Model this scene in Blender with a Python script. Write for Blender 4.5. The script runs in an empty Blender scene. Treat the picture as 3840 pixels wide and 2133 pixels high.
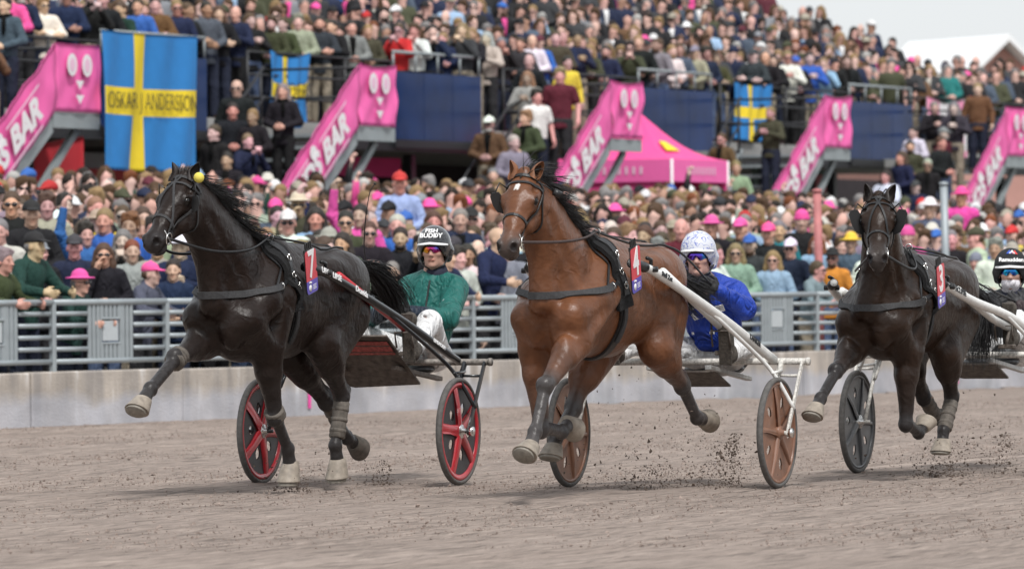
import bpy, math, random
import numpy as np
from mathutils import Vector, Matrix
from mathutils.bvhtree import BVHTree

# ------------------------------------------------------------------ camera, sky, sun, exposure
scene = bpy.context.scene
COL = scene.collection
CAM_H, ROLL, PITCH, FPX = 1.27, 0.009, 0.00101, 21333.0      # 200 mm lens; FPX is the focal length in photo pixels
_r = Vector((math.cos(ROLL), 0, -math.sin(ROLL)))
_f = Vector((0, math.cos(PITCH), math.sin(PITCH)))
_u = _r.cross(_f)
cam_data = bpy.data.cameras.new("camera")
cam = bpy.data.objects.new("camera", cam_data)
COL.objects.link(cam)
cam.matrix_world = Matrix(((_r.x, _u.x, -_f.x, 0), (_r.y, _u.y, -_f.y, 0), (_r.z, _u.z, -_f.z, CAM_H), (0, 0, 0, 1)))
cam_data.lens = 200.0
cam_data.sensor_width = 36.0
cam_data.clip_start = 0.5
cam_data.clip_end = 5000.0
cam_data.dof.use_dof = True
cam_data.dof.focus_distance = 35.6
cam_data.dof.aperture_fstop = 4.8
scene.camera = cam

SUN_EL, SUN_AZ = math.radians(55), math.radians(163)        # azimuth clockwise from +Y: behind the camera, a little to its right
sun_dir = Vector((math.sin(SUN_AZ) * math.cos(SUN_EL), math.cos(SUN_AZ) * math.cos(SUN_EL), math.sin(SUN_EL)))
world = bpy.data.worlds.new("World")
scene.world = world
world.use_nodes = True
_nt = world.node_tree
_nt.nodes.clear()
_sky = _nt.nodes.new("ShaderNodeTexSky")
_sky.sky_type = 'NISHITA'
_sky.sun_disc = False
_sky.sun_elevation = SUN_EL
_sky.sun_rotation = SUN_AZ
_sky.air_density = 1.0
_sky.dust_density = 3.0
_mul = _nt.nodes.new("ShaderNodeMix"); _mul.data_type = 'RGBA'; _mul.blend_type = 'MIX'
_mul.inputs[0].default_value = 0.80                          # a thin, even layer of white cloud over the blue
_mul.inputs[7].default_value = (8.15, 8.4, 8.6, 1)
_bg = _nt.nodes.new("ShaderNodeBackground"); _bg.inputs[1].default_value = 0.060
_out = _nt.nodes.new("ShaderNodeOutputWorld")
_nt.links.new(_sky.outputs[0], _mul.inputs[6])
_nt.links.new(_mul.outputs[2], _bg.inputs[0])
_nt.links.new(_bg.outputs[0], _out.inputs[0])
sun_data = bpy.data.lights.new("sun", 'SUN')
sun_data.energy = 1.5
sun_data.angle = math.radians(10)
sun_data.color = (1.0, 0.975, 0.945)
sun = bpy.data.objects.new("sun", sun_data)
COL.objects.link(sun)
sun.rotation_euler = sun_dir.to_track_quat('Z', 'Y').to_euler()
scene.view_settings.view_transform = 'Standard'
scene.view_settings.look = 'None'
scene.view_settings.exposure = 0.98
scene.view_settings.gamma = 1.0
scene.view_settings.use_curve_mapping = False
scene.render.engine = 'CYCLES'
scene.cycles.use_denoising = True
scene.cycles.max_bounces = 5
scene.cycles.diffuse_bounces = 2
scene.cycles.glossy_bounces = 2
scene.cycles.transmission_bounces = 3
scene.cycles.transparent_max_bounces = 6
scene.cycles.caustics_reflective = False
scene.cycles.caustics_refractive = False

# ------------------------------------------------------------------ helpers
CAM = Vector((0, 0, CAM_H))


def ray(px, py):
    """direction of the photo pixel (3840 wide), normalised to unit depth"""
    d = _f + _r * ((px - 1920) / FPX) + _u * ((1066.5 - py) / FPX)
    return d / d.y


def at_depth(px, py, y):
    return CAM + ray(px, py) * y


def at_height(px, py, z=0.0):
    d = ray(px, py)
    return CAM + d * ((z - CAM_H) / d.z)


def to_px(p):
    q = Vector(p) - CAM
    z = q.dot(_f)
    return 1920 + FPX * q.dot(_r) / z, 1066.5 - FPX * q.dot(_u) / z


def V(*a):
    return Vector(a if len(a) > 1 else a[0])


def tag(o, label=None, cat=None, group=None, kind=None):
    if label: o["label"] = label
    if cat: o["category"] = cat
    if group: o["group"] = group
    if kind: o["kind"] = kind
    return o


def empty(name, loc=(0, 0, 0), rz=0.0, parent=None):
    o = bpy.data.objects.new(name, None)
    COL.objects.link(o)
    o.empty_display_size = 0.2
    o.location = loc
    o.rotation_euler = (0, 0, rz)
    if parent: o.parent = parent
    return o


def mesh_np(name, v, faces_q=None, smooth=True, col=None):
    """mesh from numpy arrays; faces_q is (n,4) or (n,3)"""
    me = bpy.data.meshes.new(name)
    v = np.asarray(v, np.float32)
    fq = np.asarray(faces_q, np.int32)
    n, k = fq.shape
    me.vertices.add(len(v))
    me.vertices.foreach_set("co", v.ravel())
    me.loops.add(n * k)
    me.loops.foreach_set("vertex_index", fq.ravel())
    me.polygons.add(n)
    me.polygons.foreach_set("loop_start", np.arange(0, n * k, k, dtype=np.int32))
    me.polygons.foreach_set("use_smooth", np.full(n, smooth))
    me.update(calc_edges=True)
    if col is not None:
        a = me.color_attributes.new("tint", 'FLOAT_COLOR', 'POINT')
        c = np.ones((len(v), 4), np.float32)
        c[:, :3] = col
        a.data.foreach_set("color", c.ravel())
    return me


def obj(name, me, mat=None, parent=None, color=None):
    o = bpy.data.objects.new(name, me)
    COL.objects.link(o)
    if mat is not None and len(me.materials) == 0:
        me.materials.append(mat)
    if parent is not None: o.parent = parent
    if color is not None: o.color = (*color[:3], 1)
    return o


def spline(pts, n):
    """Catmull-Rom through pts, n samples"""
    P = [np.array(p, float) for p in pts]
    P = [2 * P[0] - P[1]] + P + [2 * P[-1] - P[-2]]
    m = len(P) - 3
    out = []
    for i in range(n):
        t = i / (n - 1) * m
        j = min(int(t), m - 1)
        t -= j
        a, b, c, d = P[j:j + 4]
        out.append(0.5 * ((2 * b) + (c - a) * t + (2 * a - 5 * b + 4 * c - d) * t * t + (3 * b - a - 3 * c + d) * t ** 3))
    return [Vector(q) for q in out]


class MB:
    """collects shapes into ONE mesh"""
    def __init__(s):
        s.v, s.f, s.sm = [], [], []

    def add(s, v, f, smooth=False):
        o = len(s.v)
        s.v += [tuple(p) for p in v]
        s.f += [tuple(i + o for i in q) for q in f]
        s.sm += [smooth] * len(f)
        return s

    def box(s, c, size, R=None, bev=0.0):
        x, y, z = [d / 2 for d in size]
        c = Vector(c)
        if bev <= 0:
            P = [Vector((sx * x, sy * y, sz * z)) for sx in (-1, 1) for sy in (-1, 1) for sz in (-1, 1)]
            F = [(0, 1, 3, 2), (4, 6, 7, 5), (0, 4, 5, 1), (2, 3, 7, 6), (0, 2, 6, 4), (1, 5, 7, 3)]
        else:
            b = min(bev, x * .49, y * .49, z * .49)
            P, idx = [], {}
            for sx in (-1, 1):
                for sy in (-1, 1):
                    for sz in (-1, 1):
                        idx[(sx, sy, sz)] = len(P)
                        P += [Vector((sx * x, sy * (y - b), sz * (z - b))), Vector((sx * (x - b), sy * y, sz * (z - b))), Vector((sx * (x - b), sy * (y - b), sz * z))]
            F = []
            for sg in (-1, 1):
                q = [(sg, -1, -1), (sg, 1, -1), (sg, 1, 1), (sg, -1, 1)]
                F.append([idx[k] for k in (q if sg > 0 else q[::-1])])
                q = [(-1, sg, -1), (1, sg, -1), (1, sg, 1), (-1, sg, 1)]
                F.append([idx[k] + 1 for k in (q[::-1] if sg > 0 else q)])
                q = [(-1, -1, sg), (1, -1, sg), (1, 1, sg), (-1, 1, sg)]
                F.append([idx[k] + 2 for k in (q if sg > 0 else q[::-1])])
            for a in (-1, 1):
                for b2 in (-1, 1):
                    e = [(a, b2, -1), (a, b2, 1)]
                    q = [idx[e[0]], idx[e[0]] + 1, idx[e[1]] + 1, idx[e[1]]]
                    F.append(q if a * b2 > 0 else q[::-1])
                    e = [(a, -1, b2), (a, 1, b2)]
                    q = [idx[e[0]], idx[e[1]], idx[e[1]] + 2, idx[e[0]] + 2]
                    F.append(q if a * b2 > 0 else q[::-1])
                    e = [(-1, a, b2), (1, a, b2)]
                    q = [idx[e[0]] + 1, idx[e[0]] + 2, idx[e[1]] + 2, idx[e[1]] + 1]
                    F.append(q if a * b2 > 0 else q[::-1])
                    for c2 in (-1, 1):
                        i = idx[(a, b2, c2)]
                        t = [i, i + 1, i + 2]
                        F.append(t if a * b2 * c2 > 0 else t[::-1])
        if R is not None: P = [R @ p for p in P]
        return s.add([p + c for p in P], F)

    def bar(s, a, b, w, h, up=(0, 0, 1), bev=0.0):
        """box from a to b; w along the side axis, h along up"""
        a, b = Vector(a), Vector(b)
        d = b - a
        L = d.length
        x = d.normalized()
        z = Vector(up); z = (z - x * z.dot(x)).normalized()
        y = z.cross(x)
        R = Matrix((x, y, z)).transposed()
        return s.box((a + b) / 2, (L, w, h), R, bev)

    def tube(s, pts, r, n=8, caps=True, flat=1.0, up=None):
        pts = [Vector(p) for p in pts]
        rs = list(r) if hasattr(r, '__len__') else [r] * len(pts)
        N = len(pts)
        ref = Vector(up) if up is not None else Vector((0.13, 0.21, 0.97))
        verts, faces = [], []
        prev = None
        for i in range(N):
            t = (pts[min(i + 1, N - 1)] - pts[max(i - 1, 0)])
            t = t.normalized() if t.length > 1e-9 else Vector((1, 0, 0))
            if prev is None or up is not None:
                a = ref - t * ref.dot(t)
                if a.length < 1e-3: a = Vector((1, 0, 0)) - t * t.x
            else:
                a = prev - t * prev.dot(t)
            a.normalize(); prev = a
            b = t.cross(a)
            for k in range(n):
                q = 2 * math.pi * k / n
                verts.append(pts[i] + a * (math.cos(q) * rs[i]) + b * (math.sin(q) * rs[i] * flat))
        for i in range(N - 1):
            for k in range(n):
                k2 = (k + 1) % n
                faces.append((i * n + k, i * n + k2, (i + 1) * n + k2, (i + 1) * n + k))
        if caps:
            faces.append(tuple(range(n))[::-1])
            faces.append(tuple(range((N - 1) * n, N * n)))
        return s.add(verts, faces, True)

    def ribbon(s, pts, nrm, w, t=0.004, closed=False):
        """strap lying on a surface: nrm are outward normals"""
        pts = [Vector(p) for p in pts]; nrm = [Vector(p).normalized() for p in nrm]
        N = len(pts)
        ws = list(w) if hasattr(w, '__len__') else [w] * N
        verts, faces = [], []
        for i in range(N):
            if closed: d = pts[(i + 1) % N] - pts[i - 1]
            else: d = pts[min(i + 1, N - 1)] - pts[max(i - 1, 0)]
            sd = d.cross(nrm[i]).normalized() * (ws[i] / 2)
            n = nrm[i] * t
            p = pts[i]
            verts += [p - sd, p - sd * .94 + n, p + sd * .94 + n, p + sd]
        M = N if closed else N - 1
        for i in range(M):
            a, b = i * 4, ((i + 1) % N) * 4
            for k in range(4):
                k2 = (k + 1) % 4
                faces.append((a + k, b + k, b + k2, a + k2))
        if not closed:
            faces += [(0, 1, 2, 3), tuple((N - 1) * 4 + k for k in (3, 2, 1, 0))]
        return s.add(verts, faces, False)

    def lathe(s, prof, n=16, M=None, smooth=True):
        """prof [(r,z)] spun about z"""
        verts, faces = [], []
        for r, z in prof:
            for k in range(n):
                q = 2 * math.pi * k / n
                verts.append(Vector((r * math.cos(q), r * math.sin(q), z)))
        for i in range(len(prof) - 1):
            for k in range(n):
                k2 = (k + 1) % n
                faces.append((i * n + k, i * n + k2, (i + 1) * n + k2, (i + 1) * n + k))
        if prof[0][0] > 1e-6: faces.append(tuple(range(n))[::-1])
        if prof[-1][0] > 1e-6: faces.append(tuple(range((len(prof) - 1) * n, len(prof) * n)))
        if M is not None: verts = [M @ v for v in verts]
        return s.add(verts, faces, smooth)

    def prism(s, poly, t, M=None, smooth=False):
        """polygon [(x,y)] in the xy-plane, thickness t along z (centred)"""
        n = len(poly)
        verts = [Vector((x, y, -t / 2)) for x, y in poly] + [Vector((x, y, t / 2)) for x, y in poly]
        faces = [tuple(range(n))[::-1], tuple(range(n, 2 * n))] + [(i, (i + 1) % n, n + (i + 1) % n, n + i) for i in range(n)]
        if M is not None: verts = [M @ v for v in verts]
        return s.add(verts, faces, smooth)

    def ring(s, c, nrm, R, r, n=18, m=6):
        c = Vector(c); nrm = Vector(nrm).normalized()
        a = nrm.orthogonal().normalized(); b = nrm.cross(a)
        verts, faces = [], []
        for i in range(n):
            q = 2 * math.pi * i / n
            d = a * math.cos(q) + b * math.sin(q)
            for k in range(m):
                w = 2 * math.pi * k / m
                verts.append(c + d * (R + r * math.cos(w)) + nrm * (r * math.sin(w)))
        for i in range(n):
            for k in range(m):
                i2, k2 = (i + 1) % n, (k + 1) % m
                faces.append((i * m + k, i2 * m + k, i2 * m + k2, i * m + k2))
        return s.add(verts, faces, True)

    def ball(s, c, r, n=12, m=8, R=None):
        r = r if hasattr(r, '__len__') else (r, r, r)
        verts, faces = [], []
        for i in range(m + 1):
            p = math.pi * i / m
            for k in range(n):
                q = 2 * math.pi * k / n
                d = Vector((math.sin(p) * math.cos(q) * r[0], math.sin(p) * math.sin(q) * r[1], math.cos(p) * r[2]))
                verts.append(Vector(c) + (R @ d if R is not None else d))
        for i in range(m):
            for k in range(n):
                k2 = (k + 1) % n
                faces.append((i * n + k, (i + 1) * n + k, (i + 1) * n + k2, i * n + k2))
        return s.add(verts, faces, True)

    def mesh(s, name):
        me = bpy.data.meshes.new(name)
        me.from_pydata(s.v, [], s.f)
        me.polygons.foreach_set("use_smooth", s.sm)
        me.update()
        return me

    def build(s, name, mat, parent=None, color=None):
        return obj(name, s.mesh(name), mat, parent, color)


class SDF:
    """smooth union of round cones and ellipsoids on a grid, meshed with surface nets"""
    def __init__(s, lo, hi, h):
        s.lo = np.array(lo, np.float32); s.h = h
        s.n = np.ceil((np.array(hi) - s.lo) / h).astype(int) + 1
        s.D = np.full(s.n, 0.5, np.float32)
        s.C = np.zeros((*s.n, 3), np.float32)

    def _grid(s, lo, hi):
        i0 = np.clip(np.floor((np.array(lo) - s.lo) / s.h).astype(int), 0, s.n - 1)
        i1 = np.clip(np.ceil((np.array(hi) - s.lo) / s.h).astype(int) + 1, 1, s.n)
        if (i1 <= i0).any(): return None
        ax = [s.lo[k] + s.h * np.arange(i0[k], i1[k], dtype=np.float32) for k in range(3)]
        return tuple(slice(a, b) for a, b in zip(i0, i1)), ax

    def _mix(s, sl, d, k, col, sub):
        D = s.D[sl]
        if sub:
            h = np.clip(.5 - .5 * (D + d) / k, 0, 1)
            s.D[sl] = D * (1 - h) - d * h + k * h * (1 - h)
            if col is not None:
                w = h[..., None]; s.C[sl] = s.C[sl] * (1 - w) + np.array(col, np.float32) * w
        else:
            h = np.clip(.5 + .5 * (D - d) / k, 0, 1)
            s.D[sl] = D * (1 - h) + d * h - k * h * (1 - h)
            if col is not None:
                w = h[..., None]; s.C[sl] = s.C[sl] * (1 - w) + np.array(col, np.float32) * w

    def cone(s, a, b, ra, rb, k=.03, col=None, sc=(1, 1, 1), sub=False):
        a = np.array(a, np.float32); b = np.array(b, np.float32); sc = np.array(sc, np.float32)
        m = max(ra, rb) * max(1, sc.max()) + k + .02
        g = s._grid(np.minimum(a, b) - m, np.maximum(a, b) + m)
        if g is None: return s
        sl, (X, Y, Z) = g
        X = (X / sc[0])[:, None, None]; Y = (Y / sc[1])[None, :, None]; Z = (Z / sc[2])[None, None, :]
        a = a / sc; b = b / sc; ba = b - a
        L = max(float(ba @ ba), 1e-9)
        px, py, pz = X - a[0], Y - a[1], Z - a[2]
        t = np.clip((px * ba[0] + py * ba[1] + pz * ba[2]) / L, 0, 1)
        d = np.sqrt((px - t * ba[0]) ** 2 + (py - t * ba[1]) ** 2 + (pz - t * ba[2]) ** 2) - (ra + (rb - ra) * t)
        s._mix(sl, (d * sc.min()).astype(np.float32), k, col, sub)
        return s

    def ell(s, c, r, R=None, k=.03, col=None, sub=False):
        c = np.array(c, np.float32); r = np.array(r, np.float32)
        m = r.max() + k + .02
        g = s._grid(c - m, c + m)
        if g is None: return s
        sl, (X, Y, Z) = g
        px, py, pz = (X - c[0])[:, None, None], (Y - c[1])[None, :, None], (Z - c[2])[None, None, :]
        if R is None: q = (px, py, pz)
        else: q = tuple(px * R[i][0] + py * R[i][1] + pz * R[i][2] for i in range(3))
        k0 = np.sqrt((q[0] / r[0]) ** 2 + (q[1] / r[1]) ** 2 + (q[2] / r[2]) ** 2)
        k1 = np.sqrt((q[0] / r[0] ** 2) ** 2 + (q[1] / r[1] ** 2) ** 2 + (q[2] / r[2] ** 2) ** 2) + 1e-6
        s._mix(sl, (k0 * (k0 - 1) / k1).astype(np.float32), k, col, sub)
        return s

    def chain(s, pts, rs, k=.03, col=None, sc=(1, 1, 1)):
        for i in range(len(pts) - 1):
            s.cone(pts[i], pts[i + 1], rs[i], rs[i + 1], k, col, sc)
        return s

    def arrays(s, smooth=2):
        D = s.D
        S = D < 0
        nx, ny, nz = D.shape
        cnt = np.zeros((nx - 1, ny - 1, nz - 1), np.int8)
        for a in (0, 1):
            for b in (0, 1):
                for c in (0, 1):
                    cnt += S[a:nx - 1 + a, b:ny - 1 + b, c:nz - 1 + c]
        act = (cnt > 0) & (cnt < 8)
        I = np.argwhere(act)
        idx = np.full(act.shape, -1, np.int32)
        idx[tuple(I.T)] = np.arange(len(I))
        co = [(a, b, c) for a in (0, 1) for b in (0, 1) for c in (0, 1)]
        val = np.stack([D[I[:, 0] + a, I[:, 1] + b, I[:, 2] + c] for a, b, c in co], 1)
        pos = np.zeros((len(I), 3)); num = np.zeros(len(I))
        for i, p in enumerate(co):
            for ax in range(3):
                if p[ax] == 0:
                    q = list(p); q[ax] = 1
                    j = co.index(tuple(q))
                    m = (val[:, i] < 0) != (val[:, j] < 0)
                    t = val[m, i] / (val[m, i] - val[m, j])
                    add = np.repeat(np.array([p], float), m.sum(), 0); add[:, ax] += t
                    pos[m] += add; num[m] += 1
        v = (I + pos / num[:, None]) * s.h + s.lo
        colr = np.mean([s.C[I[:, 0] + a, I[:, 1] + b, I[:, 2] + c] for a, b, c in co], 0)
        F = []
        for ax in range(3):
            sl0 = [slice(None)] * 3; sl1 = [slice(None)] * 3
            sl0[ax] = slice(0, -1); sl1[ax] = slice(1, None)
            A, B = S[tuple(sl0)], S[tuple(sl1)]
            E = np.argwhere(A != B)
            o1, o2 = [(1, 2), (2, 0), (0, 1)][ax]
            ok = (E[:, o1] > 0) & (E[:, o2] > 0) & (E[:, o1] < D.shape[o1] - 1) & (E[:, o2] < D.shape[o2] - 1)
            E = E[ok]
            neg = A[tuple(E.T)]
            q = []
            for d1, d2 in ((-1, -1), (0, -1), (0, 0), (-1, 0)):
                G = E.copy(); G[:, o1] += d1; G[:, o2] += d2
                q.append(idx[tuple(G.T)])
            q = np.stack(q, 1)
            q[~neg] = q[~neg][:, ::-1]
            F.append(q)
        F = np.concatenate(F)
        F = F[(F >= 0).all(1)]
        for _ in range(smooth):
            acc = np.zeros_like(v); w = np.zeros(len(v))
            for a, b in ((0, 1), (1, 2), (2, 3), (3, 0)):
                np.add.at(acc, F[:, a], v[F[:, b]]); np.add.at(w, F[:, a], 1)
                np.add.at(acc, F[:, b], v[F[:, a]]); np.add.at(w, F[:, b], 1)
            v = v * .5 + .5 * acc / np.maximum(w, 1)[:, None]
        return v.astype(np.float32), F.astype(np.int32), colr

    def mesh(s, name, smooth=2):
        v, F, c = s.arrays(smooth)
        return mesh_np(name, v, F, True, c)


# ------------------------------------------------------------------ materials
MAT = {}


def material(name, color=(.5, .5, .5), rough=.6, metal=0.0, source='flat', noise=0.0, nscale=20.0, bump=0.0, bscale=200.0,
             sheen=0.0, coat=0.0, spec=0.5, tint=None):
    """source: flat | tint (vertex colour of the thing) | object (object colour) | object*tint"""
    if name in MAT: return MAT[name]
    m = bpy.data.materials.new(name); m.use_nodes = True
    nt = m.node_tree; N = nt.nodes; L = nt.links
    b = N["Principled BSDF"]
    b.inputs["Roughness"].default_value = rough
    b.inputs["Metallic"].default_value = metal
    b.inputs["Specular IOR Level"].default_value = spec
    b.inputs["Base Color"].default_value = (*color, 1)
    if sheen: b.inputs["Sheen Weight"].default_value = sheen; b.inputs["Sheen Roughness"].default_value = .4
    if coat: b.inputs["Coat Weight"].default_value = coat; b.inputs["Coat Roughness"].default_value = .08
    out = None
    if source in ('tint', 'object*tint'):
        a = N.new("ShaderNodeAttribute"); a.attribute_name = "tint"; out = a.outputs["Color"]
    if source in ('object', 'object*tint'):
        oi = N.new("ShaderNodeObjectInfo")
        if out is not None:
            mx = N.new("ShaderNodeMix"); mx.data_type = 'RGBA'; mx.blend_type = 'MULTIPLY'; mx.inputs[0].default_value = 1
            L.new(out, mx.inputs[6]); L.new(oi.outputs["Color"], mx.inputs[7]); out = mx.outputs[2]
        else: out = oi.outputs["Color"]
    tc = N.new("ShaderNodeTexCoord")
    if noise > 0:
        nz = N.new("ShaderNodeTexNoise"); nz.inputs["Scale"].default_value = nscale; nz.inputs["Detail"].default_value = 5
        L.new(tc.outputs["Object"], nz.inputs["Vector"])
        mr = N.new("ShaderNodeMapRange"); mr.inputs[1].default_value = .25; mr.inputs[2].default_value = .75
        mr.inputs[3].default_value = 1 - noise; mr.inputs[4].default_value = 1 + noise
        L.new(nz.outputs[0], mr.inputs[0])
        mx = N.new("ShaderNodeMix"); mx.data_type = 'RGBA'; mx.blend_type = 'MULTIPLY'; mx.inputs[0].default_value = 1
        if out is None: mx.inputs[6].default_value = (*color, 1)
        else: L.new(out, mx.inputs[6])
        L.new(mr.outputs[0], mx.inputs[7]); out = mx.outputs[2]
    if out is not None: L.new(out, b.inputs["Base Color"])
    if bump > 0:
        nz = N.new("ShaderNodeTexNoise"); nz.inputs["Scale"].default_value = bscale; nz.inputs["Detail"].default_value = 3
        L.new(tc.outputs["Object"], nz.inputs["Vector"])
        bp = N.new("ShaderNodeBump"); bp.inputs["Strength"].default_value = bump; bp.inputs["Distance"].default_value = .01
        L.new(nz.outputs[0], bp.inputs["Height"]); L.new(bp.outputs[0], b.inputs["Normal"])
    MAT[name] = m
    return m


rnd = random.Random(7)
nrs = np.random.RandomState(11)
# ------------------------------------------------------------------ track, wall, fence
def track_material():
    m = bpy.data.materials.new("raked track sand"); m.use_nodes = True
    nt = m.node_tree; N = nt.nodes; L = nt.links; b = N["Principled BSDF"]
    b.inputs["Roughness"].default_value = .95; b.inputs["Specular IOR Level"].default_value = .15
    tc = N.new("ShaderNodeTexCoord")
    def noise(scale, detail=4, vec=None, rough=.6):
        n = N.new("ShaderNodeTexNoise"); n.inputs["Scale"].default_value = scale; n.inputs["Detail"].default_value = detail; n.inputs["Roughness"].default_value = rough
        L.new(vec or tc.outputs["Object"], n.inputs["Vector"]); return n.outputs[0]
    def along(across, length):                                       # stretched along the course, for harrow streaks and for shade painted among small lumps
        mp = N.new("ShaderNodeMapping"); mp.vector_type = 'TEXTURE'
        mp.inputs["Rotation"].default_value = (0, 0, math.radians(-29)); mp.inputs["Scale"].default_value = (across, length, 1)
        L.new(tc.outputs["Object"], mp.inputs["Vector"]); return mp.outputs[0]
    streak = noise(1.0, 6, along(.42, 16), .7)
    fine = noise(1.0, 4, along(.022, .40), .7)
    speck_shade = noise(1.0, 3, along(.040, .75), .6)
    pale = noise(1.0, 2, along(.16, 30), .5)
    big = noise(.35, 3)
    cr = N.new("ShaderNodeValToRGB"); L.new(streak, cr.inputs[0])
    e = cr.color_ramp.elements
    e[0].position, e[0].color = .30, (.268, .217, .186, 1); e[1].position, e[1].color = .72, (.338, .280, .244, 1)
    def mult(a, fac, lo, hi, p0=.3, p1=.7):
        r = N.new("ShaderNodeMapRange"); r.inputs[1].default_value = p0; r.inputs[2].default_value = p1; r.inputs[3].default_value = lo; r.inputs[4].default_value = hi
        L.new(fac, r.inputs[0])
        x = N.new("ShaderNodeMix"); x.data_type = 'RGBA'; x.blend_type = 'MULTIPLY'; x.inputs[0].default_value = 1
        L.new(a, x.inputs[6]); L.new(r.outputs[0], x.inputs[7]); return x.outputs[2]
    c = mult(cr.outputs[0], fine, .56, 1.40)  # fine light and dark grain painted in for the shade between sand bumps
    c = mult(c, pale, 1.0, 1.22, .62, .70)
    c = mult(c, speck_shade, .60, 1.06, .33, .50)  # dark specks in the colour stand for small shadows of unmodelled lumps
    c = mult(c, big, .90, 1.08)
    L.new(c, b.inputs["Base Color"])
    ad = N.new("ShaderNodeMath"); ad.operation = 'ADD'; L.new(fine, ad.inputs[0]); L.new(speck_shade, ad.inputs[1])
    bp = N.new("ShaderNodeBump"); bp.inputs["Strength"].default_value = .9; bp.inputs["Distance"].default_value = .03
    L.new(ad.outputs[0], bp.inputs["Height"]); L.new(bp.outputs[0], b.inputs["Normal"])
    return m


M_TRACK = track_material()
W0, W1 = Vector((-4.916, 54.49, 0)), Vector((6.435, 71.63, 0))
DW = (W1 - W0).normalized(); NW = Vector((DW.y, -DW.x, 0))           # NW points to the track side
if NW.dot(-W0) < 0: NW = -NW
SA = math.radians(26.5)
DS = Vector((math.sin(SA), math.cos(SA), 0)); NS = Vector((math.cos(SA), -math.sin(SA), 0))
S0 = Vector((-5.730, 79.0, 0))


def SP(s, n, z):
    """stand coordinates: s along the front, n towards the track, z up"""
    p = S0 + DS * s + NS * n
    return Vector((p.x, p.y, z))


def WP(s, n, z):
    p = W0 + DW * s + NW * n
    return Vector((p.x, p.y, z))


# ground sheet to the horizon, a little below everything else
o = MB().add([(-900, -60, -.06), (900, -60, -.06), (900, 2500, -.06), (-900, 2500, -.06)], [(0, 1, 2, 3)]).build("ground", material("far ground", (.22, .21, .18), .95, noise=.2, nscale=.2))
tag(o, kind='structure')


def build_track():
    # gently uneven sheet: ridges left by the harrow run along the course
    xs = np.concatenate([np.linspace(-40, -9, 12), np.linspace(-8.5, 8.5, 150), np.linspace(9, 40, 12)])
    ys = np.concatenate([np.linspace(-20, 26, 8), np.linspace(26.5, 62, 330), np.linspace(63, 110, 20)])
    X, Y = np.meshgrid(xs, ys)
    a = math.radians(29)
    t = X * math.cos(a) - Y * math.sin(a)
    al = X * math.sin(a) + Y * math.cos(a)
    rs = np.random.RandomState(3)
    Z = .006 * np.sin(t * 2 * math.pi / .36 + .6 * np.sin(al * .21)) + .008 * np.sin(t * 2.1 + 1.3 * np.sin(al * .13)) + rs.normal(0, .0028, X.shape)
    v = np.stack([X, Y, Z], 2).reshape(-1, 3)
    nx = len(xs)
    i = (np.arange(len(ys) - 1)[:, None] * nx + np.arange(nx - 1)[None, :]).ravel()
    F = np.stack([i, i + 1, i + nx + 1, i + nx], 1)
    # keep only the track side of the wall
    c = v[F].mean(1)
    keep = ((c - np.array(tuple(W0))) @ np.array(tuple(NW))) > -.25
    o = obj("track", mesh_np("track", v, F[keep], True), M_TRACK)
    tag(o, kind='structure')


build_track()

M_CLOD = material("damp clods", (.27, .215, .185), .95, source='flat', noise=.5, nscale=25)


def clods(name, label, pts, sizes, rs, mat=None):
    """small lumps, all one mass"""
    base = np.array([(1, 0, 0), (-.5, .87, 0), (-.5, -.87, 0), (0, 0, .9), (.1, .1, -.7)], float)
    F0 = np.array([(0, 1, 3), (1, 2, 3), (2, 0, 3), (1, 0, 4), (2, 1, 4), (0, 2, 4)])
    n = len(pts)
    V = (base[None] + rs.normal(0, .32, (n, 5, 3))) * rs.uniform(.6, 1.4, (n, 1, 3))
    q = rs.uniform(0, 6.28, n); c, s = np.cos(q), np.sin(q)
    x = V[..., 0] * c[:, None] - V[..., 1] * s[:, None]; y = V[..., 0] * s[:, None] + V[..., 1] * c[:, None]
    V = np.stack([x, y, V[..., 2]], 2) * np.array(sizes)[:, None, None] + np.array(pts)[:, None, :]
    F = (F0[None] + (np.arange(n) * 5)[:, None, None]).reshape(-1, 3)
    o = obj(name, mesh_np(name, V.reshape(-1, 3), F, False), mat or M_CLOD)
    tag(o, label, "dirt", kind='stuff')
    return o


def ground_clods():
    rs = np.random.RandomState(21)
    n = 62000
    Y = 28 + 36 * rs.uniform(0, 1, n) ** .9
    X = (rs.uniform(-1, 1, n)) * .095 * Y
    a = math.radians(22)
    t = X * math.cos(a) - Y * math.sin(a)
    dens = .68 + .22 * np.sin(t * 3.1) * np.sin(t * .9 + 1)
    k = (rs.uniform(0, 1, n) < dens) & (((X - W0.x) * NW.x + (Y - W0.y) * NW.y) > .25)
    X, Y = X[k], Y[k]
    sz = rs.lognormal(math.log(.0047), .40, len(X)).clip(.003, .026)
    clods("track_grit", "loose brown grit and small clods lying all over the track", np.stack([X, Y, sz * .3], 1), sz, rs)


ground_clods()

M_CONC = bpy.data.materials.new("stained concrete")
M_CONC.use_nodes = True


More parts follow.
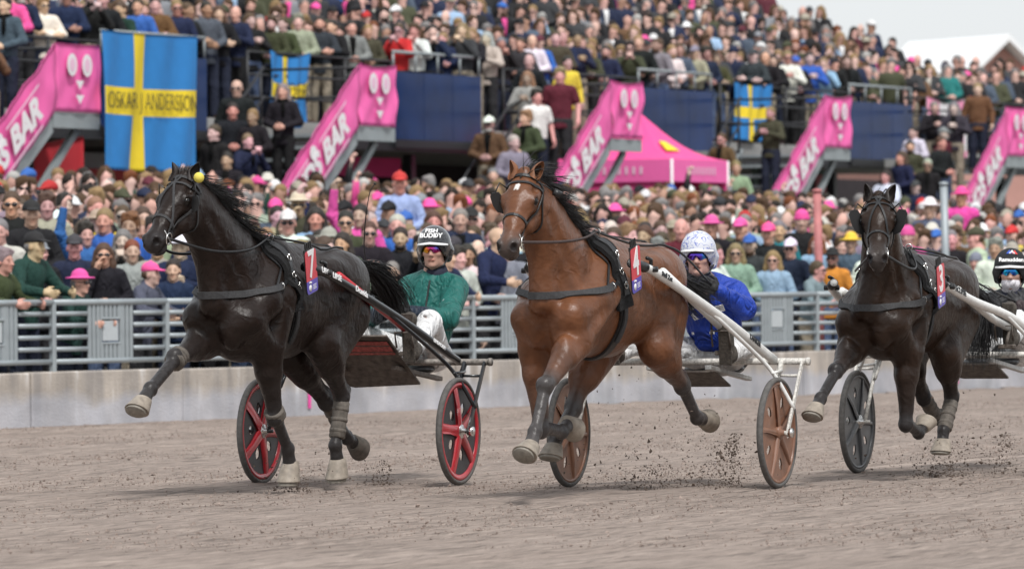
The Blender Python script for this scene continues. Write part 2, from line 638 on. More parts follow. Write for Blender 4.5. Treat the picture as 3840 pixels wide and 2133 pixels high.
def concrete(m, c0, c1, pale):
    nt = m.node_tree; N = nt.nodes; L = nt.links; b = N["Principled BSDF"]; b.inputs["Roughness"].default_value = .9
    tc = N.new("ShaderNodeTexCoord"); gp = N.new("ShaderNodeNewGeometry")
    mp = N.new("ShaderNodeMapping"); mp.inputs["Scale"].default_value = (3.6, 3.6, .45); L.new(gp.outputs["Position"], mp.inputs[0])
    n1 = N.new("ShaderNodeTexNoise"); n1.inputs["Scale"].default_value = 1.6; n1.inputs["Detail"].default_value = 6; L.new(mp.outputs[0], n1.inputs[0])
    n2 = N.new("ShaderNodeTexNoise"); n2.inputs["Scale"].default_value = 2.0; n2.inputs["Detail"].default_value = 7; L.new(gp.outputs["Position"], n2.inputs[0])
    cr = N.new("ShaderNodeValToRGB"); e = cr.color_ramp.elements
    e[0].position, e[0].color = .33, (*c0, 1); e[1].position, e[1].color = .60, (*c1, 1); x = e.new(.70); x.color = (*pale, 1)
    L.new(n1.outputs[0], cr.inputs[0])
    sz = N.new("ShaderNodeSeparateXYZ"); L.new(gp.outputs["Position"], sz.inputs[0])
    wt = N.new("ShaderNodeMath"); wt.operation = 'MULTIPLY_ADD'; wt.inputs[1].default_value = .35; L.new(n2.outputs[0], wt.inputs[0]); L.new(sz.outputs[2], wt.inputs[2])
    wr_ = N.new("ShaderNodeMapRange"); wr_.inputs[1].default_value = .38; wr_.inputs[2].default_value = .50; wr_.inputs[3].default_value = .75; wr_.inputs[4].default_value = 0; L.new(wt.outputs[0], wr_.inputs[0])
    lm = N.new("ShaderNodeMix"); lm.data_type = 'RGBA'; lm.inputs[7].default_value = (.46, .47, .52, 1); L.new(wr_.outputs[0], lm.inputs[0]); L.new(cr.outputs[0], lm.inputs[6])
    mx = N.new("ShaderNodeMix"); mx.data_type = 'RGBA'; mx.blend_type = 'MULTIPLY'; mx.inputs[0].default_value = 1
    r = N.new("ShaderNodeMapRange"); r.inputs[1].default_value = .3; r.inputs[2].default_value = .7; r.inputs[3].default_value = .72; r.inputs[4].default_value = 1.15
    L.new(n2.outputs[0], r.inputs[0]); L.new(lm.outputs[2], mx.inputs[6]); L.new(r.outputs[0], mx.inputs[7]); L.new(mx.outputs[2], b.inputs["Base Color"])
    bp = N.new("ShaderNodeBump"); bp.inputs["Strength"].default_value = .3; bp.inputs["Distance"].default_value = .02
    n3 = N.new("ShaderNodeTexNoise"); n3.inputs["Scale"].default_value = 40; L.new(gp.outputs["Position"], n3.inputs[0]); L.new(n3.outputs[0], bp.inputs["Height"]); L.new(bp.outputs[0], b.inputs["Normal"])


concrete(M_CONC, (.30, .275, .255), (.46, .41, .36), (.70, .69, .68))
M_GALV = material("galvanised steel", (.33, .37, .39), .5, .25, noise=.12, nscale=6)
M_PLATE = material("pale grey plate", (.46, .50, .52), .5, noise=.06)
SEG, WTOP, RTOP = 1.83, .52, 1.19

wall = empty("concrete_wall", tuple(W0)); tag(wall, "low stained concrete wall with pale streaks between track and crowd", "wall")
wall.rotation_euler = (0, 0, math.atan2(DW.y, DW.x))                 # local x along the wall, y away from the track
flip = 1 if Vector((-DW.y, DW.x, 0)).dot(NW) < 0 else -1
PANEL = 2.44
wm = MB().box((PANEL / 2, flip * .13, WTOP / 2 - .03), (PANEL - .016, .25, WTOP + .06), None, .012).mesh("wall_panel"); wm.materials.append(M_CONC)
for i in range(-3, 14):
    o = bpy.data.objects.new("wall_panel", wm); COL.objects.link(o); o.parent = wall; o.location = (i * PANEL + .5, (i % 3) * .004, (i % 2) * -.006)
o = MB().box((5 * PANEL, flip * .15, WTOP / 2 - .05), (19 * PANEL, .20, WTOP + .02)).build("wall_core", M_CONC, wall)
# pink paint marks on the wall
M_PINKP = material("pink paint", (.78, .08, .36), .7, noise=.2, nscale=40)
for px in (1160, 3590):
    d = ray(px, 1500); t = (W0 - CAM).dot(NW) / d.dot(NW); p = CAM + d * t
    q = (p - W0).dot(DW)
    MB().box((q, -flip * .004, .20), (.05, .006, .26), None, .002).build("pink_mark", M_PINKP, wall)

fence = empty("steel_fence", tuple(W0)); tag(fence, "galvanised steel crowd fence standing on the concrete wall", "fence")
fence.rotation_euler = wall.rotation_euler
yy = flip * .10
POST0 = .955                                                         # first post so that one stands where the photo has it
def shared(mb, name, mat):
    me = mb.mesh(name); me.materials.append(mat); return me
me_post = shared(MB().box((0, yy, (WTOP + RTOP) / 2 - .02), (.055, .06, RTOP - WTOP + .04), None, .008), "post", M_GALV)
me_top = shared(MB().tube([(0, yy, RTOP), (SEG - .004, yy, RTOP)], .032, 10), "top_rail", M_GALV)
me_bot = shared(MB().tube([(0.03, yy, .615), (SEG - .03, yy, .615)], .026, 10), "bottom_rail", M_GALV)
me_bar = shared(MB().tube([(0, 0, 0), (.50, 0, 0)], .024, 8), "bar", M_GALV)
me_slat = shared(MB().box((0, 0, .275), (.047, .022, .55), None, .004), "slat", M_GALV)
me_slats = shared(MB().box((0, 0, .075), (.047, .022, .15), None, .004), "slat", M_GALV)
me_plate = shared(MB().box((0, 0, 0), (.245, .016, .20), None, .006), "plate", M_PLATE)
me_frame = shared(MB().box((-.16, 0, .275), (.022, .03, .55), None, .004).box((.16, 0, .275), (.022, .03, .55), None, .004).box((0, -.004, .155), (.30, .026, .022), None, .004).box((0, -.004, .40), (.30, .026, .022), None, .004), "plate_frame", M_GALV)
def part(name, me, parent, loc):
    o = bpy.data.objects.new(name, me); COL.objects.link(o); o.parent = parent; o.location = loc; return o
for i in range(-2, 15):
    x = POST0 + (i - 1) * SEG
    po = part("post", me_post, fence, (x, 0, 0))
    tr = part("top_rail", me_top, fence, (x, 0, 0)); part("bottom_rail", me_bot, fence, (x, 0, 0))
    sec = part("plate_frame", me_frame, fence, (x + SEG / 2, yy, .63))
    part("plate", me_plate, sec, (0, 0, .277))
    for x0 in (.04, SEG - .54):
        for k in range(4):
            part("bar", me_bar, sec, (x0 - SEG / 2, 0, .105 + .115 * k))
    for k in range(11):
        dx = -.335 + .067 * k
        if abs(dx) > .17: part("slat", me_slat, sec, (dx, 0, .0))
        elif abs(dx) < .15:
            part("slat", me_slats, sec, (dx, 0, .0)); part("slat", me_slats, sec, (dx, 0, .405))

# terrace for the standing crowd, rising towards the stand
def terrace_z(p):
    d = -(Vector((p[0], p[1], 0)) - W0).dot(NW) - .3                # metres behind the wall
    e = (Vector((p[0], p[1], 0)) - S0).dot(NS)                       # metres in front of the stand
    if d <= 0: return .05
    return .05 + 1.2 * min(1, max(0, d / max(d + max(e, 0), .1)))


A, B = WP(-16, -.28, .0), WP(42, -.28, .0)
C_, D_ = SP(46, .4, 0), SP(-16, .4, 0)
n = 24
verts, faces = [], []
for j in range(9):
    for i in range(n + 1):
        a = A.lerp(B, i / n); c = D_.lerp(C_, i / n); p = a.lerp(c, j / 8)
        verts.append((p.x, p.y, .05 + 1.2 * j / 8))
for j in range(8):
    for i in range(n):
        q = j * (n + 1) + i
        faces.append((q, q + 1, q + n + 2, q + n + 1))
o = MB().add(verts, faces).build("terrace", material("terrace asphalt", (.075, .073, .072), .95, noise=.25, nscale=2, bump=.3))
tag(o, kind='structure')
# ------------------------------------------------------------------ horses
M_LEATHER = material("black leather", (.012, .012, .013), .42, noise=.3, nscale=60, bump=.15, bscale=300)
M_WEB = material("worn nylon webbing", (.035, .035, .037), .75, noise=.35, nscale=90, bump=.3, bscale=500)
M_RUBBERREIN = material("brown rubber rein", (.055, .035, .032), .55, noise=.2)
M_STEEL = material("polished steel", (.75, .74, .72), .22, 1.0, noise=.1)
M_EYE = material("dark eye", (.004, .003, .002), .12, spec=.45)
M_FLEECE = material("black fleece pad", (.010, .010, .011), .95, bump=.8, bscale=260)
M_BOOT = material("beige rubber boot", (.285, .245, .20), .6, noise=.30, nscale=25, bump=.1)
M_BOOTD = material("muddy neoprene boot", (.12, .105, .09), .85, noise=.4, nscale=30, bump=.3)
M_HORN = material("hoof horn", (.22, .20, .17), .6, noise=.3, nscale=40)
M_RED = material("red plate print", (.62, .055, .075), .35)
M_VIOLET = material("violet plate print", (.10, .075, .42), .35)
M_WHITEP = material("white print", (.8, .8, .8), .4)
M_BLACKP = material("black plastic", (.015, .015, .016), .35)


def lerp(a, b, t):
    return tuple(x + (y - x) * t for x, y in zip(a, b))


def add(a, b, s=1.0):
    return tuple(x + y * s for x, y in zip(a, b))


def text_mesh(txt, size, depth=.002, bold=0.0, shear=0.0, spacing=1.0, align='CENTER'):
    cu = bpy.data.curves.new("lettering", 'FONT')
    cu.body = txt; cu.size = size; cu.extrude = depth; cu.offset = bold; cu.shear = shear; cu.space_character = spacing
    cu.align_x = align; cu.align_y = 'CENTER'; cu.resolution_u = 3
    o = bpy.data.objects.new("lettering", cu)
    COL.objects.link(o)
    dg = bpy.context.evaluated_depsgraph_get()
    me = bpy.data.meshes.new_from_object(o.evaluated_get(dg))
    bpy.data.objects.remove(o)
    return me


def text_on(name, txt, size, origin, xdir, ydir, mat, parent, squeeze=1.0, **kw):
    me = text_mesh(txt, size, **kw)
    x = Vector(xdir).normalized() * squeeze
    y = Vector(ydir).normalized(); z = Vector(xdir).normalized().cross(y)
    me.transform(Matrix(((x.x, y.x, z.x, origin[0]), (x.y, y.y, z.y, origin[1]), (x.z, y.z, z.z, origin[2]), (0, 0, 0, 1))))
    return obj(name, me, mat, parent)


def strands(name, roots, dirs, lengths, mat, parent, seg=8, grav=(0, 0, -.04), jit=.10, r=.0028, rs=None, follow=None):
    """hair: every strand a tapering three-sided tube, all joined into one part"""
    n = len(roots)
    R = rs or nrs
    p = np.array(roots, float); d = np.array(dirs, float); L = np.array(lengths, float)[:, None]
    d /= np.linalg.norm(d, axis=1)[:, None]
    pts = [p.copy()]
    for i in range(seg):
        g = np.array(grav) if follow is None else np.array(grav) + follow(p, i / seg)
        d = d + g + R.normal(0, jit, (n, 3)) * (.4 + i / seg)
        d /= np.linalg.norm(d, axis=1)[:, None]
        p = p + d * L / seg
        pts.append(p.copy())
    pts = np.stack(pts, 1)                                  # n, seg+1, 3
    t = np.gradient(pts, axis=1)
    t /= np.linalg.norm(t, axis=2)[..., None] + 1e-9
    a = np.cross(t, R.normal(0, 1, (n, 1, 3))); a /= np.linalg.norm(a, axis=2)[..., None] + 1e-9
    b = np.cross(t, a)
    rad = (r * np.linspace(1, .12, seg + 1) ** .7)[None, :, None]
    ring = [pts + rad * (math.cos(q) * a + math.sin(q) * b) for q in (0, 2.094, 4.189)]
    v = np.stack(ring, 2).reshape(-1, 3)
    base = (np.arange(n)[:, None] * (seg + 1) + np.arange(seg)[None, :]).reshape(-1) * 3
    F = np.concatenate([np.stack([base + k, base + (k + 1) % 3, base + 3 + (k + 1) % 3, base + 3 + k], 1) for k in range(3)])
    return obj(name, mesh_np(name, v, F, True), mat, parent)


def hoof_frame(cor, bot):
    z = (Vector(bot) - Vector(cor)).normalized()
    f = Vector((-z.z, 0, z.x)); f = (f - z * f.dot(z)).normalized()   # towards the toe
    y = z.cross(f)
    M = Matrix((f, y, z)).transposed().to_4x4()
    M.translation = Vector(cor)
    return M, (Vector(bot) - Vector(cor)).length


def oblique(mb, M, L, prof, toe=.03, n=18):
    """stack of rounded cross sections along z pushed towards the toe (+x); prof [(radius, t)]"""
    verts, faces = [], []
    for r, t in prof:
        for k in range(n):
            q = 2 * math.pi * k / n
            x, y = math.cos(q), math.sin(q)
            verts.append(M @ Vector((r * x * (1.08 if x > 0 else .92) + toe * t, r * y, t * L)))
    for i in range(len(prof) - 1):
        for k in range(n):
            k2 = (k + 1) % n
            faces.append((i * n + k, i * n + k2, (i + 1) * n + k2, (i + 1) * n + k))
    faces.append(tuple(range(n))[::-1]); faces.append(tuple(range((len(prof) - 1) * n, len(prof) * n)))
    mb.add(verts, faces, True)


class Horse:
    def __init__(h, name, label, loc, deg, P):
        th = math.radians(deg)
        h.P = P
        h.root = empty(name, loc, math.atan2(-math.cos(th), -math.sin(th)))
        tag(h.root, label, "horse", "trotting horses in the race")
        h.S, h.dz = P.get('S', 1.0), P.get('dz', 0.0)
        h.body()
        h.hooves(); h.ears(); h.hair(); h.eyes()

    def T(h, x, y, z):
        return (x * h.S, y * h.S, z * h.S + h.dz)

    def hd(h, u, v, w):
        k = h.hs
        return tuple(h.poll + h.u * (u * k) + h.v * (v * k) + h.w * (w * k))

    def body(h):
        P, T, S = h.P, h.T, h.S
        c0, cl, cm, cb = P['coat'], P['points'], P['muzzle'], P['belly']
        h.poll = Vector(P['poll']); h.hs = P.get('head', .955)
        h.u = Vector(P['face']).normalized()
        h.v = Vector((0, 0, 1)).cross(h.u).normalized()
        if 'headroll' in P: h.v = Matrix.Rotation(P['headroll'], 3, h.u) @ h.v
        h.w = h.u.cross(h.v)
        R = [tuple(h.u), tuple(h.v), tuple(h.w)]
        allp = [h.hd(.7, 0, 0), h.hd(0, 0, .1)] + [p for L in P['legs'].values() for p in L] + [T(-1.3, -.3, .8), T(.8, .3, 1.7)]
        lo = np.min(allp, 0) - .13; hi = np.max(allp, 0) + .13
        g = SDF(lo, hi, .0098)
        # trunk
        g.ell(T(-.17, 0, 1.215), (.66 * S, .268 * S, .338 * S), k=.05, col=c0)
        g.ell(T(.38, 0, 1.15), (.29 * S, .205 * S, .31 * S), k=.10, col=c0)
        g.ell(T(-.55, 0, 1.235), (.42 * S, .245 * S, .265 * S), k=.10, col=c0)
        g.cone(T(.22, 0, 1.47), T(-.12, 0, 1.525), .10 * S, .075 * S, k=.08, col=c0)
        g.cone(T(-.12, 0, 1.515), T(-.85, 0, 1.44), .075 * S, .12 * S, k=.09, col=c0)
        g.cone(T(.30, 0, .99), T(-.25, 0, .985), .13 * S, .125 * S, k=.08, col=c0)
        for s in (1, -1):
            g.ell(T(-.78, s * .115, 1.34), (.35 * S, .165 * S, .20 * S), k=.07, col=c0)
            g.ell(T(-.55, s * .20, 1.40), (.12 * S, .06 * S, .07 * S), k=.08, col=c0)       # point of hip
            g.ell(T(.585, s * .078, 1.08), (.100 * S, .090 * S, .17 * S), k=.025, col=c0)    # breast muscles
        g.cone(T(-1.04, 0, 1.44), T(-1.16, 0, 1.40), .07 * S, .05 * S, k=.05, col=c0)
        # forelegs
        for key, s in (('LF', 1), ('RF', -1)):
            el, kn, fe, co, bo = P['legs'][key]
            e0 = T(.28, s * .15, .95)
            sh = np.array(el) - np.array(e0)
            ps = add(T(.535, s * .145, 1.11), sh, .25)
            g.cone(T(.10, s * .115, 1.46), T(.36, s * .180, 1.22), .080 * S, .115 * S, k=.04, col=c0)
            g.cone(T(.36, s * .180, 1.22), ps, .115 * S, .104 * S, k=.04, col=c0)
            g.cone(ps, el, .102 * S, .092 * S, k=.035, col=c0)
            g.cone(add(T(.17, s * .190, 1.24), sh, .2), add(el, (-.03, s * .025, .04)), .115 * S, .088 * S, k=.024, col=c0)
            g.cone(add(T(.02, s * .285, 1.34), sh, .1), add(T(.06, s * .30, 1.04), sh, .2), .03, .035, k=.045, sub=True)
            f1 = lerp(el, kn, .30); f2 = lerp(el, kn, .80)
            mid = lerp(c0, cl, .35)
            dv = (Vector(kn) - Vector(el)).normalized(); bk = Vector((dv.z, 0, -dv.x)).normalized()
            g.cone(el, f1, .104 * S, .088 * S, k=.04, col=c0)
            g.ell(add(lerp(el, kn, .28), bk, -.045), (.058 * S, .055 * S, .085 * S), k=.02, col=c0)
            g.cone(add(f1, bk, -.015), f2, .082 * S, .050 * S, k=.025, col=mid)
            g.cone(add(el, bk, .03), add(f2, bk, .012), .06 * S, .03 * S, k=.03, col=mid)
            g.cone(f2, kn, .047 * S, .048 * S, k=.02, col=cl)
            dc = (Vector(fe) - Vector(kn)).normalized(); bc = Vector((dc.z, 0, -dc.x)).normalized()
            g.ell(add(kn, bc, -.012), (.054 * S, .056 * S, .060 * S), k=.015, col=cl)
            g.ell(add(add(kn, bc, .035), dc, -.02), (.026 * S,) * 3, k=.03, col=cl)
            g.cone(add(kn, dc, .03), fe, .038 * S, .033 * S, k=.015, col=cl)
            g.cone(add(add(kn, bc, .026), dc, .05), add(add(fe, bc, .024), dc, -.02), .021 * S, .022 * S, k=.015, col=cl)
            h.foot(g, fe, co, bo, S, cl)
        # hind legs
        for key, s in (('LH', 1), ('RH', -1)):
            st, hk, fe, co, bo = P['legs'][key]
            hip = T(-.78, s * .115, 1.28)
            g.cone(hip, st, .20 * S, .115 * S, k=.06, col=c0, sc=(1, .8, 1))
            mid = lerp(st, hk, .42)
            dv = (Vector(hk) - Vector(st)).normalized(); bk = Vector((dv.z, 0, -dv.x)).normalized()
            ham = lerp(st, hk, .30)
            g.cone(T(-1.03, s * .10, 1.25), add(ham, bk, .05), .125 * S, .085 * S, k=.06, col=c0, sc=(1, .85, 1))
            g.cone(T(-.93, s * .14, 1.12), add(ham, bk, .02), .16 * S, .10 * S, k=.06, col=c0, sc=(1, .75, 1))
            g.cone(st, mid, .112 * S, .083 * S, k=.05, col=c0)
            up = lerp(st, hk, .84)
            g.cone(mid, up, .083 * S, .048 * S, k=.03, col=lerp(c0, cl, .5))
            g.cone(up, hk, .048 * S, .052 * S, k=.02, col=cl)
            dc = (Vector(fe) - Vector(hk)).normalized(); bc = Vector((dc.z, 0, -dc.x)).normalized()
            pt = add(add(hk, bc, .052), dc, -.052)
            g.cone(add(mid, bk, .055), pt, .030 * S, .022 * S, k=.03, col=lerp(c0, cl, .6))
            g.cone(pt, add(add(hk, bc, .03), dc, .05), .030 * S, .026 * S, k=.03, col=cl)
            g.ell(hk, (.050 * S, .047 * S, .062 * S), k=.03, col=cl)
            g.cone(add(hk, dc, .02), fe, .040 * S, .034 * S, k=.015, col=cl)
            g.cone(add(add(hk, bc, .03), dc, .07), add(add(fe, bc, .024), dc, -.02), .022 * S, .022 * S, k=.015, col=cl)
            h.foot(g, fe, co, bo, S, cl)
        # flank fold and groin
        for s in (1, -1):
            g.ell(T(-.50, s * .305, 1.33), (.10 * S, .035 * S, .09 * S), k=.07, sub=True)
            g.cone(T(.30, s * .335, 1.36), T(.18, s * .36, 1.05), .025, .03, k=.07, sub=True)
        g.cone(T(.735, 0, 1.22), T(.70, 0, .98), .016, .022, k=.04, sub=True)
        # neck
        base = T(.30, 0, 1.27)
        hh = h.hd(.055, 0, -.085)
        arch = Vector((.0, 0, .045))
        bend = P.get('bend', 0.0)
        rr = [.275, .225, .168, .142, .112]
        q = []
        for i, t in enumerate((0, .27, .55, .80, 1.0)):
            p = Vector(lerp(base, hh, t)) + arch * (4 * t * (1 - t)) + Vector((0, bend * 4 * t * (1 - t), 0))
            q.append(tuple(p))
        h.neck = q
        yy = .60
        for i in range(4):
            A, B = np.array(q[i]), np.array(q[i + 1])
            sc = (1, yy + .04 * i, 1)
            # squeeze about the local lateral offset
            g.cone(A, B, rr[i] * S, rr[i + 1] * S, k=.07, col=c0, sc=sc)
        # crest, windpipe
        nd = (Vector(hh) - Vector(base)).normalized()
        cr = Vector((-nd.z, 0, nd.x))
        h.crest = [tuple(Vector(T(.13, 0, 1.53)))] + [tuple(Vector(q[i]) + cr * (rr[i] * S * k)) for i, k in ((1, .86), (2, .88), (3, .86))] + [h.hd(-.03, 0, .03)]
        g.chain(h.crest, [.06 * S, .055 * S, .045 * S, .04 * S, .04 * S], k=.06, col=c0)
        thr = h.hd(.15, 0, -.20)
        g.chain([T(.70, 0, 1.20), tuple(Vector(q[2]) - cr * (.80 * rr[2] * S)), tuple(Vector(q[3]) - cr * (.72 * rr[3] * S)), thr], [.085 * S, .062 * S, .055 * S, .05 * S], k=.06, col=c0)
        for s in (1, -1):
            a = Vector(q[3]) - cr * (.36 * rr[3] * S) + Vector((0, s * .125 * S, 0))
            b = Vector(q[1]) - cr * (.55 * rr[1] * S) + Vector((0, s * .165 * S, 0))
            g.cone(a, b, .012, .02, k=.05, sub=True)                                          # jugular groove
        # head
        H, ks = h.hd, h.hs
        wv = lambda u: 1.13 if u < .30 else (1.13 - .11 * (u - .30) / .16 if u < .46 else 1.02)      # broad skull, narrower muzzle
        E = lambda u, v, w, r, **kw: g.ell(H(u, v * wv(u), w), (r[0] * ks, r[1] * ks * wv(u), r[2] * ks), R, **kw)
        K = lambda a, b, ra, rb, **kw: g.cone(H(a[0], a[1] * wv(a[0]), a[2]), H(b[0], b[1] * wv(b[0]), b[2]), ra * ks * (1 + (wv(a[0]) - 1) * .6), rb * ks, **kw)
        face = P.get('facecol', c0)
        E(.075, 0, -.045, (.115, .094, .097), k=.05, col=c0)
        E(.155, 0, -.012, (.12, .104, .074), k=.04, col=face)
        K((.15, 0, -.018), (.36, 0, -.025), .078, .057, k=.035, col=face)
        K((.34, 0, -.025), (.50, 0, -.032), .058, .050, k=.03, col=face)
        for s in (1, -1):
            E(.185, s * .048, -.125, (.130, .036, .098), k=.035, col=c0)                      # cheek plates
            K((.20, s * .074, -.030), (.37, s * .045, -.045), .020, .014, k=.025, col=face)   # facial crest
            E(.165, s * .086, .010, (.040, .022, .026), k=.02, col=face)                      # brow
            E(.186, s * .092, .000, (.036, .020, .029), k=.012, col=tuple(x * .5 for x in face))
            E(.188, s * .110, .001, (.028, .018, .021), k=.006, sub=True, col=(.006, .005, .005))
            E(.105, s * .085, .022, (.030, .014, .025), k=.025, sub=True)                     # temple hollow
            E(.30, s * .078, -.075, (.07, .020, .032), k=.03, sub=True)
        K((.25, 0, -.165), (.48, 0, -.098), .044, .030, k=.035, col=c0)                       # lower jaw
        E(.50, 0, -.045, (.082, .063, .062), k=.035, col=cm)
        E(.560, 0, -.058, (.038, .054, .046), k=.025, col=cm)
        for s in (1, -1):
            E(.540, s * .042, -.014, (.050, .030, .040), k=.015, col=cm)
        E(.500, 0, -.128, (.050, .042, .034), k=.02, col=cm)                                  # chin and lower lip
        E(.540, 0, -.115, (.034, .040, .024), k=.012, col=cm)
        for s in (1, -1):
            E(.568, s * .060, .000, (.030, .026, .032), k=.006, sub=True, col=(.006, .004, .004))
            K((.45, s * .070, -.098), (.590, s * .032, -.094), .010, .009, k=.006, sub=True, col=(.008, .006, .006))
        v, F, c = g.arrays(2)
        if 'star' in P:
            u0, v0 = P['star']
            d = (v - np.array(tuple(h.poll)))
            du, dv, dw = d @ np.array(h.u) / ks, d @ np.array(h.v) / ks, d @ np.array(h.w) / ks
            e = ((du - u0) / .030) ** 2 + ((dv - v0) / .017) ** 2 + .5 * np.sin(du * 160) * np.sin(dv * 210)
            m = (e < 1) & (dw > .01)
            c[m] = (.72, .69, .66)
        # dusty, sweaty lower legs keep a grey bloom; fine colour drift over the coat
        me = mesh_np("body", v, F, True, c)
        h.bvh = BVHTree.FromPolygons([tuple(p) for p in v], [tuple(f) for f in F])
        h.body_obj = obj("body", me, P['mat'], h.root)

    def foot(h, g, fe, co, bo, S, cl):
        dc = (Vector(co) - Vector(fe)).normalized(); bc = Vector((dc.z, 0, -dc.x)).normalized()
        g.ell(fe, (.046 * S, .046 * S, .046 * S), k=.015, col=cl)
        g.ell(add(fe, bc, .030), (.030 * S,) * 3, k=.015, col=cl)
        g.cone(fe, co, .036 * S, .047 * S, k=.015, col=cl)

    def hooves(h):
        for key, L in h.P['legs'].items():
            co, bo = L[3], L[4]
            M, ln = hoof_frame(co, bo)
            s = h.S
            mb = MB()
            oblique(mb, M, max(ln, .075), [(.045 * s, -.02), (.052 * s, .05), (.066 * s, .97), (.064 * s, 1.0)], toe=.035)
            hf = mb.build("hoof", M_HORN, h.root)
            mb = MB()
            oblique(mb, M, max(ln, .075), [(.046 * s, -.32), (.053 * s, -.28), (.060 * s, .0), (.076 * s, .74), (.078 * s, .80), (.072 * s, .80)], toe=.03)
            mb.build("bell_boot", h.P['bootmat'].get(key, M_BOOT), h.root)

    def shin_boots(h, key, mat, lo=.1, hi=.75, r=.052):
        L = h.P['legs'][key]
        a, b = lerp(L[1], L[2], lo), lerp(L[1], L[2], hi)
        dc = (Vector(b) - Vector(a)).normalized(); bc = Vector((dc.z, 0, -dc.x)).normalized()
        o = bc * .010
        mb = MB()
        pts = [Vector(lerp(a, b, t)) + o for t in (0, .04, .3, .6, .96, 1)]
        mb.tube(pts, [r * .9, r * 1.06, r, r * .97, r * 1.05, r * .9], n=14)
        bt = mb.build("leg_boot", mat, h.root)
        for t in (.22, .5, .8):
            mb = MB(); c = Vector(lerp(a, b, t)) + o
            mb.lathe([(r * 1.0, -.012), (r * 1.07, -.01), (r * 1.07, .01), (r * 1.0, .012)], 14, Matrix.Translation(c) @ dc.to_track_quat('Z', 'Y').to_matrix().to_4x4())
            mb.build("boot_strap", mat, bt)

    def ears(h):
        for i, s in enumerate((1, -1)):
            ax = Vector(h.P['ears'][i]).normalized()
            b = Vector(h.hd(.012, s * .068, .022))
            fr = (h.u * .5 + h.v * (s * .55) + h.w * .3); fr = (fr - ax * fr.dot(ax)).normalized()
            sd = ax.cross(fr)
            verts, faces = [], []
            n, m, Ln = 9, 9, .122 * h.hs
            for off in (0, 1):
                for j in range(m + 1):
                    t = j / m
                    r = (.036 * (1 - t) ** .75 * (1 + 1.1 * t) + .0015) * h.hs - off * .005 * (1 - t * .8)
                    r = max(r, .0008)
                    half = math.radians(175 - 70 * min(1, t * 2.2))
                    for k in range(n):
                        q = -half + 2 * half * k / (n - 1)
                        c = b + ax * (Ln * t) + fr * (-.012 * math.sin(t * 2.6))
                        verts.append(c - fr * (r * math.cos(q)) + sd * (r * math.sin(q)))
            o = (m + 1) * n
            for j in range(m):
                for k in range(n - 1):
                    a = j * n + k
                    faces.append((a, a + 1, a + n + 1, a + n))
                    faces.append((o + a, o + a + n, o + a + n + 1, o + a + 1))
                for k in (0, n - 1):
                    a = j * n + k
                    faces.append((a, a + n, o + a + n, o + a))
            MB().add(verts, faces, True).build("ear", h.P['earmat'], h.root)

    def eyes(h):
        for s in (1, -1):
            MB().ball(h.hd(.187, s * .1040, .000), .0250 * h.hs).build("eye", M_EYE, h.root)

    def hair(h):
        P = h.P
        rs = np.random.RandomState(P['seed'])
        cp = spline(h.crest, 60)
        roots, dirs, L = [], [], []
        bx = Vector(P['mane_dir'])
        n = P.get('mane_n', 1250)
        for i in range(n):
            if i % 11 == 0:                                                   # locks of hair share root, direction and length
                t0 = rs.uniform(.08, .985); dv = rs.normal(0, .13, 3); ku, kb, kl = rs.uniform(.05, .40), rs.uniform(.7, 1.1), rs.uniform(.6, 1.15)
            t = min(.99, max(.05, t0 + rs.normal(0, .012)))
            p = cp[int(t * 59)]
            side = rs.normal(0, .016)
            nrm = (Vector(h.crest[2]) - Vector(h.neck[2])).normalized()
            roots.append(p + Vector((0, side, 0)) + nrm * .03)
            d = nrm * ku + bx * kb + Vector(dv) + Vector(rs.normal(0, .035, 3))
            dirs.append(d)
            L.append(P.get('mane_len', .21) * kl * rs.uniform(.8, 1.1) * (1.0 if t < .9 else .8))
        strands("mane", roots, dirs, L, P['hairmat'], h.root, 6, P.get('mane_g', (-.02, .0, -.10)), .028, .0036, rs)
        # forelock
        roots = [h.hd(rs.uniform(-.03, .02), rs.normal(0, .02), .05) for _ in range(P.get('forelock_n', 70))]
        fd = Vector(P.get('forelock', (-.3, 0, .6)))
        strands("forelock", roots, [fd + Vector(rs.normal(0, .3, 3)) for _ in roots], [P.get('forelock_len', .10) * rs.uniform(.5, 1.2) for _ in roots],
                P['hairmat'], h.root, 6, (-.05, 0, -.12), .14, .003, rs)
        # tail: strands that keep near a guide line
        gp = np.array([tuple(p) for p in spline([h.T(-1.10, 0, 1.41)] + [tuple(p) for p in P['tail']], 40)])
        n = P.get('tail_n', 900)
        idx = (rs.uniform(0, 1, n) ** 1.25 * 16).astype(int)
        roots = gp[idx] + rs.normal(0, .020, (n, 3))
        tot = np.linalg.norm(np.diff(gp, axis=0), axis=1).sum()
        L = (1 - idx / 40) * tot * rs.uniform(.72, 1.10, n)
        spread = (np.repeat(rs.normal(0, 1, (n // 9 + 1, 3)), 9, 0)[:n] + rs.normal(0, .22, (n, 3))) * np.array(P.get('tail_spread', (.10, .09, .10)))

        def follow(p, t):
            tgt = gp[np.clip((idx + (t * 1.0 + .12) * (40 - idx)).astype(int), 0, 39)] + spread * min(1, t * 1.4)
            dd = tgt - p
            return dd * 5.5
        strands("tail", roots, gp[np.clip(idx + 3, 0, 39)] - gp[idx] + rs.normal(0, .004, (n, 3)), L, P['hairmat'], h.root, 9, (0, 0, 0), .022, .0036, rs, follow)
        MB().tube(gp[:14:2], [.045 * h.S, .045, .04, .036, .03, .022, .012], n=10).build("tail_dock", P['hairmat'], h.root)

    # ---- surface helpers for tack
    def cast(h, c, d, off=.004, far=1.2):
        d = Vector(d).normalized(); c = Vector(c)
        r = h.bvh.ray_cast(c + d * far, -d)
        if r[0] is None: return c + d * .2, d
        return r[0] + r[1] * off, r[1]

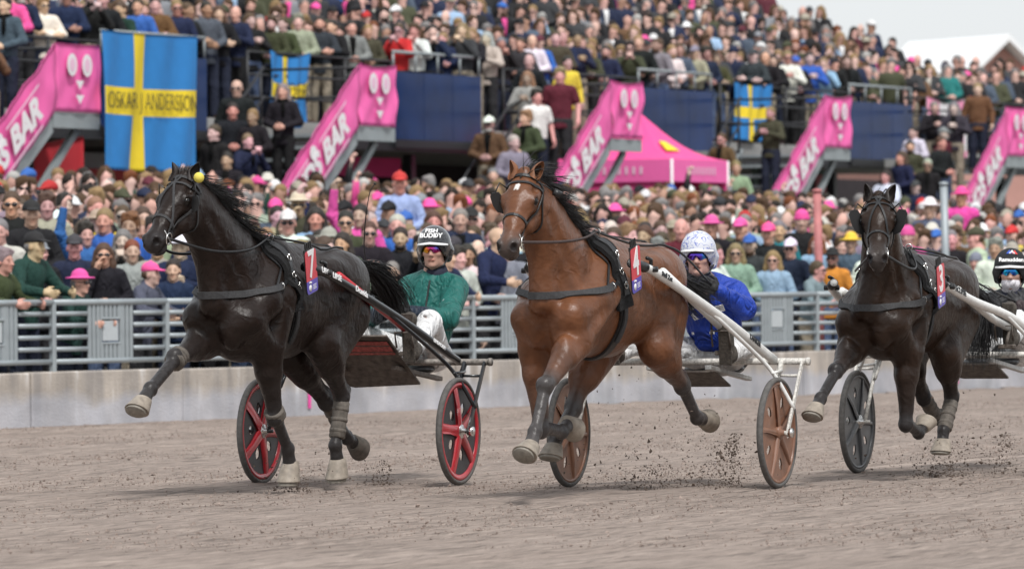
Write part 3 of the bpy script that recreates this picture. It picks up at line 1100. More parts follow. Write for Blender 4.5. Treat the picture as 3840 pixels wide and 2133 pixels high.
    def hcast(h, u, deg, off=.004, w0=-.05):
        a = math.radians(deg)
        d = h.w * math.cos(a) + h.v * math.sin(a)
        return h.cast(h.hd(u, 0, w0), d, off, .24 * h.hs)

    def hstrap(h, path, w, name="bridle_strap", n=24, mat=None, parent=None, t=.005):
        """strap over the head; path [(u,deg)]"""
        q = spline([(a, b, 0) for a, b in path], n)
        ps = [h.hcast(p.x, p.y) for p in q]
        pts = [p[0] for p in ps]
        pts = [pts[0]] + [(pts[i - 1] + pts[i] * 2 + pts[i + 1]) / 4 for i in range(1, n - 1)] + [pts[-1]]
        return MB().ribbon(pts, [p[1] for p in ps], w, t).build(name, mat or M_LEATHER, parent or h.root)

    def tack(h, opt):
        P, S, T = h.P, h.S, h.T
        br = empty("bridle", (0, 0, 0), 0, h.root)
        mat = opt.get('bridlemat', M_LEATHER)
        # crown, browband, cheekpieces, noseband, throat latch
        h.hstrap([(.03, -105), (.02, -50), (.02, 0), (.02, 50), (.03, 105)], .020, "crown_strap", parent=br, mat=mat)
        h.hstrap([(.06, -95), (.075, -45), (.085, 0), (.075, 45), (.06, 95)], .017, "browband", parent=br, mat=mat)
        for s in (1, -1):
            h.hstrap([(.04, s * 92), (.16, s * 108), (.30, s * 112), (.44, s * 118)], .015, "cheek_strap", parent=br, mat=mat)
        nb = opt.get('nose', .36)
        h.hstrap([(nb + .02, -150), (nb + .01, -90), (nb, 0), (nb + .01, 90), (nb + .02, 150)], .018, "noseband", parent=br, mat=mat)
        tp = [h.hd(.06, .088, -.05), h.hd(.13, .085, -.14), h.hd(.18, .045, -.215), h.hd(.19, 0, -.235), h.hd(.18, -.045, -.215), h.hd(.13, -.085, -.14), h.hd(.06, -.088, -.05)]
        MB().tube([h.clear(Vector(p), .006) for p in spline(tp, 28)], .006, 6).build("throat_strap", mat, br)
        if opt.get('cross'):
            h.hstrap([(.03, 8), (.14, -10), (.30, -45), (nb + .08, -95)], .015, "face_strap", parent=br, mat=mat)
            h.hstrap([(.03, -8), (.14, 10), (.30, 45), (nb + .08, 95)], .015, "face_strap", parent=br, mat=mat)
        bit = {}
        for s in (1, -1):
            p, n = h.hcast(.455, s * 118, .012)
            bit[s] = p
            mb = MB(); mb.ring(p, h.v * s + h.w * -.2, .036, .0045)
            mb.tube([p + h.w * .07, p - h.w * .06], .004, 6)
            mb.build("bit_ring", M_STEEL, br)
        h.bit = bit
        for s in opt.get('blinker_sides', (1, -1)):
            c = Vector(h.hd(opt.get('bu', .19), s * opt.get('bo', .135), opt.get('bw', -.02)))
            w, l = opt.get('blinker', (.075, .080))                          # reach outwards, half height
            fl = opt.get('flare', .45)
            c = Vector(h.hd(opt.get('bu', .17), s * opt.get('bo', .108), opt.get('bw', -.015)))
            x = (h.v * (s * .85) + h.u * fl).normalized()
            y = (h.w * .75 - h.u * .65); y = (y - x * y.dot(x)).normalized(); n = x.cross(y)
            poly = [(0, -l * .75), (w * .35, -l), (w * .8, -l * .7), (w, -l * .1), (w, l * .75), (w * .75, l), (w * .15, l * .9), (0, l * .5)]
            if s < 0: poly = poly[::-1]
            M = Matrix((x, y, n)).transposed().to_4x4(); M.translation = c
            MB().prism(poly, .006, M).build("blinker", M_BLACKP, br)
            c = c + x * (w * .6) + y * (l * .8)
            MB().tube([h.hcast(.08, s * 60)[0], Vector(h.hd(.07, s * .14, .05)), c], .0045, 6).build("blinker_stay", M_LEATHER, br)
        # breast collar
        zc = opt.get('zc', 1.245)
        pts, nr = [], []
        for i in range(41):
            a = -108 + 216 * i / 40
            q = math.radians(a)
            zz = zc - .07 * math.cos(q) + opt.get('collar_tilt', 0) * math.sin(q)
            p, n = h.cast(T(.22, 0, zz), (math.cos(q), math.sin(q), 0), .006)
            pts.append(p); nr.append(n)
        bc = MB().ribbon(pts[5:36], nr[5:36], .046, .009).build("breast_collar", M_WEB, h.root)
        for sl in (slice(0, 7), slice(34, 41)):
            MB().ribbon(pts[sl], nr[sl], .024, .008).build("trace_strap", M_LEATHER, bc)
        for i in (6, 34): MB().ring(pts[i], nr[i].cross(Vector((0, 0, 1))), .018, .003).build("ring", M_STEEL, bc)
        # neck strap down to the collar
        ps = []
        for a in np.linspace(-62, 62, 21):
            q = math.radians(a)
            p, n = h.cast(T(.20, 0, 1.30), (.06 * math.cos(q), math.sin(q), math.cos(q) * 1.0), .006)
            ps.append((p, n))
        ends = [(pts[31], nr[31]), (pts[9], nr[9])]
        neck_pts = [ends[1]] + ps + [ends[0]]
        MB().ribbon([p[0] for p in neck_pts], [p[1] for p in neck_pts], .016, .006).build("neck_strap", M_LEATHER, bc)
        # saddle pad, saddle and girth: a band round the trunk
        x0 = opt.get('gx', -.02)
        def band(dx, lo, hi, n, off, lean=.14):
            r = []
            for i in range(n):
                q = math.radians(lo + (hi - lo) * i / (n - 1))
                z = 1.22 + math.cos(q) * .3
                c = Vector(T(x0 + dx + lean * math.cos(q) * .5, 0, 1.20)); d = Vector((0, math.sin(q), math.cos(q)))
                mx = (.305 + .05 * abs(math.cos(q))) * S
                hit = h.bvh.ray_cast(c + d * (mx + .10 * S if abs(q) < 2.0 else mx + .012), -d)
                if hit[0] is None or (hit[0] - c).length < .2 * S: r.append((c + d * (mx * .97 + off), d))
                else: r.append((hit[0] + hit[1] * off, hit[1]))
            for _ in range(2): r = [r[0]] + [((r[i - 1][0] + r[i][0] * 2 + r[i + 1][0]) / 4, r[i][1]) for i in range(1, n - 1)] + [r[-1]]
            return [a[0] for a in r], [a[1] for a in r]
        p1, n1 = band(0, -180, 180, 73, .004)
        MB().ribbon(p1[:-1], n1[:-1], .075, .014, closed=True).build("girth", M_LEATHER, h.root)
        p2, n2 = band(0, -100, 100, 45, .010)
        sp = MB().ribbon(p2, n2, .15, .024).build("saddle_pad", M_FLEECE, h.root)
        p3, n3 = band(-.01, -82, 82, 40, .034)
        MB().ribbon(p3, n3, .058, .010).build("saddle", M_LEATHER, sp)
        for s in (-1, 1):
            for q in (38, 55, 70):
                i = int((s * q + 82) / 164 * 39)
                mb = MB(); mb.ring(p3[i] + n3[i] * .014, n3[i], .021, .0035, 14, 5)
                mb.ball(p3[i] + n3[i] * .018 + Vector((.012, 0, .012)), .011, 8, 6)
                mb.build("buckle", M_STEEL, sp)
        top = p3[20]; h.terret = {}
        for s in (1, -1):
            c = p3[int((s * 17 + 82) / 164 * 39)] + Vector((0, 0, .036))
            h.terret[s] = c
            MB().ring(c, (1, .25, 0), .021, .004).build("terret", M_STEEL, sp)
        # hanging girth straps with buckles (left side visible)
        for s in (1, -1):
            i = int((s * 84 + 180) / 360 * 72); j = int((s * 150 + 180) / 360 * 72)
            a, b = sorted((i, j))
            MB().ribbon([p + n * .016 for p, n in zip(p1[a:b], n1[a:b])], n1[a:b], .034, .012).build("girth_strap", M_WEB, h.root)
        # back strap to the tail
        r = [h.cast((x, 0, 1.2), (0, .02, 1), .006) for x in np.linspace(x0 * S - .05, -1.04 * S, 18)]
        MB().ribbon([a[0] for a in r], [a[1] for a in r], .03, .008).build("back_strap", M_LEATHER, h.root)
        # reins from bit to terret
        for s in (1, -1):
            a, b = bit[s], h.terret[s]
            mid = [lerp(a, b, t) for t in (.33, .66)]
            side = opt.get('rein_out', .07); sag = opt.get('rein_sag', .06)
            ctl = [a] + [h.clear(Vector(m) + Vector((0, s * side, -sag)), .02) for m in mid] + [b]
            MB().tube([h.clear(p, .012) for p in spline(ctl, 30)], .0095, 6, flat=.55).build("rein", opt.get('reinmat', M_LEATHER), h.root)


    def overcheck(h):
        c = [Vector(p) for p in spline(h.crest, 16)]
        n = (Vector(h.crest[2]) - Vector(h.neck[2])).normalized()
        MB().tube([p + n * .075 + Vector((0, .03, 0)) for p in c[1:]] + [Vector(h.hd(.05, 0, .075))], .0045, 5).build("check_rein", M_LEATHER, h.root)

    def clear(h, p, off):
        """push a point out of the body"""
        loc, n, i, d = h.bvh.find_nearest(p)
        if loc is not None and (p - loc).dot(n) < off: return loc + n * off
        return p

    def number(h, txt, c, yaw=0.0, tilt=0.0, lean=.22):
        """saddle cloth number plate standing in a holder on the near side"""
        pl = empty("number_plate", c, 0, h.root)
        pl.rotation_euler = (tilt, lean, yaw); pl.scale = (.9, .9, .9)
        w, ht, r = .098, .158, .03

        def rr(w, ht, r):
            out = []
            for cx, cy, a0 in ((w - r, ht - r, 0), (-w + r, ht - r, 90), (-w + r, -ht + r, 180), (w - r, -ht + r, 270)):
                out += [(cx + r * math.cos(math.radians(a0 + k * 22.5)), cy + r * math.sin(math.radians(a0 + k * 22.5))) for k in range(5)]
            return out
        # plate plane: x backwards (reads left to right from the horse's left side), z up, normal +y
        M = Matrix(((-1, 0, 0, 0), (0, 0, 1, 0), (0, 1, 0, 0), (0, 0, 0, 1)))
        MB().prism(rr(w, ht, r), .006, M).build("backing", M_BLACKP, pl)
        cut = -ht + .098
        P = rr(w - .006, ht - .006, r - .004)
        up = [p for p in P if p[1] > cut]; dn = [p for p in P if p[1] <= cut]
        upoly = [(w - .006, cut)] + up + [(-w + .006, cut)]
        dpoly = [(-w + .006, cut)] + dn + [(w - .006, cut)]
        MB().prism(upoly, .003, Matrix.Translation((0, .0045, 0)) @ M).build("red_field", M_RED, pl)
        MB().prism(dpoly, .003, Matrix.Translation((0, .0045, 0)) @ M).build("violet_field", M_VIOLET, pl)
        text_on("digit", txt, .27, (0, .0075, .045), (-1, 0, 0), (0, 0, 1), M_WHITEP, pl, squeeze=.80, bold=.006)
        mb = MB()
        mb.lathe([(.001, 0), (.024, 0), (.024, .002), (.001, .002)], 14, Matrix.Translation((.040, .0065, -.112)) @ Matrix.Rotation(-math.pi / 2, 4, 'X'))
        mb.tube([(.055, .008, -.075), (.04, .008, -.068), (.03, .008, -.078), (.02, .008, -.072)], .005, 5)
        mb.build("crest_mark", M_WHITEP, pl)
        for dz, ww in ((-.10, .030), (-.113, .025), (-.126, .028)):
            MB().box((-.035, .0066, dz), (ww * 2, .0012, .005)).build("print_line", M_WHITEP, pl)
        mb = MB()
        for k in range(4): mb.box((-.045 + .03 * k, -.01, ht + .02), (.014, .012, .06), None, .003)
        mb.box((0, -.012, ht - .01), (.14, .014, .03), None, .004)
        mb.build("holder", M_BLACKP, pl)
        return pl


def coat_material(name, rough=.40, dust=.25, spec=.14):
    m = material(name, (.02, .015, .012), rough, source='tint', noise=.28, nscale=9, bump=.12, bscale=420, spec=spec)
    nt = m.node_tree; N = nt.nodes; L = nt.links; b = N["Principled BSDF"]
    tc = N.new("ShaderNodeTexCoord")
    def nz_(scale, detail, dist=0.0):
        q = N.new("ShaderNodeTexNoise"); q.inputs["Scale"].default_value = scale; q.inputs["Detail"].default_value = detail; q.inputs["Distortion"].default_value = dist
        L.new(tc.outputs["Object"], q.inputs["Vector"]); return q.outputs[0]
    def mth(op, a, b_):
        q = N.new("ShaderNodeMath"); q.operation = op
        for k, x in enumerate((a, b_)):
            if isinstance(x, float): q.inputs[k].default_value = x
            else: L.new(x, q.inputs[k])
        return q.outputs[0]
    vein = mth('ABSOLUTE', mth('SUBTRACT', nz_(9, 1, .8), .5), 0.0)             # ridges of veins and tendons under thin skin
    hgt = mth('ADD', mth('MULTIPLY', nz_(6, 3), 1.1), mth('ADD', mth('MULTIPLY', vein, -.9), mth('ADD', mth('MULTIPLY', nz_(26, 3), .22), mth('MULTIPLY', nz_(330, 1), .05))))
    bp = N.new("ShaderNodeBump"); bp.inputs["Strength"].default_value = .72; bp.inputs["Distance"].default_value = .020
    L.new(hgt, bp.inputs["Height"]); L.new(bp.outputs[0], b.inputs["Normal"])
    # short coat: stretched fine noise in the roughness, pale dust specks
    nz = N.new("ShaderNodeTexNoise"); nz.inputs["Scale"].default_value = 55; nz.inputs["Detail"].default_value = 6
    L.new(tc.outputs["Object"], nz.inputs["Vector"])
    mr = N.new("ShaderNodeMapRange"); mr.inputs[3].default_value = rough - .10; mr.inputs[4].default_value = rough + .16
    L.new(nz.outputs[0], mr.inputs[0]); L.new(mr.outputs[0], b.inputs["Roughness"])
    vo = N.new("ShaderNodeTexNoise"); vo.inputs["Scale"].default_value = 240; vo.inputs["Detail"].default_value = 1
    L.new(tc.outputs["Object"], vo.inputs["Vector"])
    cr = N.new("ShaderNodeMapRange"); cr.inputs[1].default_value = .66; cr.inputs[2].default_value = .74; cr.inputs[3].default_value = 0; cr.inputs[4].default_value = dust
    L.new(vo.outputs[0], cr.inputs[0])
    n2 = N.new("ShaderNodeTexNoise"); n2.inputs["Scale"].default_value = 5; n2.inputs["Detail"].default_value = 4
    L.new(tc.outputs["Object"], n2.inputs["Vector"])
    m2 = N.new("ShaderNodeMath"); m2.operation = 'MULTIPLY'
    L.new(cr.outputs[0], m2.inputs[0]); L.new(n2.outputs[0], m2.inputs[1])
    mx = N.new("ShaderNodeMix"); mx.data_type = 'RGBA'
    src = b.inputs["Base Color"].links[0].from_socket
    L.new(m2.outputs[0], mx.inputs[0]); L.new(src, mx.inputs[6]); mx.inputs[7].default_value = (.30, .25, .21, 1)
    L.new(mx.outputs[2], b.inputs["Base Color"])
    return m


M_COAT1 = coat_material("black brown coat", .29, .14, .20)
M_COAT4 = coat_material("bay coat", .30, .10, .30)
M_COAT3 = coat_material("dark bay coat", .29, .14, .20)
M_HAIRB = material("black horse hair", (.008, .007, .007), .38, noise=.4, nscale=30, spec=.5)
M_HAIRG = material("grey black horse hair", (.016, .015, .016), .42, noise=.4, nscale=30, spec=.5)
M_EAR1 = material("black brown ear", (.020, .014, .012), .55, noise=.3, nscale=30, bump=.2)
M_EAR4 = material("bay ear", (.19, .075, .032), .6, noise=.3, nscale=30, bump=.2)
M_YELLOW = material("yellow foam", (.72, .60, .10), .7, noise=.1, bump=.2)

black = dict(coat=(.0165, .0105, .0085), points=(.036, .033, .033), muzzle=(.030, .026, .026), belly=(.02, .014, .012))
bay = dict(coat=(.135, .053, .024), points=(.058, .052, .051), muzzle=(.060, .048, .044), belly=(.2, .09, .04))
dark = dict(coat=(.024, .0135, .009), points=(.028, .025, .025), muzzle=(.045, .038, .036), belly=(.03, .02, .015))

horse1 = Horse("trotting_horse", "black brown trotting horse wearing number 7 with a yellow ball on its bridle", (-1.564, 35.958, 0), 25, dict(
    black, mat=M_COAT1, hairmat=M_HAIRB, earmat=M_EAR1, seed=3, poll=(1.035, -.01, 1.955), face=(.43, -.045, -.405),
    ears=((-.18, .42, 1.0), (.05, -.12, 1.0)),
    legs=dict(RF=[(.53, -.15, .96), (.955, -.13, .865), (1.275, -.13, .69), (1.385, -.13, .605), (1.44, -.13, .525)],
              LF=[(.27, .15, .90), (.121, .13, .49), (-.085, .11, .28), (-.135, .10, .165), (-.135, .10, .045)],
              LH=[(-.47, .17, .93), (-.80, .135, .60), (-.733, .12, .284), (-.765, .12, .165), (-.78, .12, .055)],
              RH=[(-.68, -.16, .86), (-1.08, -.12, .555), (-1.38, -.12, .31), (-1.49, -.12, .275), (-1.585, -.12, .262)]),
    bootmat=dict(RH=M_BOOTD), mane_dir=(-.62, .30, -.30), mane_len=.30, mane_g=(-.03, .012, -.055), forelock=(-.5, -.2, .5), forelock_len=.09,
    tail=[(-1.27, .02, 1.43), (-1.47, .04, 1.375), (-1.66, .06, 1.26), (-1.78, .05, 1.10)], tail_spread=(.05, .06, .07)))
horse4 = Horse("trotting_horse", "bay trotting horse with a white star and dark legs wearing number 4", (.468, 34.849, 0), 24, dict(
    bay, mat=M_COAT4, hairmat=M_HAIRG, earmat=M_EAR4, seed=5, poll=(.945, 0, 1.93), face=(.394, .03, -.45), star=(.125, -.005),
    ears=((-.25, .55, 1.0), (.0, -.25, 1.0)),
    legs=dict(LF=[(.57, .15, .95), (.965, .13, .695), (1.125, .13, .43), (1.205, .13, .335), (1.28, .13, .262)],
              RF=[(.47, -.15, .90), (.445, -.13, .435), (.155, -.12, .40), (.045, -.12, .445), (-.06, -.12, .440)],
              LH=[(-.62, .19, .90), (-1.085, .17, .66), (-1.325, .17, .45), (-1.44, .17, .445), (-1.545, .17, .462)],
              RH=[(-.46, -.19, .86), (-.30, -.24, .54), (-.035, -.24, .36), (.01, -.24, .30), (.035, -.24, .222)]),
    bootmat={}, mane_dir=(-.50, .36, -.30), mane_len=.24, mane_g=(-.03, .01, -.06), mane_n=1250, forelock_n=170, forelock=(-.9, .5, .5), forelock_len=.22,
    tail=[(-1.22, .02, 1.37), (-1.37, .04, 1.30), (-1.52, .07, 1.22), (-1.68, .13, 1.19)], tail_n=560, tail_spread=(.05, .05, .06)))
horse3 = Horse("trotting_horse", "dark bay trotting horse with open blinkers wearing number 3", (2.546, 37.327, 0), 24, dict(
    dark, mat=M_COAT3, hairmat=M_HAIRG, earmat=M_EAR1, seed=8, S=.925, dz=.02, poll=(.70, .115, 1.815), face=(.419, .141, -.407), bend=.0, head=.95,
    ears=((-.12, .45, 1.0), (.08, -.20, 1.0)),
    legs=dict(RF=[(.52, -.14, .87), (.86, -.13, .725), (1.135, -.13, .565), (1.225, -.13, .50), (1.275, -.13, .42)],
              LF=[(.26, .14, .83), (.265, .13, .385), (.03, .13, .31), (-.06, .13, .355), (-.12, .13, .42)],
              LH=[(-.42, .16, .83), (-.65, .12, .535), (-.485, .12, .315), (-.46, .12, .235), (-.447, .12, .155)],
              RH=[(-.50, -.15, .83), (-.77, -.12, .525), (-1.01, -.12, .375), (-1.075, -.12, .385), (-1.13, -.12, .41)]),
    bootmat=dict(RH=M_BOOTD), mane_dir=(-.8, -.1, .1), mane_len=.16, forelock=(-.4, 0, .3), forelock_len=.06,
    tail=[(-1.16, .03, 1.28), (-1.26, .06, 1.20), (-1.33, .08, 1.02), (-1.35, .10, .70)], tail_n=620, tail_spread=(.04, .05, .05)))

horse1.tack(dict(cross=True, nose=.36, blinker=(.055, .052), flare=-.10, bu=.16, bw=-.05, bo=.11, gx=.07, zc=1.325, rein_sag=.08, bridlemat=M_WEB))
horse4.tack(dict(cross=False, nose=.33, blinker=(.068, .070), blinker_sides=(-1,), flare=.35, gx=.06, zc=1.305, rein_sag=.02, reinmat=M_RUBBERREIN))
horse3.tack(dict(cross=True, nose=.34, blinker=(.075, .088), flare=.40, gx=.08, zc=1.275, rein_sag=.10, rein_out=.10))
horse1.number("7", (.03, .345, 1.40), .05, -.03)
horse4.number("4", (.11, .36, 1.39), .05, -.03)
horse3.number("3", (.33, .40, 1.275), .05, -.03)
horse1.shin_boots('LH', M_BOOTD, .10, .85, .052)
horse1.shin_boots('RH', M_BOOTD, -.02, .6, .052)
horse1.shin_boots('LF', M_BOOTD, -.16, .06, .062)
horse1.shin_boots('RF', M_BOOTD, -.20, .08, .062)
horse3.shin_boots('LH', M_BOOTD, .12, .95, .048)
horse3.shin_boots('RH', M_BOOTD, .05, .9, .048)
for _h in (horse1, horse4, horse3): _h.overcheck()
_c = Vector(horse1.hd(.03, .155, .06))
MB().ball(_c, .033).build("ball", M_YELLOW, horse1.root)
MB().tube([_c, Vector(horse1.hd(.04, .09, .03))], .004, 6).build("cord", M_LEATHER, horse1.root)
MB().tube([horse4.hd(.06, .19, -.05), horse4.hd(.06, .225, -.085)], .022, 12).build("ear_plug", M_BLACKP, horse4.root)
MB().tube([horse4.hd(.04, .09, .02), horse4.hd(.05, .14, .0), horse4.hd(.06, .19, -.05)], .004, 6).build("cord", M_LEATHER, horse4.root)
# ------------------------------------------------------------------ sulkies
M_TYRE = material("grey rubber tyre", (.10, .095, .09), .8, noise=.3, nscale=40, bump=.2)
M_RIMRED = material("glossy red wheel", (.42, .018, .028), .28, noise=.15, nscale=15, coat=.4)
M_DISCK = material("charcoal wheel disc", (.028, .028, .031), .45, noise=.25, nscale=25)
M_RIMBR = material("brown wheel disc", (.225, .112, .070), .42, noise=.22, nscale=12, coat=.2)
M_RIMGR = material("grey wheel disc", (.085, .088, .093), .45, noise=.22, nscale=12, coat=.2)
M_TUBEK = material("black painted tube", (.013, .014, .016), .28, coat=.3, noise=.2)
M_TUBEW = material("white painted tube", (.72, .72, .70), .35, noise=.10, nscale=30, coat=.2)
M_TUBER = material("red painted tube", (.50, .025, .035), .3, coat=.3, noise=.1)
M_MUDSTEEL = material("mud splashed tube", (.22, .20, .18), .6, .3, noise=.55, nscale=45, bump=.2)
M_MUDWHITE = material("mud splashed white tube", (.58, .56, .52), .55, noise=.45, nscale=60, bump=.2)
M_BOARD = material("muddy splash board", (.125, .105, .09), .75, noise=.5, nscale=22, bump=.3, bscale=90)
M_BOARDRED = material("muddy red lettering band", (.40, .085, .075), .6, noise=.55, nscale=50)
M_GREYBEAM = material("grey aluminium beam", (.42, .42, .41), .45, .4, noise=.3, nscale=30)
M_SOLE = material("boot sole rubber", (.075, .065, .055), .9, noise=.5, nscale=60, bump=.5, bscale=120)


DISCS = {}


def wheel(parent, c, side, style, spin):
    """rim, tyre, disc or star with holes; axle along y"""
    R = .352
    w = empty("wheel", c, 0, parent)
    w.rotation_euler = (0, spin, 0)
    X = Matrix.Rotation(-math.pi / 2, 4, 'X')
    mb = MB()
    prof = [(R - .030, -.014), (R - .020, -.022), (R - .006, -.017), (R, -.006), (R, .006), (R - .006, .017), (R - .020, .022), (R - .030, .014), (R - .030, -.014)]
    mb.lathe(prof, 56, X); mb.f = mb.f[:-2]; mb.sm = mb.sm[:-2]
    mb.build("tyre", M_TYRE, w)
    rm = {'red': M_RIMRED, 'brown': M_RIMBR, 'grey': M_RIMGR}[style]
    mb = MB()
    rin = R - (.068 if style == 'red' else .050)
    prof = [(rin, -.010), (R - .045, -.016), (R - .029, -.013), (R - .029, .013), (R - .045, .016), (rin, .010), (rin, -.010)]
    mb.lathe(prof, 56, X); mb.f = mb.f[:-2]; mb.sm = mb.sm[:-2]
    mb.build("rim", rm, w)
    # disc cut by five openings
    nh = 5
    hole_r, hole_in, hole_out = .036, (.120 if style == 'red' else .165), (.200 if style == 'red' else .245)
    verts, faces = [], []
    NA, rad = 200, [.03, .06, hole_in, .5 * (hole_in + hole_out), hole_out, R - .05]
    rad = sorted(set(list(np.linspace(.03, R - .045, 44))))
    inside = lambda r, a: abs(((a / (2 * math.pi) * nh + .5) % 1) - .5) * 2 * math.pi / nh * r < (.030 if style == 'red' else .025) * math.sin(math.pi * min(1, max(0, (r - hole_in) / (hole_out - hole_in)))) ** .5 if hole_in < r < hole_out else False
    for sgn in (-.004, .004):
        for r in rad:
            for k in range(NA):
                a = 2 * math.pi * k / NA
                verts.append((r * math.sin(a), sgn, r * math.cos(a)))
    o = len(rad) * NA
    for i in range(len(rad) - 1):
        for k in range(NA):
            rm_, am = (rad[i] + rad[i + 1]) / 2, 2 * math.pi * (k + .5) / NA
            if inside(rm_, am): continue
            a, b, c2, d = i * NA + k, i * NA + (k + 1) % NA, (i + 1) * NA + (k + 1) % NA, (i + 1) * NA + k
            faces += [(a, b, c2, d), (o + a, o + d, o + c2, o + b)]
    if style not in DISCS: DISCS[style] = MB().add(verts, faces, True).mesh("disc")
    obj("disc", DISCS[style], M_DISCK if style == 'red' else rm, w)
    for k in range(5):
        a = 2 * math.pi * (k + .5) / 5
        dx, dz = math.sin(a), math.cos(a)
        sx, sz = dz, -dx
        mb = MB()
        t = .018
        wi, wo = (.040, .030) if style == 'red' else (.022, .014)
        P = []
        for y in (-t, t):
            for r, hw in ((.035, wi), (.18, (wi + wo) / 2 * .85), (rin + .012, wo * 1.15)):
                if r > .25: y = y * .45
                P += [(dx * r - sx * hw, y, dz * r - sz * hw), (dx * r - sx * hw * .45, y * 1.35, dz * r - sz * hw * .45), (dx * r + sx * hw * .45, y * 1.35, dz * r + sz * hw * .45), (dx * r + sx * hw, y, dz * r + sz * hw)]
        F = []
        for q, fl in ((0, False), (12, True)):
            for i in range(2):
                for j in range(3):
                    f = (q + i * 4 + j, q + i * 4 + j + 1, q + (i + 1) * 4 + j + 1, q + (i + 1) * 4 + j)
                    F.append(f[::-1] if fl else f)
        for i in range(2):
            for j in (0, 3):
                F.append((i * 4 + j, (i + 1) * 4 + j, 12 + (i + 1) * 4 + j, 12 + i * 4 + j))
        mb.add(P, F, True).build("spoke", rm, w)
    hub = MB().lathe([(.001, -.05), (.018, -.05), (.020, -.032), (.044, -.028), (.048, -.018), (.048, .018), (.044, .028), (.020, .032), (.018, .05), (.001, .05)], 18, X)
    hub.build("hub", M_STEEL if style != 'brown' else rm, w)
    return w


def sulky(name, label, loc, deg, style, fz=1.43):
    th = math.radians(deg)
    root = empty(name, (loc[0], loc[1], 0), math.atan2(-math.cos(th), -math.sin(th)))
    tag(root, label, "sulky", "racing sulkies")
    frame = {'red': M_MUDSTEEL, 'brown': M_MUDWHITE, 'grey': M_MUDWHITE}[style]
    shaft = {'red': M_TUBEK, 'brown': M_TUBEW, 'grey': M_TUBEW}[style]
    inner = {'red': M_TUBER, 'brown': M_TUBEW, 'grey': M_TUBEW}[style]
    fork = {'red': M_TUBEK, 'brown': M_MUDWHITE, 'grey': M_MUDWHITE}[style]
    hz, bx, bz = .352, -.29, .80
    for s in (1, -1):
        wheel(root, (0, s * .71, hz), s, style, .25 + .6 * (s > 0))
        mb = MB()
        mb.bar((bx + .02, s * .79, bz), (.0, s * .775, hz - .02), .016, .036, (1, 0, 0), .004)
        mb.tube([(bx + .02, s * .645, bz), (.0, s * .655, hz)], .014, 8)
        mb.tube([(bx, s * .65, bz), (bx + .07, s * .655, bz - .09), (bx + .07, s * .785, bz - .09)], .010, 8)
        mb.tube([(0, s * .62, hz), (0, s * .80, hz)], .012, 10)
        mb.tube([(bx, s * .63, bz - .02), (bx + .14, s * .63, bz - .16)], .012, 8)
        mb.build("fork", fork, root)
        MB().lathe([(.001, -.012), (.03, -.012), (.03, .012), (.001, .012)], 12, Matrix.Translation((0, s * .805, hz)) @ Matrix.Rotation(math.pi / 2, 4, 'X')).build("axle_nut", M_STEEL, root)
        pts = spline([(bx + .03, s * .60, bz + .01), (.35, s * .53, 1.04), (1.0, s * .45, .80 + (fz - .80) * .73), (1.42, s * .40, .80 + (fz - .80) * .93), (1.66 if s > 0 and fz > 1.4 else 1.50, s * .36, fz)], 22)
        mb = MB().tube(pts, [.030 if style != 'red' else .026] * 15 + [.027 if style != 'red' else .024] * 7, 12)
        sh = mb.build("shaft", shaft, root)
        MB().tube(pts[17:], .031, 12).build("shaft_end", M_BLACKP, sh)
        c = pts[16]
        mb = MB(); mb.tube([c + Vector((0, -.05, .0)), c + Vector((0, .05, 0))], .018, 10); mb.tube([c + Vector((-.02, 0, .0)), c + Vector((-.02, 0, .06)), c + Vector((.05, 0, .07))], .012, 8)
        mb.build("quick_hitch", M_BLACKP, sh)
        # upper inner tube that carries the foot rest, brace down to the fork
        MB().tube([(1.22, s * .40, fz - .055), (.35, s * .37, 1.115 - (1.43 - fz) * .5), (-.05, s * .36, .985)], .024 if style == 'red' else .027, 12).build("inner_tube", inner, root)
        mb = MB(); mb.tube(spline([(.62, s * .50, 1.12), (.1, s * .62, .84), (-.02, s * .70, .70), (-.10, s * .79, .50)], 16), .014, 8)
        mb.tube([(.02, s * .69, .73), (bx + .05, s * .66, .74)], .010, 8)
        mb.build("brace", shaft if style != 'red' else M_TUBEK, root)
        # foot rest
        mb = MB(); mb.box((.03, s * .37, .86), (.05, .12, .03), None, .008); mb.tube([(-.03, s * .37, .99), (.05, s * .37, .86)], .012, 8)
        mb.tube([(.08, s * .31, .90), (.11, s * .31, 1.0), (.11, s * .43, 1.0), (.08, s * .43, .90)], .007, 6)
        mb.build("foot_rest", M_BOARD, root)
    mb = MB().tube([(bx, -.82, bz), (bx, .82, bz)], .022, 12)
    for s in (1, -1): mb.lathe([(.001, -.01), (.026, -.01), (.026, .012), (.001, .012)], 12, Matrix.Translation((bx, s * .822, bz)) @ Matrix.Rotation(math.pi / 2, 4, 'X'))
    mb.build("cross_bar", frame, root)
    # seat and carrier
    mb = MB()
    for s in (1, -1): mb.bar((bx + .16, s * .20, bz - .035), (bx - .62, s * .20, bz - .12), .045, .03, (0, 0, 1), .004)
    mb.build("seat_beam", M_GREYBEAM if style != 'red' else M_BOARD, root)
    g = SDF((-1.15, -.30, .55), (-.45, .30, 1.0), .016)
    g.ell((-.80, 0, .745), (.20, .20, .05), k=.03, col=(1, 1, 1)); g.ell((-.96, 0, .80), (.05, .19, .075), k=.06, col=(1, 1, 1))
    obj("seat", g.mesh("seat", 2), M_BLACKP, root)
    if style == 'red':
        q = [(.06, .02, 1.0), (-.30, .02, .70)]
        P = [(.10, .25, .985), (.10, -.40, .985), (-.34, -.34, .675), (-.46, -.22, .64), (-.46, .25, .66)]
    else:
        P = [(-.26, .20, .745), (-.26, -.20, .745), (-.52, -.20, .66), (-.56, -.12, .645), (-.56, .20, .645)]
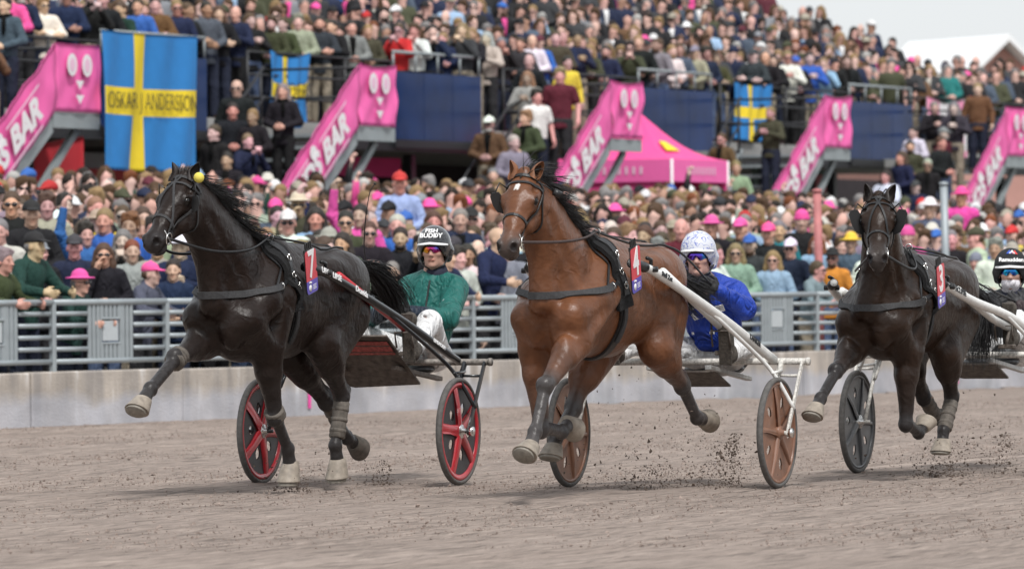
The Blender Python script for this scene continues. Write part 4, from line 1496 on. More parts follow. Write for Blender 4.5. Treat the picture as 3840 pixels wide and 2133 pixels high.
    n = Vector((P[1][0] - P[0][0], P[1][1] - P[0][1], P[1][2] - P[0][2])).cross(Vector((P[3][0] - P[0][0], P[3][1] - P[0][1], P[3][2] - P[0][2]))).normalized() * .012
    k = len(P)
    V2 = [Vector(p) for p in P] + [Vector(p) + n for p in P]
    bo = MB().add(V2, [tuple(range(k))[::-1], tuple(range(k, 2 * k))] + [(i, (i + 1) % k, k + (i + 1) % k, k + i) for i in range(k)]).build("splash_board", M_BOARD, root)
    if style == 'red':
        a, b = Vector((.06, .235, .951)), Vector((.06, -.395, .951)); up = (Vector(P[0]) - Vector(P[4])).normalized()
        nn = n.normalized()
        if nn.x < 0: nn = -nn
        e = nn * .016
        A = [a + e, b + e, b + e - up * .17, a + e - up * .17]
        MB().add([p - nn * .004 for p in A] + A, [(0, 3, 2, 1), (4, 5, 6, 7), (0, 1, 5, 4), (1, 2, 6, 5), (2, 3, 7, 6), (3, 0, 4, 7)]).build("red_band", M_BOARDRED, bo)
        for dz in (.045, .13):
            A2 = [p + nn * .003 for p in (a + e - up * dz, b + e - up * dz, b + e - up * (dz + .008), a + e - up * (dz + .008))]
            MB().add([p - nn * .004 for p in A2] + A2, [(0, 3, 2, 1), (4, 5, 6, 7), (0, 1, 5, 4), (1, 2, 6, 5), (2, 3, 7, 6), (3, 0, 4, 7)]).build("band_line", M_BOARD, bo)
    return root


S_DEG = 22
sulky1 = sulky("sulky", "red and black sulky with red spoked wheels behind the number 7 horse", (-1.017, 37.461), S_DEG, 'red')
sulky4 = sulky("sulky", "white tubed sulky with brown disc wheels behind the bay horse", (1.015, 36.352), S_DEG, 'brown')
sulky3 = sulky("sulky", "white tubed sulky with grey disc wheels behind the number 3 horse", (3.008, 38.596), S_DEG, 'grey', 1.30)


def shaft_text(root, txt, t0, size, mat, rad=.03, fz=1.43):
    """lettering on the outer side of the near shaft, read from the horse's left"""
    pts = spline([(-.26, .60, .81), (.35, .53, 1.04), (1.0, .45, .80 + (fz - .80) * .73), (1.42, .40, .80 + (fz - .80) * .93), (1.66, .36, fz)], 60)
    i = int(t0 * 59)
    p = pts[i]; d = (pts[max(i - 3, 0)] - pts[min(i + 3, 59)]).normalized()        # reads towards the rear
    out = Vector((.25, .9, .12)); out = (out - d * out.dot(d)).normalized()
    y = out.cross(d)
    text_on("lettering", txt, size, p + out * (rad + .001), d, y, mat, root, bold=.0012)


shaft_text(sulky1, "UFOP LIPSE", .74, .050, M_WHITEP, rad=.026)
shaft_text(sulky1, "Dravida", .52, .050, M_WHITEP, rad=.026)
shaft_text(sulky1, "LINDHOLM", .12, .032, M_WHITEP, rad=.026)
shaft_text(sulky4, "Stall Zet", .66, .042, M_BLACKP)
shaft_text(sulky4, "YANKEE", .14, .045, M_BLACKP)
shaft_text(sulky3, "UFO ECLIPSE", .70, .05, M_BLACKP, fz=1.30)
# ------------------------------------------------------------------ people: head, drivers
M_SKIN = material("skin", (.5, .3, .22), .5, source='object*tint', noise=.10, nscale=35, spec=.35)
M_SKIN.node_tree.nodes["Principled BSDF"].inputs["Subsurface Weight"].default_value = 0.0
M_CLOTH = material("woven cloth", (.5, .5, .5), .85, source='object*tint', noise=.14, nscale=14, bump=.35, bscale=45, spec=.25)
M_SHELL = material("shell fabric", (.5, .5, .5), .55, source='object*tint', noise=.12, nscale=10, bump=.45, bscale=22, spec=.35)


def folds(m, scale, dist, strength):
    nt = m.node_tree; N = nt.nodes; L = nt.links; b = N["Principled BSDF"]
    tc = N.new("ShaderNodeTexCoord"); mp = N.new("ShaderNodeMapping"); mp.inputs["Scale"].default_value = (1, 1, .55); L.new(tc.outputs["Object"], mp.inputs[0])
    a = N.new("ShaderNodeTexNoise"); a.inputs["Scale"].default_value = scale; a.inputs["Detail"].default_value = 2; a.inputs["Distortion"].default_value = 1.4; L.new(mp.outputs[0], a.inputs[0])
    s1 = N.new("ShaderNodeMath"); s1.operation = 'SUBTRACT'; s1.inputs[1].default_value = .5; L.new(a.outputs[0], s1.inputs[0])
    s2 = N.new("ShaderNodeMath"); s2.operation = 'ABSOLUTE'; L.new(s1.outputs[0], s2.inputs[0])
    f = N.new("ShaderNodeTexNoise"); f.inputs["Scale"].default_value = 70; L.new(tc.outputs["Object"], f.inputs[0])
    s3 = N.new("ShaderNodeMath"); s3.operation = 'MULTIPLY_ADD'; s3.inputs[1].default_value = .05; L.new(f.outputs[0], s3.inputs[0]); L.new(s2.outputs[0], s3.inputs[2])
    bp = N.new("ShaderNodeBump"); bp.inputs["Strength"].default_value = strength; bp.inputs["Distance"].default_value = dist
    L.new(s3.outputs[0], bp.inputs["Height"]); L.new(bp.outputs[0], b.inputs["Normal"])


folds(M_SHELL, 7, .10, .9)
folds(M_CLOTH, 6, .09, .8)
M_GLOVE = material("black glove leather", (.02, .02, .022), .6, noise=.3, nscale=40)


def frame3(f, up=(0, 0, 1)):
    f = Vector(f).normalized(); l = Vector(up).cross(f).normalized(); u = f.cross(l)
    return f, l, u


def head_sdf(g, c, f, up=(0, 0, 1), s=1.0, k=.012, mouth_open=0.0, neck=True, eyes=True):
    f, l, u = frame3(f, up)
    c = Vector(c)
    P = lambda x, y, z: tuple(c + (f * x + l * y + u * z) * s)
    R = [tuple(f), tuple(l), tuple(u)]
    E = lambda p, r, **kw: g.ell(P(*p), tuple(q * s for q in r), R, **kw)
    K = lambda a, b, ra, rb, **kw: g.cone(P(*a), P(*b), ra * s, rb * s, **kw)
    sk, lip, dk, brow = (1, 1, 1), (.86, .62, .60), (.14, .10, .09), (.42, .34, .30)
    E((-.012, 0, .035), (.097, .077, .090), k=.02, col=sk)
    E((.028, 0, -.028), (.068, .061, .088), k=.03, col=sk)
    E((.030, 0, -.078), (.054, .050, .042), k=.025, col=sk)
    E((.074, 0, -.100), (.022, .026, .018), k=.02, col=sk)
    for q in (1, -1):
        E((.066, q * .040, -.022), (.026, .022, .020), k=.02, col=(1, .96, .95))
        E((.004, q * .079, -.012), (.026, .009, .033), k=.008, col=(1, .93, .92))
        E((.094, q * .032, .004), (.012, .018, .011), k=.012, sub=True)
    K((.094, 0, .010), (.113, 0, -.030), .009, .013, k=.014, col=sk)
    for q in (1, -1): E((.102, q * .013, -.034), (.010, .008, .008), k=.008, col=(1, .88, .86))
    if eyes:
        for q in (1, -1):
            K((.088, q * .018, .026), (.082, q * .050, .024), .0055, .004, k=.006, col=brow)
            E((.086, q * .032, .004), (.010, .015, .0075), k=.004, col=dk)
    K((.096, -.020, -.064), (.096, .020, -.064), .007, .007, k=.008, col=lip)
    if mouth_open: E((.098, 0, -.068), (.016, .018, mouth_open), k=.004, sub=True, col=(.10, .03, .03))
    else: K((.106, -.022, -.064), (.106, .022, -.064), .0022, .0022, k=.003, sub=True, col=(.45, .2, .2))
    if neck: K((-.020, 0, -.075), (-.038, 0, -.21), .054, .060, k=.03, col=sk)
    return P


def hand_sdf(g, w, d, n, t, s=1.0, curl=.9, col=(1, 1, 1), k=.006):
    """w wrist, d towards the knuckles, n out of the back of the hand, t thumb side"""
    d, n, t = Vector(d).normalized(), Vector(n).normalized(), Vector(t).normalized()
    w = Vector(w)
    kn = w + d * .085 * s
    g.cone(w, w + d * .05 * s, .028 * s, .030 * s, k=.015, col=col)
    for i, (off, ln) in enumerate(((.030, .90), (.010, 1.0), (-.011, .95), (-.031, .78))):
        b = w + d * (.040 * s) + t * (off * .8 * s)
        m = kn + t * (off * s) - d * (.006 * abs(i - 1) * s)
        g.cone(b, m, .013 * s, .0115 * s, k=.010, col=col)
        p, a = m, d.copy()
        for q, sg in enumerate((.040, .028, .022)):
            ang = curl * (.55, .85, .6)[q]
            axis = t
            a = (Matrix.Rotation(-ang if axis.dot(d.cross(n)) > 0 else ang, 3, axis) @ a)
            p2 = p + a * (sg * ln * s)
            g.cone(p, p2, (.0105, .0095, .0085)[q] * s, (.0095, .0085, .0075)[q] * s, k=.004, col=col)
            p = p2
    b = w + d * (.022 * s) + t * (.026 * s)
    m = b + (d * .030 + t * .026 - n * .012) * s
    e = m + (d * .030 + t * .004 - n * .022) * s
    g.cone(b, m, .0135 * s, .0115 * s, k=.010, col=col); g.cone(m, e, .011 * s, .0085 * s, k=.004, col=col)


def goggles(parent, P, s, lens_mat, frame_mat, name="sunglasses"):
    """wrap-around lens in front of the eyes; P maps head coordinates"""
    verts, faces = [], []
    n = 15
    for j, (z0, dx) in enumerate(((.026, .0), (.012, .004), (-.006, .004), (-.020, -.002))):
        for i in range(n):
            a = math.radians(-72 + 144 * i / (n - 1))
            nose = max(0, 1 - abs(a) / .28)
            z = z0 + (.018 * nose if j >= 2 else 0) + (.006 * abs(a) if j == 3 else 0)
            verts.append(P((.112 + dx) * math.cos(a) - .004, .079 * math.sin(a), z))
    m = len(verts)
    for j in range(3):
        for i in range(n - 1):
            faces.append((j * n + i, j * n + i + 1, (j + 1) * n + i + 1, (j + 1) * n + i))
    c = sum((Vector(v) for v in verts), Vector()) / m
    inner = [Vector(v) + (Vector(P(0, 0, 0)) - Vector(v)).normalized() * .004 for v in verts]
    mb = MB().add(list(verts) + inner, faces + [tuple(m + i for i in f)[::-1] for f in faces], True)
    o = mb.build(name, lens_mat, parent)
    mb = MB()
    mb.tube([Vector(P(.116 * math.cos(a) - .004, .082 * math.sin(a), .028)) for a in np.radians(np.linspace(-74, 74, 15))], .0035 * s, 6)
    for q in (1, -1): mb.tube([P(.03, q * .079, .022), P(.0, q * .080, .012), P(-.03, q * .079, .005)], .0035 * s, 6)
    mb.build("frame", frame_mat, o)
    return o


def lens_material(name, stops):
    m = material(name, (.1, .1, .1), .08, spec=.9)
    nt = m.node_tree; b = nt.nodes["Principled BSDF"]
    tc = nt.nodes.new("ShaderNodeTexCoord"); mp = nt.nodes.new("ShaderNodeMapping"); mp.inputs["Rotation"].default_value = (0, .5, .9)
    wv = nt.nodes.new("ShaderNodeTexNoise"); wv.inputs["Scale"].default_value = 16; wv.inputs["Detail"].default_value = 1
    sp = nt.nodes.new("ShaderNodeSeparateXYZ"); md = nt.nodes.new("ShaderNodeMath"); md.operation = 'MULTIPLY_ADD'; md.inputs[1].default_value = 6.0
    fr = nt.nodes.new("ShaderNodeMath"); fr.operation = 'PINGPONG'; fr.inputs[1].default_value = 1.0
    cr = nt.nodes.new("ShaderNodeValToRGB")
    nt.links.new(tc.outputs["Object"], mp.inputs[0]); nt.links.new(mp.outputs[0], sp.inputs[0]); nt.links.new(tc.outputs["Object"], wv.inputs[0])
    nt.links.new(sp.outputs[1], md.inputs[0]); nt.links.new(wv.outputs[0], md.inputs[2]); nt.links.new(md.outputs[0], fr.inputs[0]); nt.links.new(fr.outputs[0], cr.inputs[0])
    el = cr.color_ramp.elements
    el[0].position, el[0].color = stops[0][0], (*stops[0][1], 1); el[1].position, el[1].color = stops[-1][0], (*stops[-1][1], 1)
    for p, c in stops[1:-1]:
        e = el.new(p); e.color = (*c, 1)
    nt.links.new(cr.outputs[0], b.inputs["Base Color"])
    b.inputs["Metallic"].default_value = .85
    return m


L_FIRE = lens_material("fire mirror lens", [(0, (.06, .35, .22)), (.25, (.55, .50, .02)), (.5, (.75, .16, .03)), (.75, (.55, .03, .22)), (1, (.10, .12, .55))])
L_BLUE = lens_material("blue mirror lens", [(0, (.02, .05, .45)), (.35, (.02, .45, .70)), (.65, (.08, .06, .55)), (1, (.20, .04, .45))])

M_HELMK = material("black helmet", (.012, .012, .014), .14, noise=.9, nscale=26, coat=.8)
M_HELMB = material("matt black helmet", (.014, .015, .017), .8, bump=.6, bscale=160)
M_HELMW = material("white and blue helmet", (.6, .62, .66), .22, coat=.5)


def veined(m, c1, c2, scale, lo=.43, hi=.57):
    nt = m.node_tree; b = nt.nodes["Principled BSDF"]
    tc = nt.nodes.new("ShaderNodeTexCoord"); nz = nt.nodes.new("ShaderNodeTexNoise"); nz.inputs["Scale"].default_value = scale; nz.inputs["Distortion"].default_value = 1.6
    cr = nt.nodes.new("ShaderNodeValToRGB"); el = cr.color_ramp.elements
    el[0].position = lo; el[0].color = (*c1, 1); el[1].position = lo + .02; el[1].color = (*c2, 1)
    e = el.new(hi - .05); e.color = (*c2, 1); e = el.new(hi - .03); e.color = (*c1, 1)
    nt.links.new(tc.outputs["Object"], nz.inputs[0]); nt.links.new(nz.outputs[0], cr.inputs[0]); nt.links.new(cr.outputs[0], b.inputs["Base Color"])


veined(M_HELMW, (.60, .62, .68), (.16, .20, .50), 15, .465, .56)
veined(M_HELMK, (.010, .010, .012), (.05, .052, .058), 22, .46, .58)


def driver(label, sroot, sloc, deg, D):
    th = math.radians(deg)
    root = empty("person", (sloc[0], sloc[1], 0), math.atan2(-math.cos(th), -math.sin(th)))
    tag(root, label, "person", "sulky drivers")
    hip, sho, head, face = Vector(D['hip']), Vector(D['sho']), Vector(D['head']), Vector(D['face'])
    mid = hip.lerp(sho, .5)
    lo = (-1.6, -.7, .60); hi = (.45, .75, 1.85)
    L = {1: D['L'], -1: D['R']}
    # body: one skin surface from crown to feet (mostly under clothes)
    g = SDF(lo, hi, .0085)
    P = head_sdf(g, head, face, s=1.0, mouth_open=D.get('mouth', 0))
    g.cone(hip, sho, .11, .12, k=.06, col=(1, 1, 1), sc=(.9, 1, 1))
    g.cone(sho + Vector((0, 0, .02)), head + Vector((-.03, 0, -.10)), .07, .055, k=.05, col=(1, 1, 1))
    for s in (1, -1):
        q = L[s]
        sh = sho + Vector((0, s * .17, .0))
        g.chain([sh, q['elb'], q['hand']], [.045, .038, .026], k=.03, col=(1, 1, 1))
        g.chain([hip + Vector((0, s * .10, 0)), q['knee'], q['heel']], [.07, .05, .035], k=.04, col=(1, 1, 1))
    body = obj("body", g.mesh("body", 1), M_SKIN, root, D['skin'])
    # jacket
    jc, j2 = D['jacket'], D.get('jacket2', D['jacket'])
    J = (1, 1, 1); J2 = tuple(b / max(a, 1e-3) for a, b in zip(jc, j2))
    g = SDF(lo, hi, .0105)
    back = (sho - hip).normalized()
    g.cone(hip + back * .03, mid, .155, .165, k=.06, col=J, sc=(.8, 1, 1))
    g.cone(mid, sho - back * .04, .170, .180, k=.06, col=J, sc=(.78, 1, 1))
    g.cone(sho + Vector((0, .12, 0)), sho + Vector((0, -.12, 0)), .085, .085, k=.06, col=J)
    g.cone(sho + Vector((-.0, 0, .03)), head + Vector((-.035, 0, -.155)), .075, .066, k=.03, col=J)
    for s in (1, -1):
        q = L[s]
        sh = sho + Vector((0, s * .175, -.005))
        el, ha = Vector(q['elb']), Vector(q['hand'])
        g.cone(sh, el, .088, .074, k=.05, col=J)
        g.cone(el, el.lerp(ha, .45), .070, .060, k=.03, col=J)
        g.cone(el.lerp(ha, .45), el.lerp(ha, .86), .058, .046, k=.012, col=J2)
        for t, r in ((.25, .013), (.55, .012), (.8, .010)):                         # cloth folds
            c = sh.lerp(el, t); n = Vector((rnd.uniform(-1, 1), rnd.uniform(-1, 1), rnd.uniform(-1, 1)))
            g.cone(c + n * .09 + Vector((0, s * .02, .02)), c + n * .075 + Vector((.06, 0, -.03)), r * .5, r * .6, k=.03, sub=True)
    for i in range(9):
        a = rnd.uniform(-1.2, 1.2); z = rnd.uniform(.1, .9)
        c = hip.lerp(sho, z) + Vector((.155 * math.cos(a), .17 * math.sin(a), 0))
        g.cone(c, c + Vector((rnd.uniform(-.03, .03), rnd.uniform(-.09, .09), rnd.uniform(.03, .10))), .008, .010, k=.025, sub=True)
    g.ell(hip + Vector((.06, 0, -.10)), (.34, .40, .115), k=.02, sub=True)
    jk = obj("jacket", g.mesh("jacket", 1), M_SHELL, root, jc)
    # zip and collar trim
    f, l, u = frame3((1, 0, 0))
    def chest(t, y, off=.0):
        c = hip.lerp(sho, t)
        nx = Vector((1, 0, 0)) - back * back.x
        return c + nx.normalized() * (.137 + off) + Vector((0, y, 0))
    bv = BVHTree.FromPolygons([tuple(v.co) for v in jk.data.vertices], [tuple(p.vertices) for p in jk.data.polygons])
    def on(p, off=.003, d=Vector((1, .25, .15))):
        d = d.normalized(); r = bv.ray_cast(Vector(p) + d * .5, -d)
        return (r[0] + r[1] * off, r[1]) if r[0] else (Vector(p), d)
    zp = [on(hip.lerp(sho, t) + Vector((0, 0, 0)), .002) for t in np.linspace(.25, 1.08, 14)]
    MB().ribbon([a for a, b in zp], [b for a, b in zp], .012, .004).build("zip", M_BLACKP, jk)
    for kind, pts, w in D.get('patches', []):
        zp = [on(hip.lerp(sho, t) + Vector((0, y, 0)), .003) for t, y in pts]
        MB().ribbon([a for a, b in zp], [b for a, b in zp], w, .003).build(kind, D['patchmat'], jk)
    # neck warmer
    mb = MB(); cpts = [head + Vector((-.036, 0, -.195)), head + Vector((-.032, 0, -.15)), head + Vector((-.018, 0, -.105))]
    mb.tube(cpts, [.092, .084, .070], 18); mb.build("neck_warmer", material("neck warmer " + label[:6], D.get('neckcol', (.012, .014, .03)), .8, bump=.2), root)
    # trousers
    g = SDF(lo, hi, .0105)
    g.ell(hip + Vector((.0, 0, .0)), (.15, .19, .12), k=.04, col=(1, 1, 1))
    for s in (1, -1):
        q = L[s]
        hp, kn, an = hip + Vector((.02, s * .10, -.01)), Vector(q['knee']), Vector(q['heel'])
        g.cone(hp, kn, .105, .082, k=.05, col=(1, 1, 1))
        g.cone(kn, kn.lerp(an, .8), .080, .058, k=.03, col=(1, 1, 1))
        for t in (.3, .55, .8, 1.0, 1.2):
            c = hp.lerp(kn, t) if t <= 1 else kn.lerp(an, t - 1)
            n = Vector((rnd.uniform(-.5, .5), rnd.uniform(-1, 1), rnd.uniform(-1, 1))).normalized()
            g.cone(c + n * .10, c + Vector((.02, .05 * s, .08)), .010, .014, k=.025, sub=True)
    obj("trousers", g.mesh("trousers", 1), M_SHELL, root, D['trousers'])
    # boots, gloves
    for s in (1, -1):
        q = L[s]
        he, to = Vector(q['heel']), Vector(q['toe']); kn = Vector(q['knee'])
        g = SDF(np.minimum(np.minimum(he, to), kn) - .15, np.maximum(np.maximum(he, to), kn) + .15, .009)
        c = (1, 1, 1)
        g.cone(kn.lerp(he, .55), he, .062, .05, k=.03, col=c)
        g.cone(he, to, .046, .040, k=.03, col=c, sc=(.9, 1, 1))
        g.ell(to, (.038, .045, .042), k=.02, col=c)
        bt = obj("boot", g.mesh("boot", 1), M_SOLE, root)
        ax = (to - he).normalized(); fw = Vector((1, 0, 0)); fw = (fw - ax * fw.dot(ax)).normalized()
        mb = MB(); mb.bar(he - ax * .045 + fw * .048, to + ax * .045 + fw * .048, .085, .016, fw, .006); mb.build("sole", M_SOLE, bt)
        ha, el = Vector(q['hand']), Vector(q['elb'])
        d = (ha - el).normalized(); d = (d + Vector((.5, 0, .1))).normalized()
        up = Vector((0, s * .35, 1)); up = (up - d * up.dot(d)).normalized(); t = d.cross(up) * (1 if d.cross(up).y * s < 0 else -1)
        g = SDF(tuple(ha - Vector((.16,) * 3)), tuple(ha + Vector((.2,) * 3)), .0058)
        w = ha - d * .045
        g.cone(w - d * .03, w + d * .01, .032, .029, k=.01, col=(1, 1, 1))
        hand_sdf(g, w, d, t * -s if False else -t, up, 1.08, 1.05)
        obj("glove", g.mesh("glove", 1), M_GLOVE, root)
    # helmet
    hm = D['helmet']
    f, l, u = frame3(face)
    g = SDF(tuple(head - Vector((.22,) * 3)), tuple(head + Vector((.22,) * 3)), .006)
    R = [tuple(f), tuple(l), tuple(u)]
    g.ell(P(-.012, 0, .040), (.132, .115, .128), R, k=.01, col=(1, 1, 1))
    g.cone(P(-.045, .085, -.01), P(-.035, .088, -.055), .045, .030, k=.03, col=(1, 1, 1)); g.cone(P(-.045, -.085, -.01), P(-.035, -.088, -.055), .045, .030, k=.03, col=(1, 1, 1))
    g.ell(P(-.09, 0, -.01), (.05, .10, .07), R, k=.03, col=(1, 1, 1))
    g.ell(P(-.002, 0, .010), (.103, .092, .118), R, k=.006, sub=True)
    g.ell(P(.115, 0, -.045), (.115, .080, .088), R, k=.010, sub=True)
    g.ell(P(.0, 0, -.15), (.12, .075, .105), R, k=.01, sub=True)
    ho = obj("helmet", g.mesh("helmet", 1), hm, root)
    ns, verts, faces = 17, [], []
    for r in range(3):
        for i in range(ns):
            a = math.radians(-68 + 136 * i / (ns - 1))
            ext = (0, .020, .036)[r] * math.cos(a) ** .7
            verts.append(P((.118 + ext) * math.cos(a) - .010, (.112 + ext * .2) * math.sin(a), .052 - (0, .004, .012)[r] - .012 * abs(math.sin(a))))
    verts2 = [Vector(v) + u * .007 for v in verts]
    m = len(verts)
    for r in range(2):
        for i in range(ns - 1):
            q = (r * ns + i, r * ns + i + 1, (r + 1) * ns + i + 1, (r + 1) * ns + i)
            faces += [q, tuple(m + k for k in q)[::-1]]
    for i in range(ns - 1): faces.append((2 * ns + i, 2 * ns + i + 1, m + 2 * ns + i + 1, m + 2 * ns + i))
    MB().add(list(verts) + verts2, faces, True).build("peak", D.get('peakmat', M_WHITEP), ho)
    mb = MB()
    for q in (1, -1): mb.tube([P(-.01, q * .098, -.05), P(.03, q * .072, -.10), P(.055, q * .02, -.128)], .006, 6)
    mb.build("chin_strap", M_BLACKP, ho)
    for txt, y, z, sz, mt in D.get('helmtext', []):
        # lettering laid on the front of the shell
        cz = P(-.012, 0, .040)
        a = (f * math.cos(math.radians(z)) + u * math.sin(math.radians(z)) + l * y).normalized()
        ctr = Vector(cz) + a * .131
        x = -(l - a * l.dot(a)).normalized() * 1.0
        x = Vector((0, 0, 0)) - (l - a * l.dot(a)).normalized()
        yv = a.cross(x)
        if yv.z < 0: yv = -yv
        x = yv.cross(a)
        text_on("lettering", txt, sz, ctr, x, yv, mt, ho, bold=.0015)
    goggles(root, P, 1.0, D['lens'], M_BLACKP)
    if D.get('mask'):
        g = SDF(tuple(head - Vector((.2,) * 3)), tuple(head + Vector((.2,) * 3)), .007)
        g.ell(P(.034, 0, -.075), (.072, .066, .055), R, k=.02, col=(1, 1, 1)); g.ell(P(.0, 0, -.12), (.06, .062, .05), R, k=.03, col=(1, 1, 1))
        obj("face_mask", g.mesh("face_mask", 1), M_SHELL, root, (.72, .70, .74))
    return root, P, ho


def pose(kL, hL, tL, eL, haL, kR, hR, tR, eR, haR):
    return dict(L=dict(knee=kL, heel=hL, toe=tL, elb=eL, hand=haL), R=dict(knee=kR, heel=hR, toe=tR, elb=eR, hand=haR))


WHITE = (.72, .72, .72)
drv1, P1, h1 = driver("driver in green jacket and white trousers wearing a black helmet with white peak", sulky1, (-1.017, 37.461), S_DEG, dict(
    hip=(-.98, .05, .845), sho=(-1.08, .08, 1.285), head=(-1.03, .115, 1.545), face=(1, .20, -.03), skin=(.52, .30, .23), mouth=0,
    jacket=(.010, .115, .098), jacket2=(.010, .018, .035), trousers=WHITE, helmet=M_HELMK, lens=L_FIRE, neckcol=(.01, .012, .03),
    helmtext=[("FISH", .02, 44, .046, M_WHITEP), ("BUDDY", .02, 27, .046, M_WHITEP)],
    patches=[("chest_print", [(.72, .10), (.735, .145)], .014)], patchmat=M_WHITEP,
    **pose((-.43, .33, 1.06), (.0, .385, .86), (.05, .395, 1.09), (-.72, .34, 1.08), (-.42, .16, 1.14),
           (-.46, -.32, 1.02), (.0, -.385, .86), (.05, -.395, 1.09), (-.76, -.28, 1.08), (-.42, .04, 1.13))))
drv4, P4, h4 = driver("driver in blue and white jacket wearing a white helmet with blue pattern", sulky4, (1.015, 36.352), S_DEG, dict(
    hip=(-.70, .06, .85), sho=(-.48, .09, 1.235), head=(-.31, .075, 1.475), face=(1, .24, -.05), skin=(.55, .33, .27), mouth=.008,
    jacket=(.014, .050, .36), jacket2=(.014, .050, .36), trousers=WHITE, helmet=M_HELMW, lens=L_BLUE, neckcol=(.7, .7, .72),
    patches=[("chest_stripe", [(.55, -.12), (.62, -.02), (.72, .10)], .05), ("chest_stripe", [(.72, -.14), (.80, -.05)], .05), ("belt_line", [(.28, -.14), (.28, 0), (.28, .15)], .018)], patchmat=M_WHITEP,
    **pose((-.20, .41, .90), (.0, .385, .84), (.06, .40, 1.03), (-.36, .37, 1.14), (-.10, .255, 1.275),
           (-.22, -.33, .93), (.0, -.385, .84), (.06, -.40, 1.03), (-.36, -.24, 1.12), (-.17, .02, 1.22))))
drv3, P3, h3 = driver("driver with white face mask in black jacket and black helmet", sulky3, (3.008, 38.596), S_DEG, dict(
    hip=(-1.08, .03, .825), sho=(-1.18, .05, 1.13), head=(-1.10, .055, 1.365), face=(1, .28, -.08), skin=(.55, .35, .28), mask=True,
    jacket=(.022, .022, .025), jacket2=(.045, .03, .032), trousers=WHITE, helmet=M_HELMB, lens=L_BLUE, neckcol=(.6, .6, .65),
    helmtext=[("Ramudden", .06, 24, .040, M_WHITEP)], patches=[("chest_print", [(.70, -.12), (.74, .0), (.70, .12)], .02)], patchmat=M_WHITEP,
    **pose((-.52, .30, 1.02), (-.10, .36, .90), (-.05, .37, 1.12), (-.85, .34, 1.0), (-.90, .16, 1.15),
           (-.52, -.32, .98), (-.02, -.385, .84), (.05, -.39, 1.04), (-.86, -.28, 1.0), (-.88, .03, 1.13))))
# triangle mark on the matt helmet
_f3, _l3, _u3 = frame3((1, .28, -.08))
for _i, (_c, _y) in enumerate((((.62, .05, .05), .045), ((.75, .75, .75), .0), ((.04, .10, .45), -.045))):
    _m = material("helmet mark %d" % _i, _c, .4)
    _a = (_f3 * .62 + _u3 * .78 + _l3 * (.10 + _y * 3.2)).normalized()
    _p = Vector(P3(-.012, 0, .04)) + _a * .1305
    _x = (_l3 - _a * _l3.dot(_a)).normalized(); _yv = _a.cross(_x)
    if _yv.z < 0: _yv = -_yv
    _v = [_p - _x * .022 - _yv * .014, _p + _x * .022 - _yv * .014, _p + _yv * .024]
    MB().add(_v + [q + _a * .003 for q in _v], [(0, 1, 2), (3, 5, 4), (0, 3, 4, 1), (1, 4, 5, 2), (2, 5, 3, 0)]).build("triangle_mark", _m, h3)


def local_to(h, root, p):
    """point from another thing's local space into this horse's"""
    A = Matrix.Translation(root.location) @ root.rotation_euler.to_matrix().to_4x4()
    B = Matrix.Translation(h.root.location) @ h.root.rotation_euler.to_matrix().to_4x4()
    return B.inverted() @ (A @ Vector(p))


for h, d, hands in ((horse1, drv1, ((-.40, .16, 1.15), (-.40, .04, 1.14))), (horse4, drv4, ((-.08, .255, 1.285), (-.15, .02, 1.23))), (horse3, drv3, ((-.86, .16, 1.16), (-.85, .03, 1.14)))):
    for s, q in zip((1, -1), hands):
        b = local_to(h, d, q); t = h.terret[s]
        m1 = h.clear(Vector(lerp(t, b, .30)) + Vector((0, s * .015, .02)), .03); m2 = h.clear(Vector(lerp(t, b, .60)) + Vector((0, 0, .0)), .03)
        MB().tube([h.clear(p, .012) for p in spline([t, m1, m2, b], 24)], .008, 6, flat=.4).build("rein", M_LEATHER, h.root)
# whip held upright by the green driver
_w = empty("driving_whip", (0, 0, 0)); tag(_w, "thin black driving whip held upright beside the green jacketed driver", "whip")
_M = Matrix.Translation(drv1.location) @ drv1.rotation_euler.to_matrix().to_4x4()
_a = _M @ Vector((-.43, .04, 1.12))
_pts = [_a, at_depth(1375, 985, _a.y - .10), at_depth(1368, 860, _a.y - .25), at_depth(1385, 730, _a.y - .4), at_depth(1404, 692, _a.y - .45)]
MB().tube(spline(_pts, 26), [.006] * 6 + [.004] * 10 + [.003] * 10, 6).build("shaft", M_BLACKP, _w)
MB().tube([_pts[-1], at_depth(1408, 686, _a.y - .45)], .010, 8).build("tip", M_BLACKP, _w)
# ------------------------------------------------------------------ grandstand
M_DECK = material("grey concrete deck", (.30, .30, .29), .9, noise=.2, nscale=3)
M_GREYST = material("grey painted steel", (.30, .335, .345), .5, .2, noise=.1, nscale=4)
M_BLKST = material("black painted rail", (.016, .017, .02), .45)
M_NAVY = material("navy glossy panel", (.006, .026, .105), .22, noise=.35, nscale=1.3, spec=.16)
M_PINK = material("pink banner cloth", (.88, .145, .43), .7, noise=.05, nscale=5)
M_WHITEC = material("white cloth print", (.80, .78, .79), .7)
M_PALEP = material("pale pink print", (.80, .52, .66), .7)
M_FBLUE = material("flag blue cloth", (.022, .20, .52), .75, noise=.06, nscale=6)
M_FYEL = material("flag yellow cloth", (.83, .62, .025), .75, noise=.06, nscale=6)
M_INK = material("black marker ink", (.03, .03, .03), .8)
M_DARKIN = material("dark undercroft cladding", (.030, .022, .026), .9, noise=.3, nscale=2)
M_MAROON = material("maroon cloth", (.16, .012, .05), .85, noise=.2, nscale=3)
M_TENT = material("pink tent cloth", (.84, .075, .29), .7, noise=.05, nscale=2)
BAY, ZL, ZD, ZB, NF = 8.85, 3.75, 3.95, 4.72, -2.6        # landing, deck and banner-top heights; the stand's face lies behind the stairs
STOP = 52.0


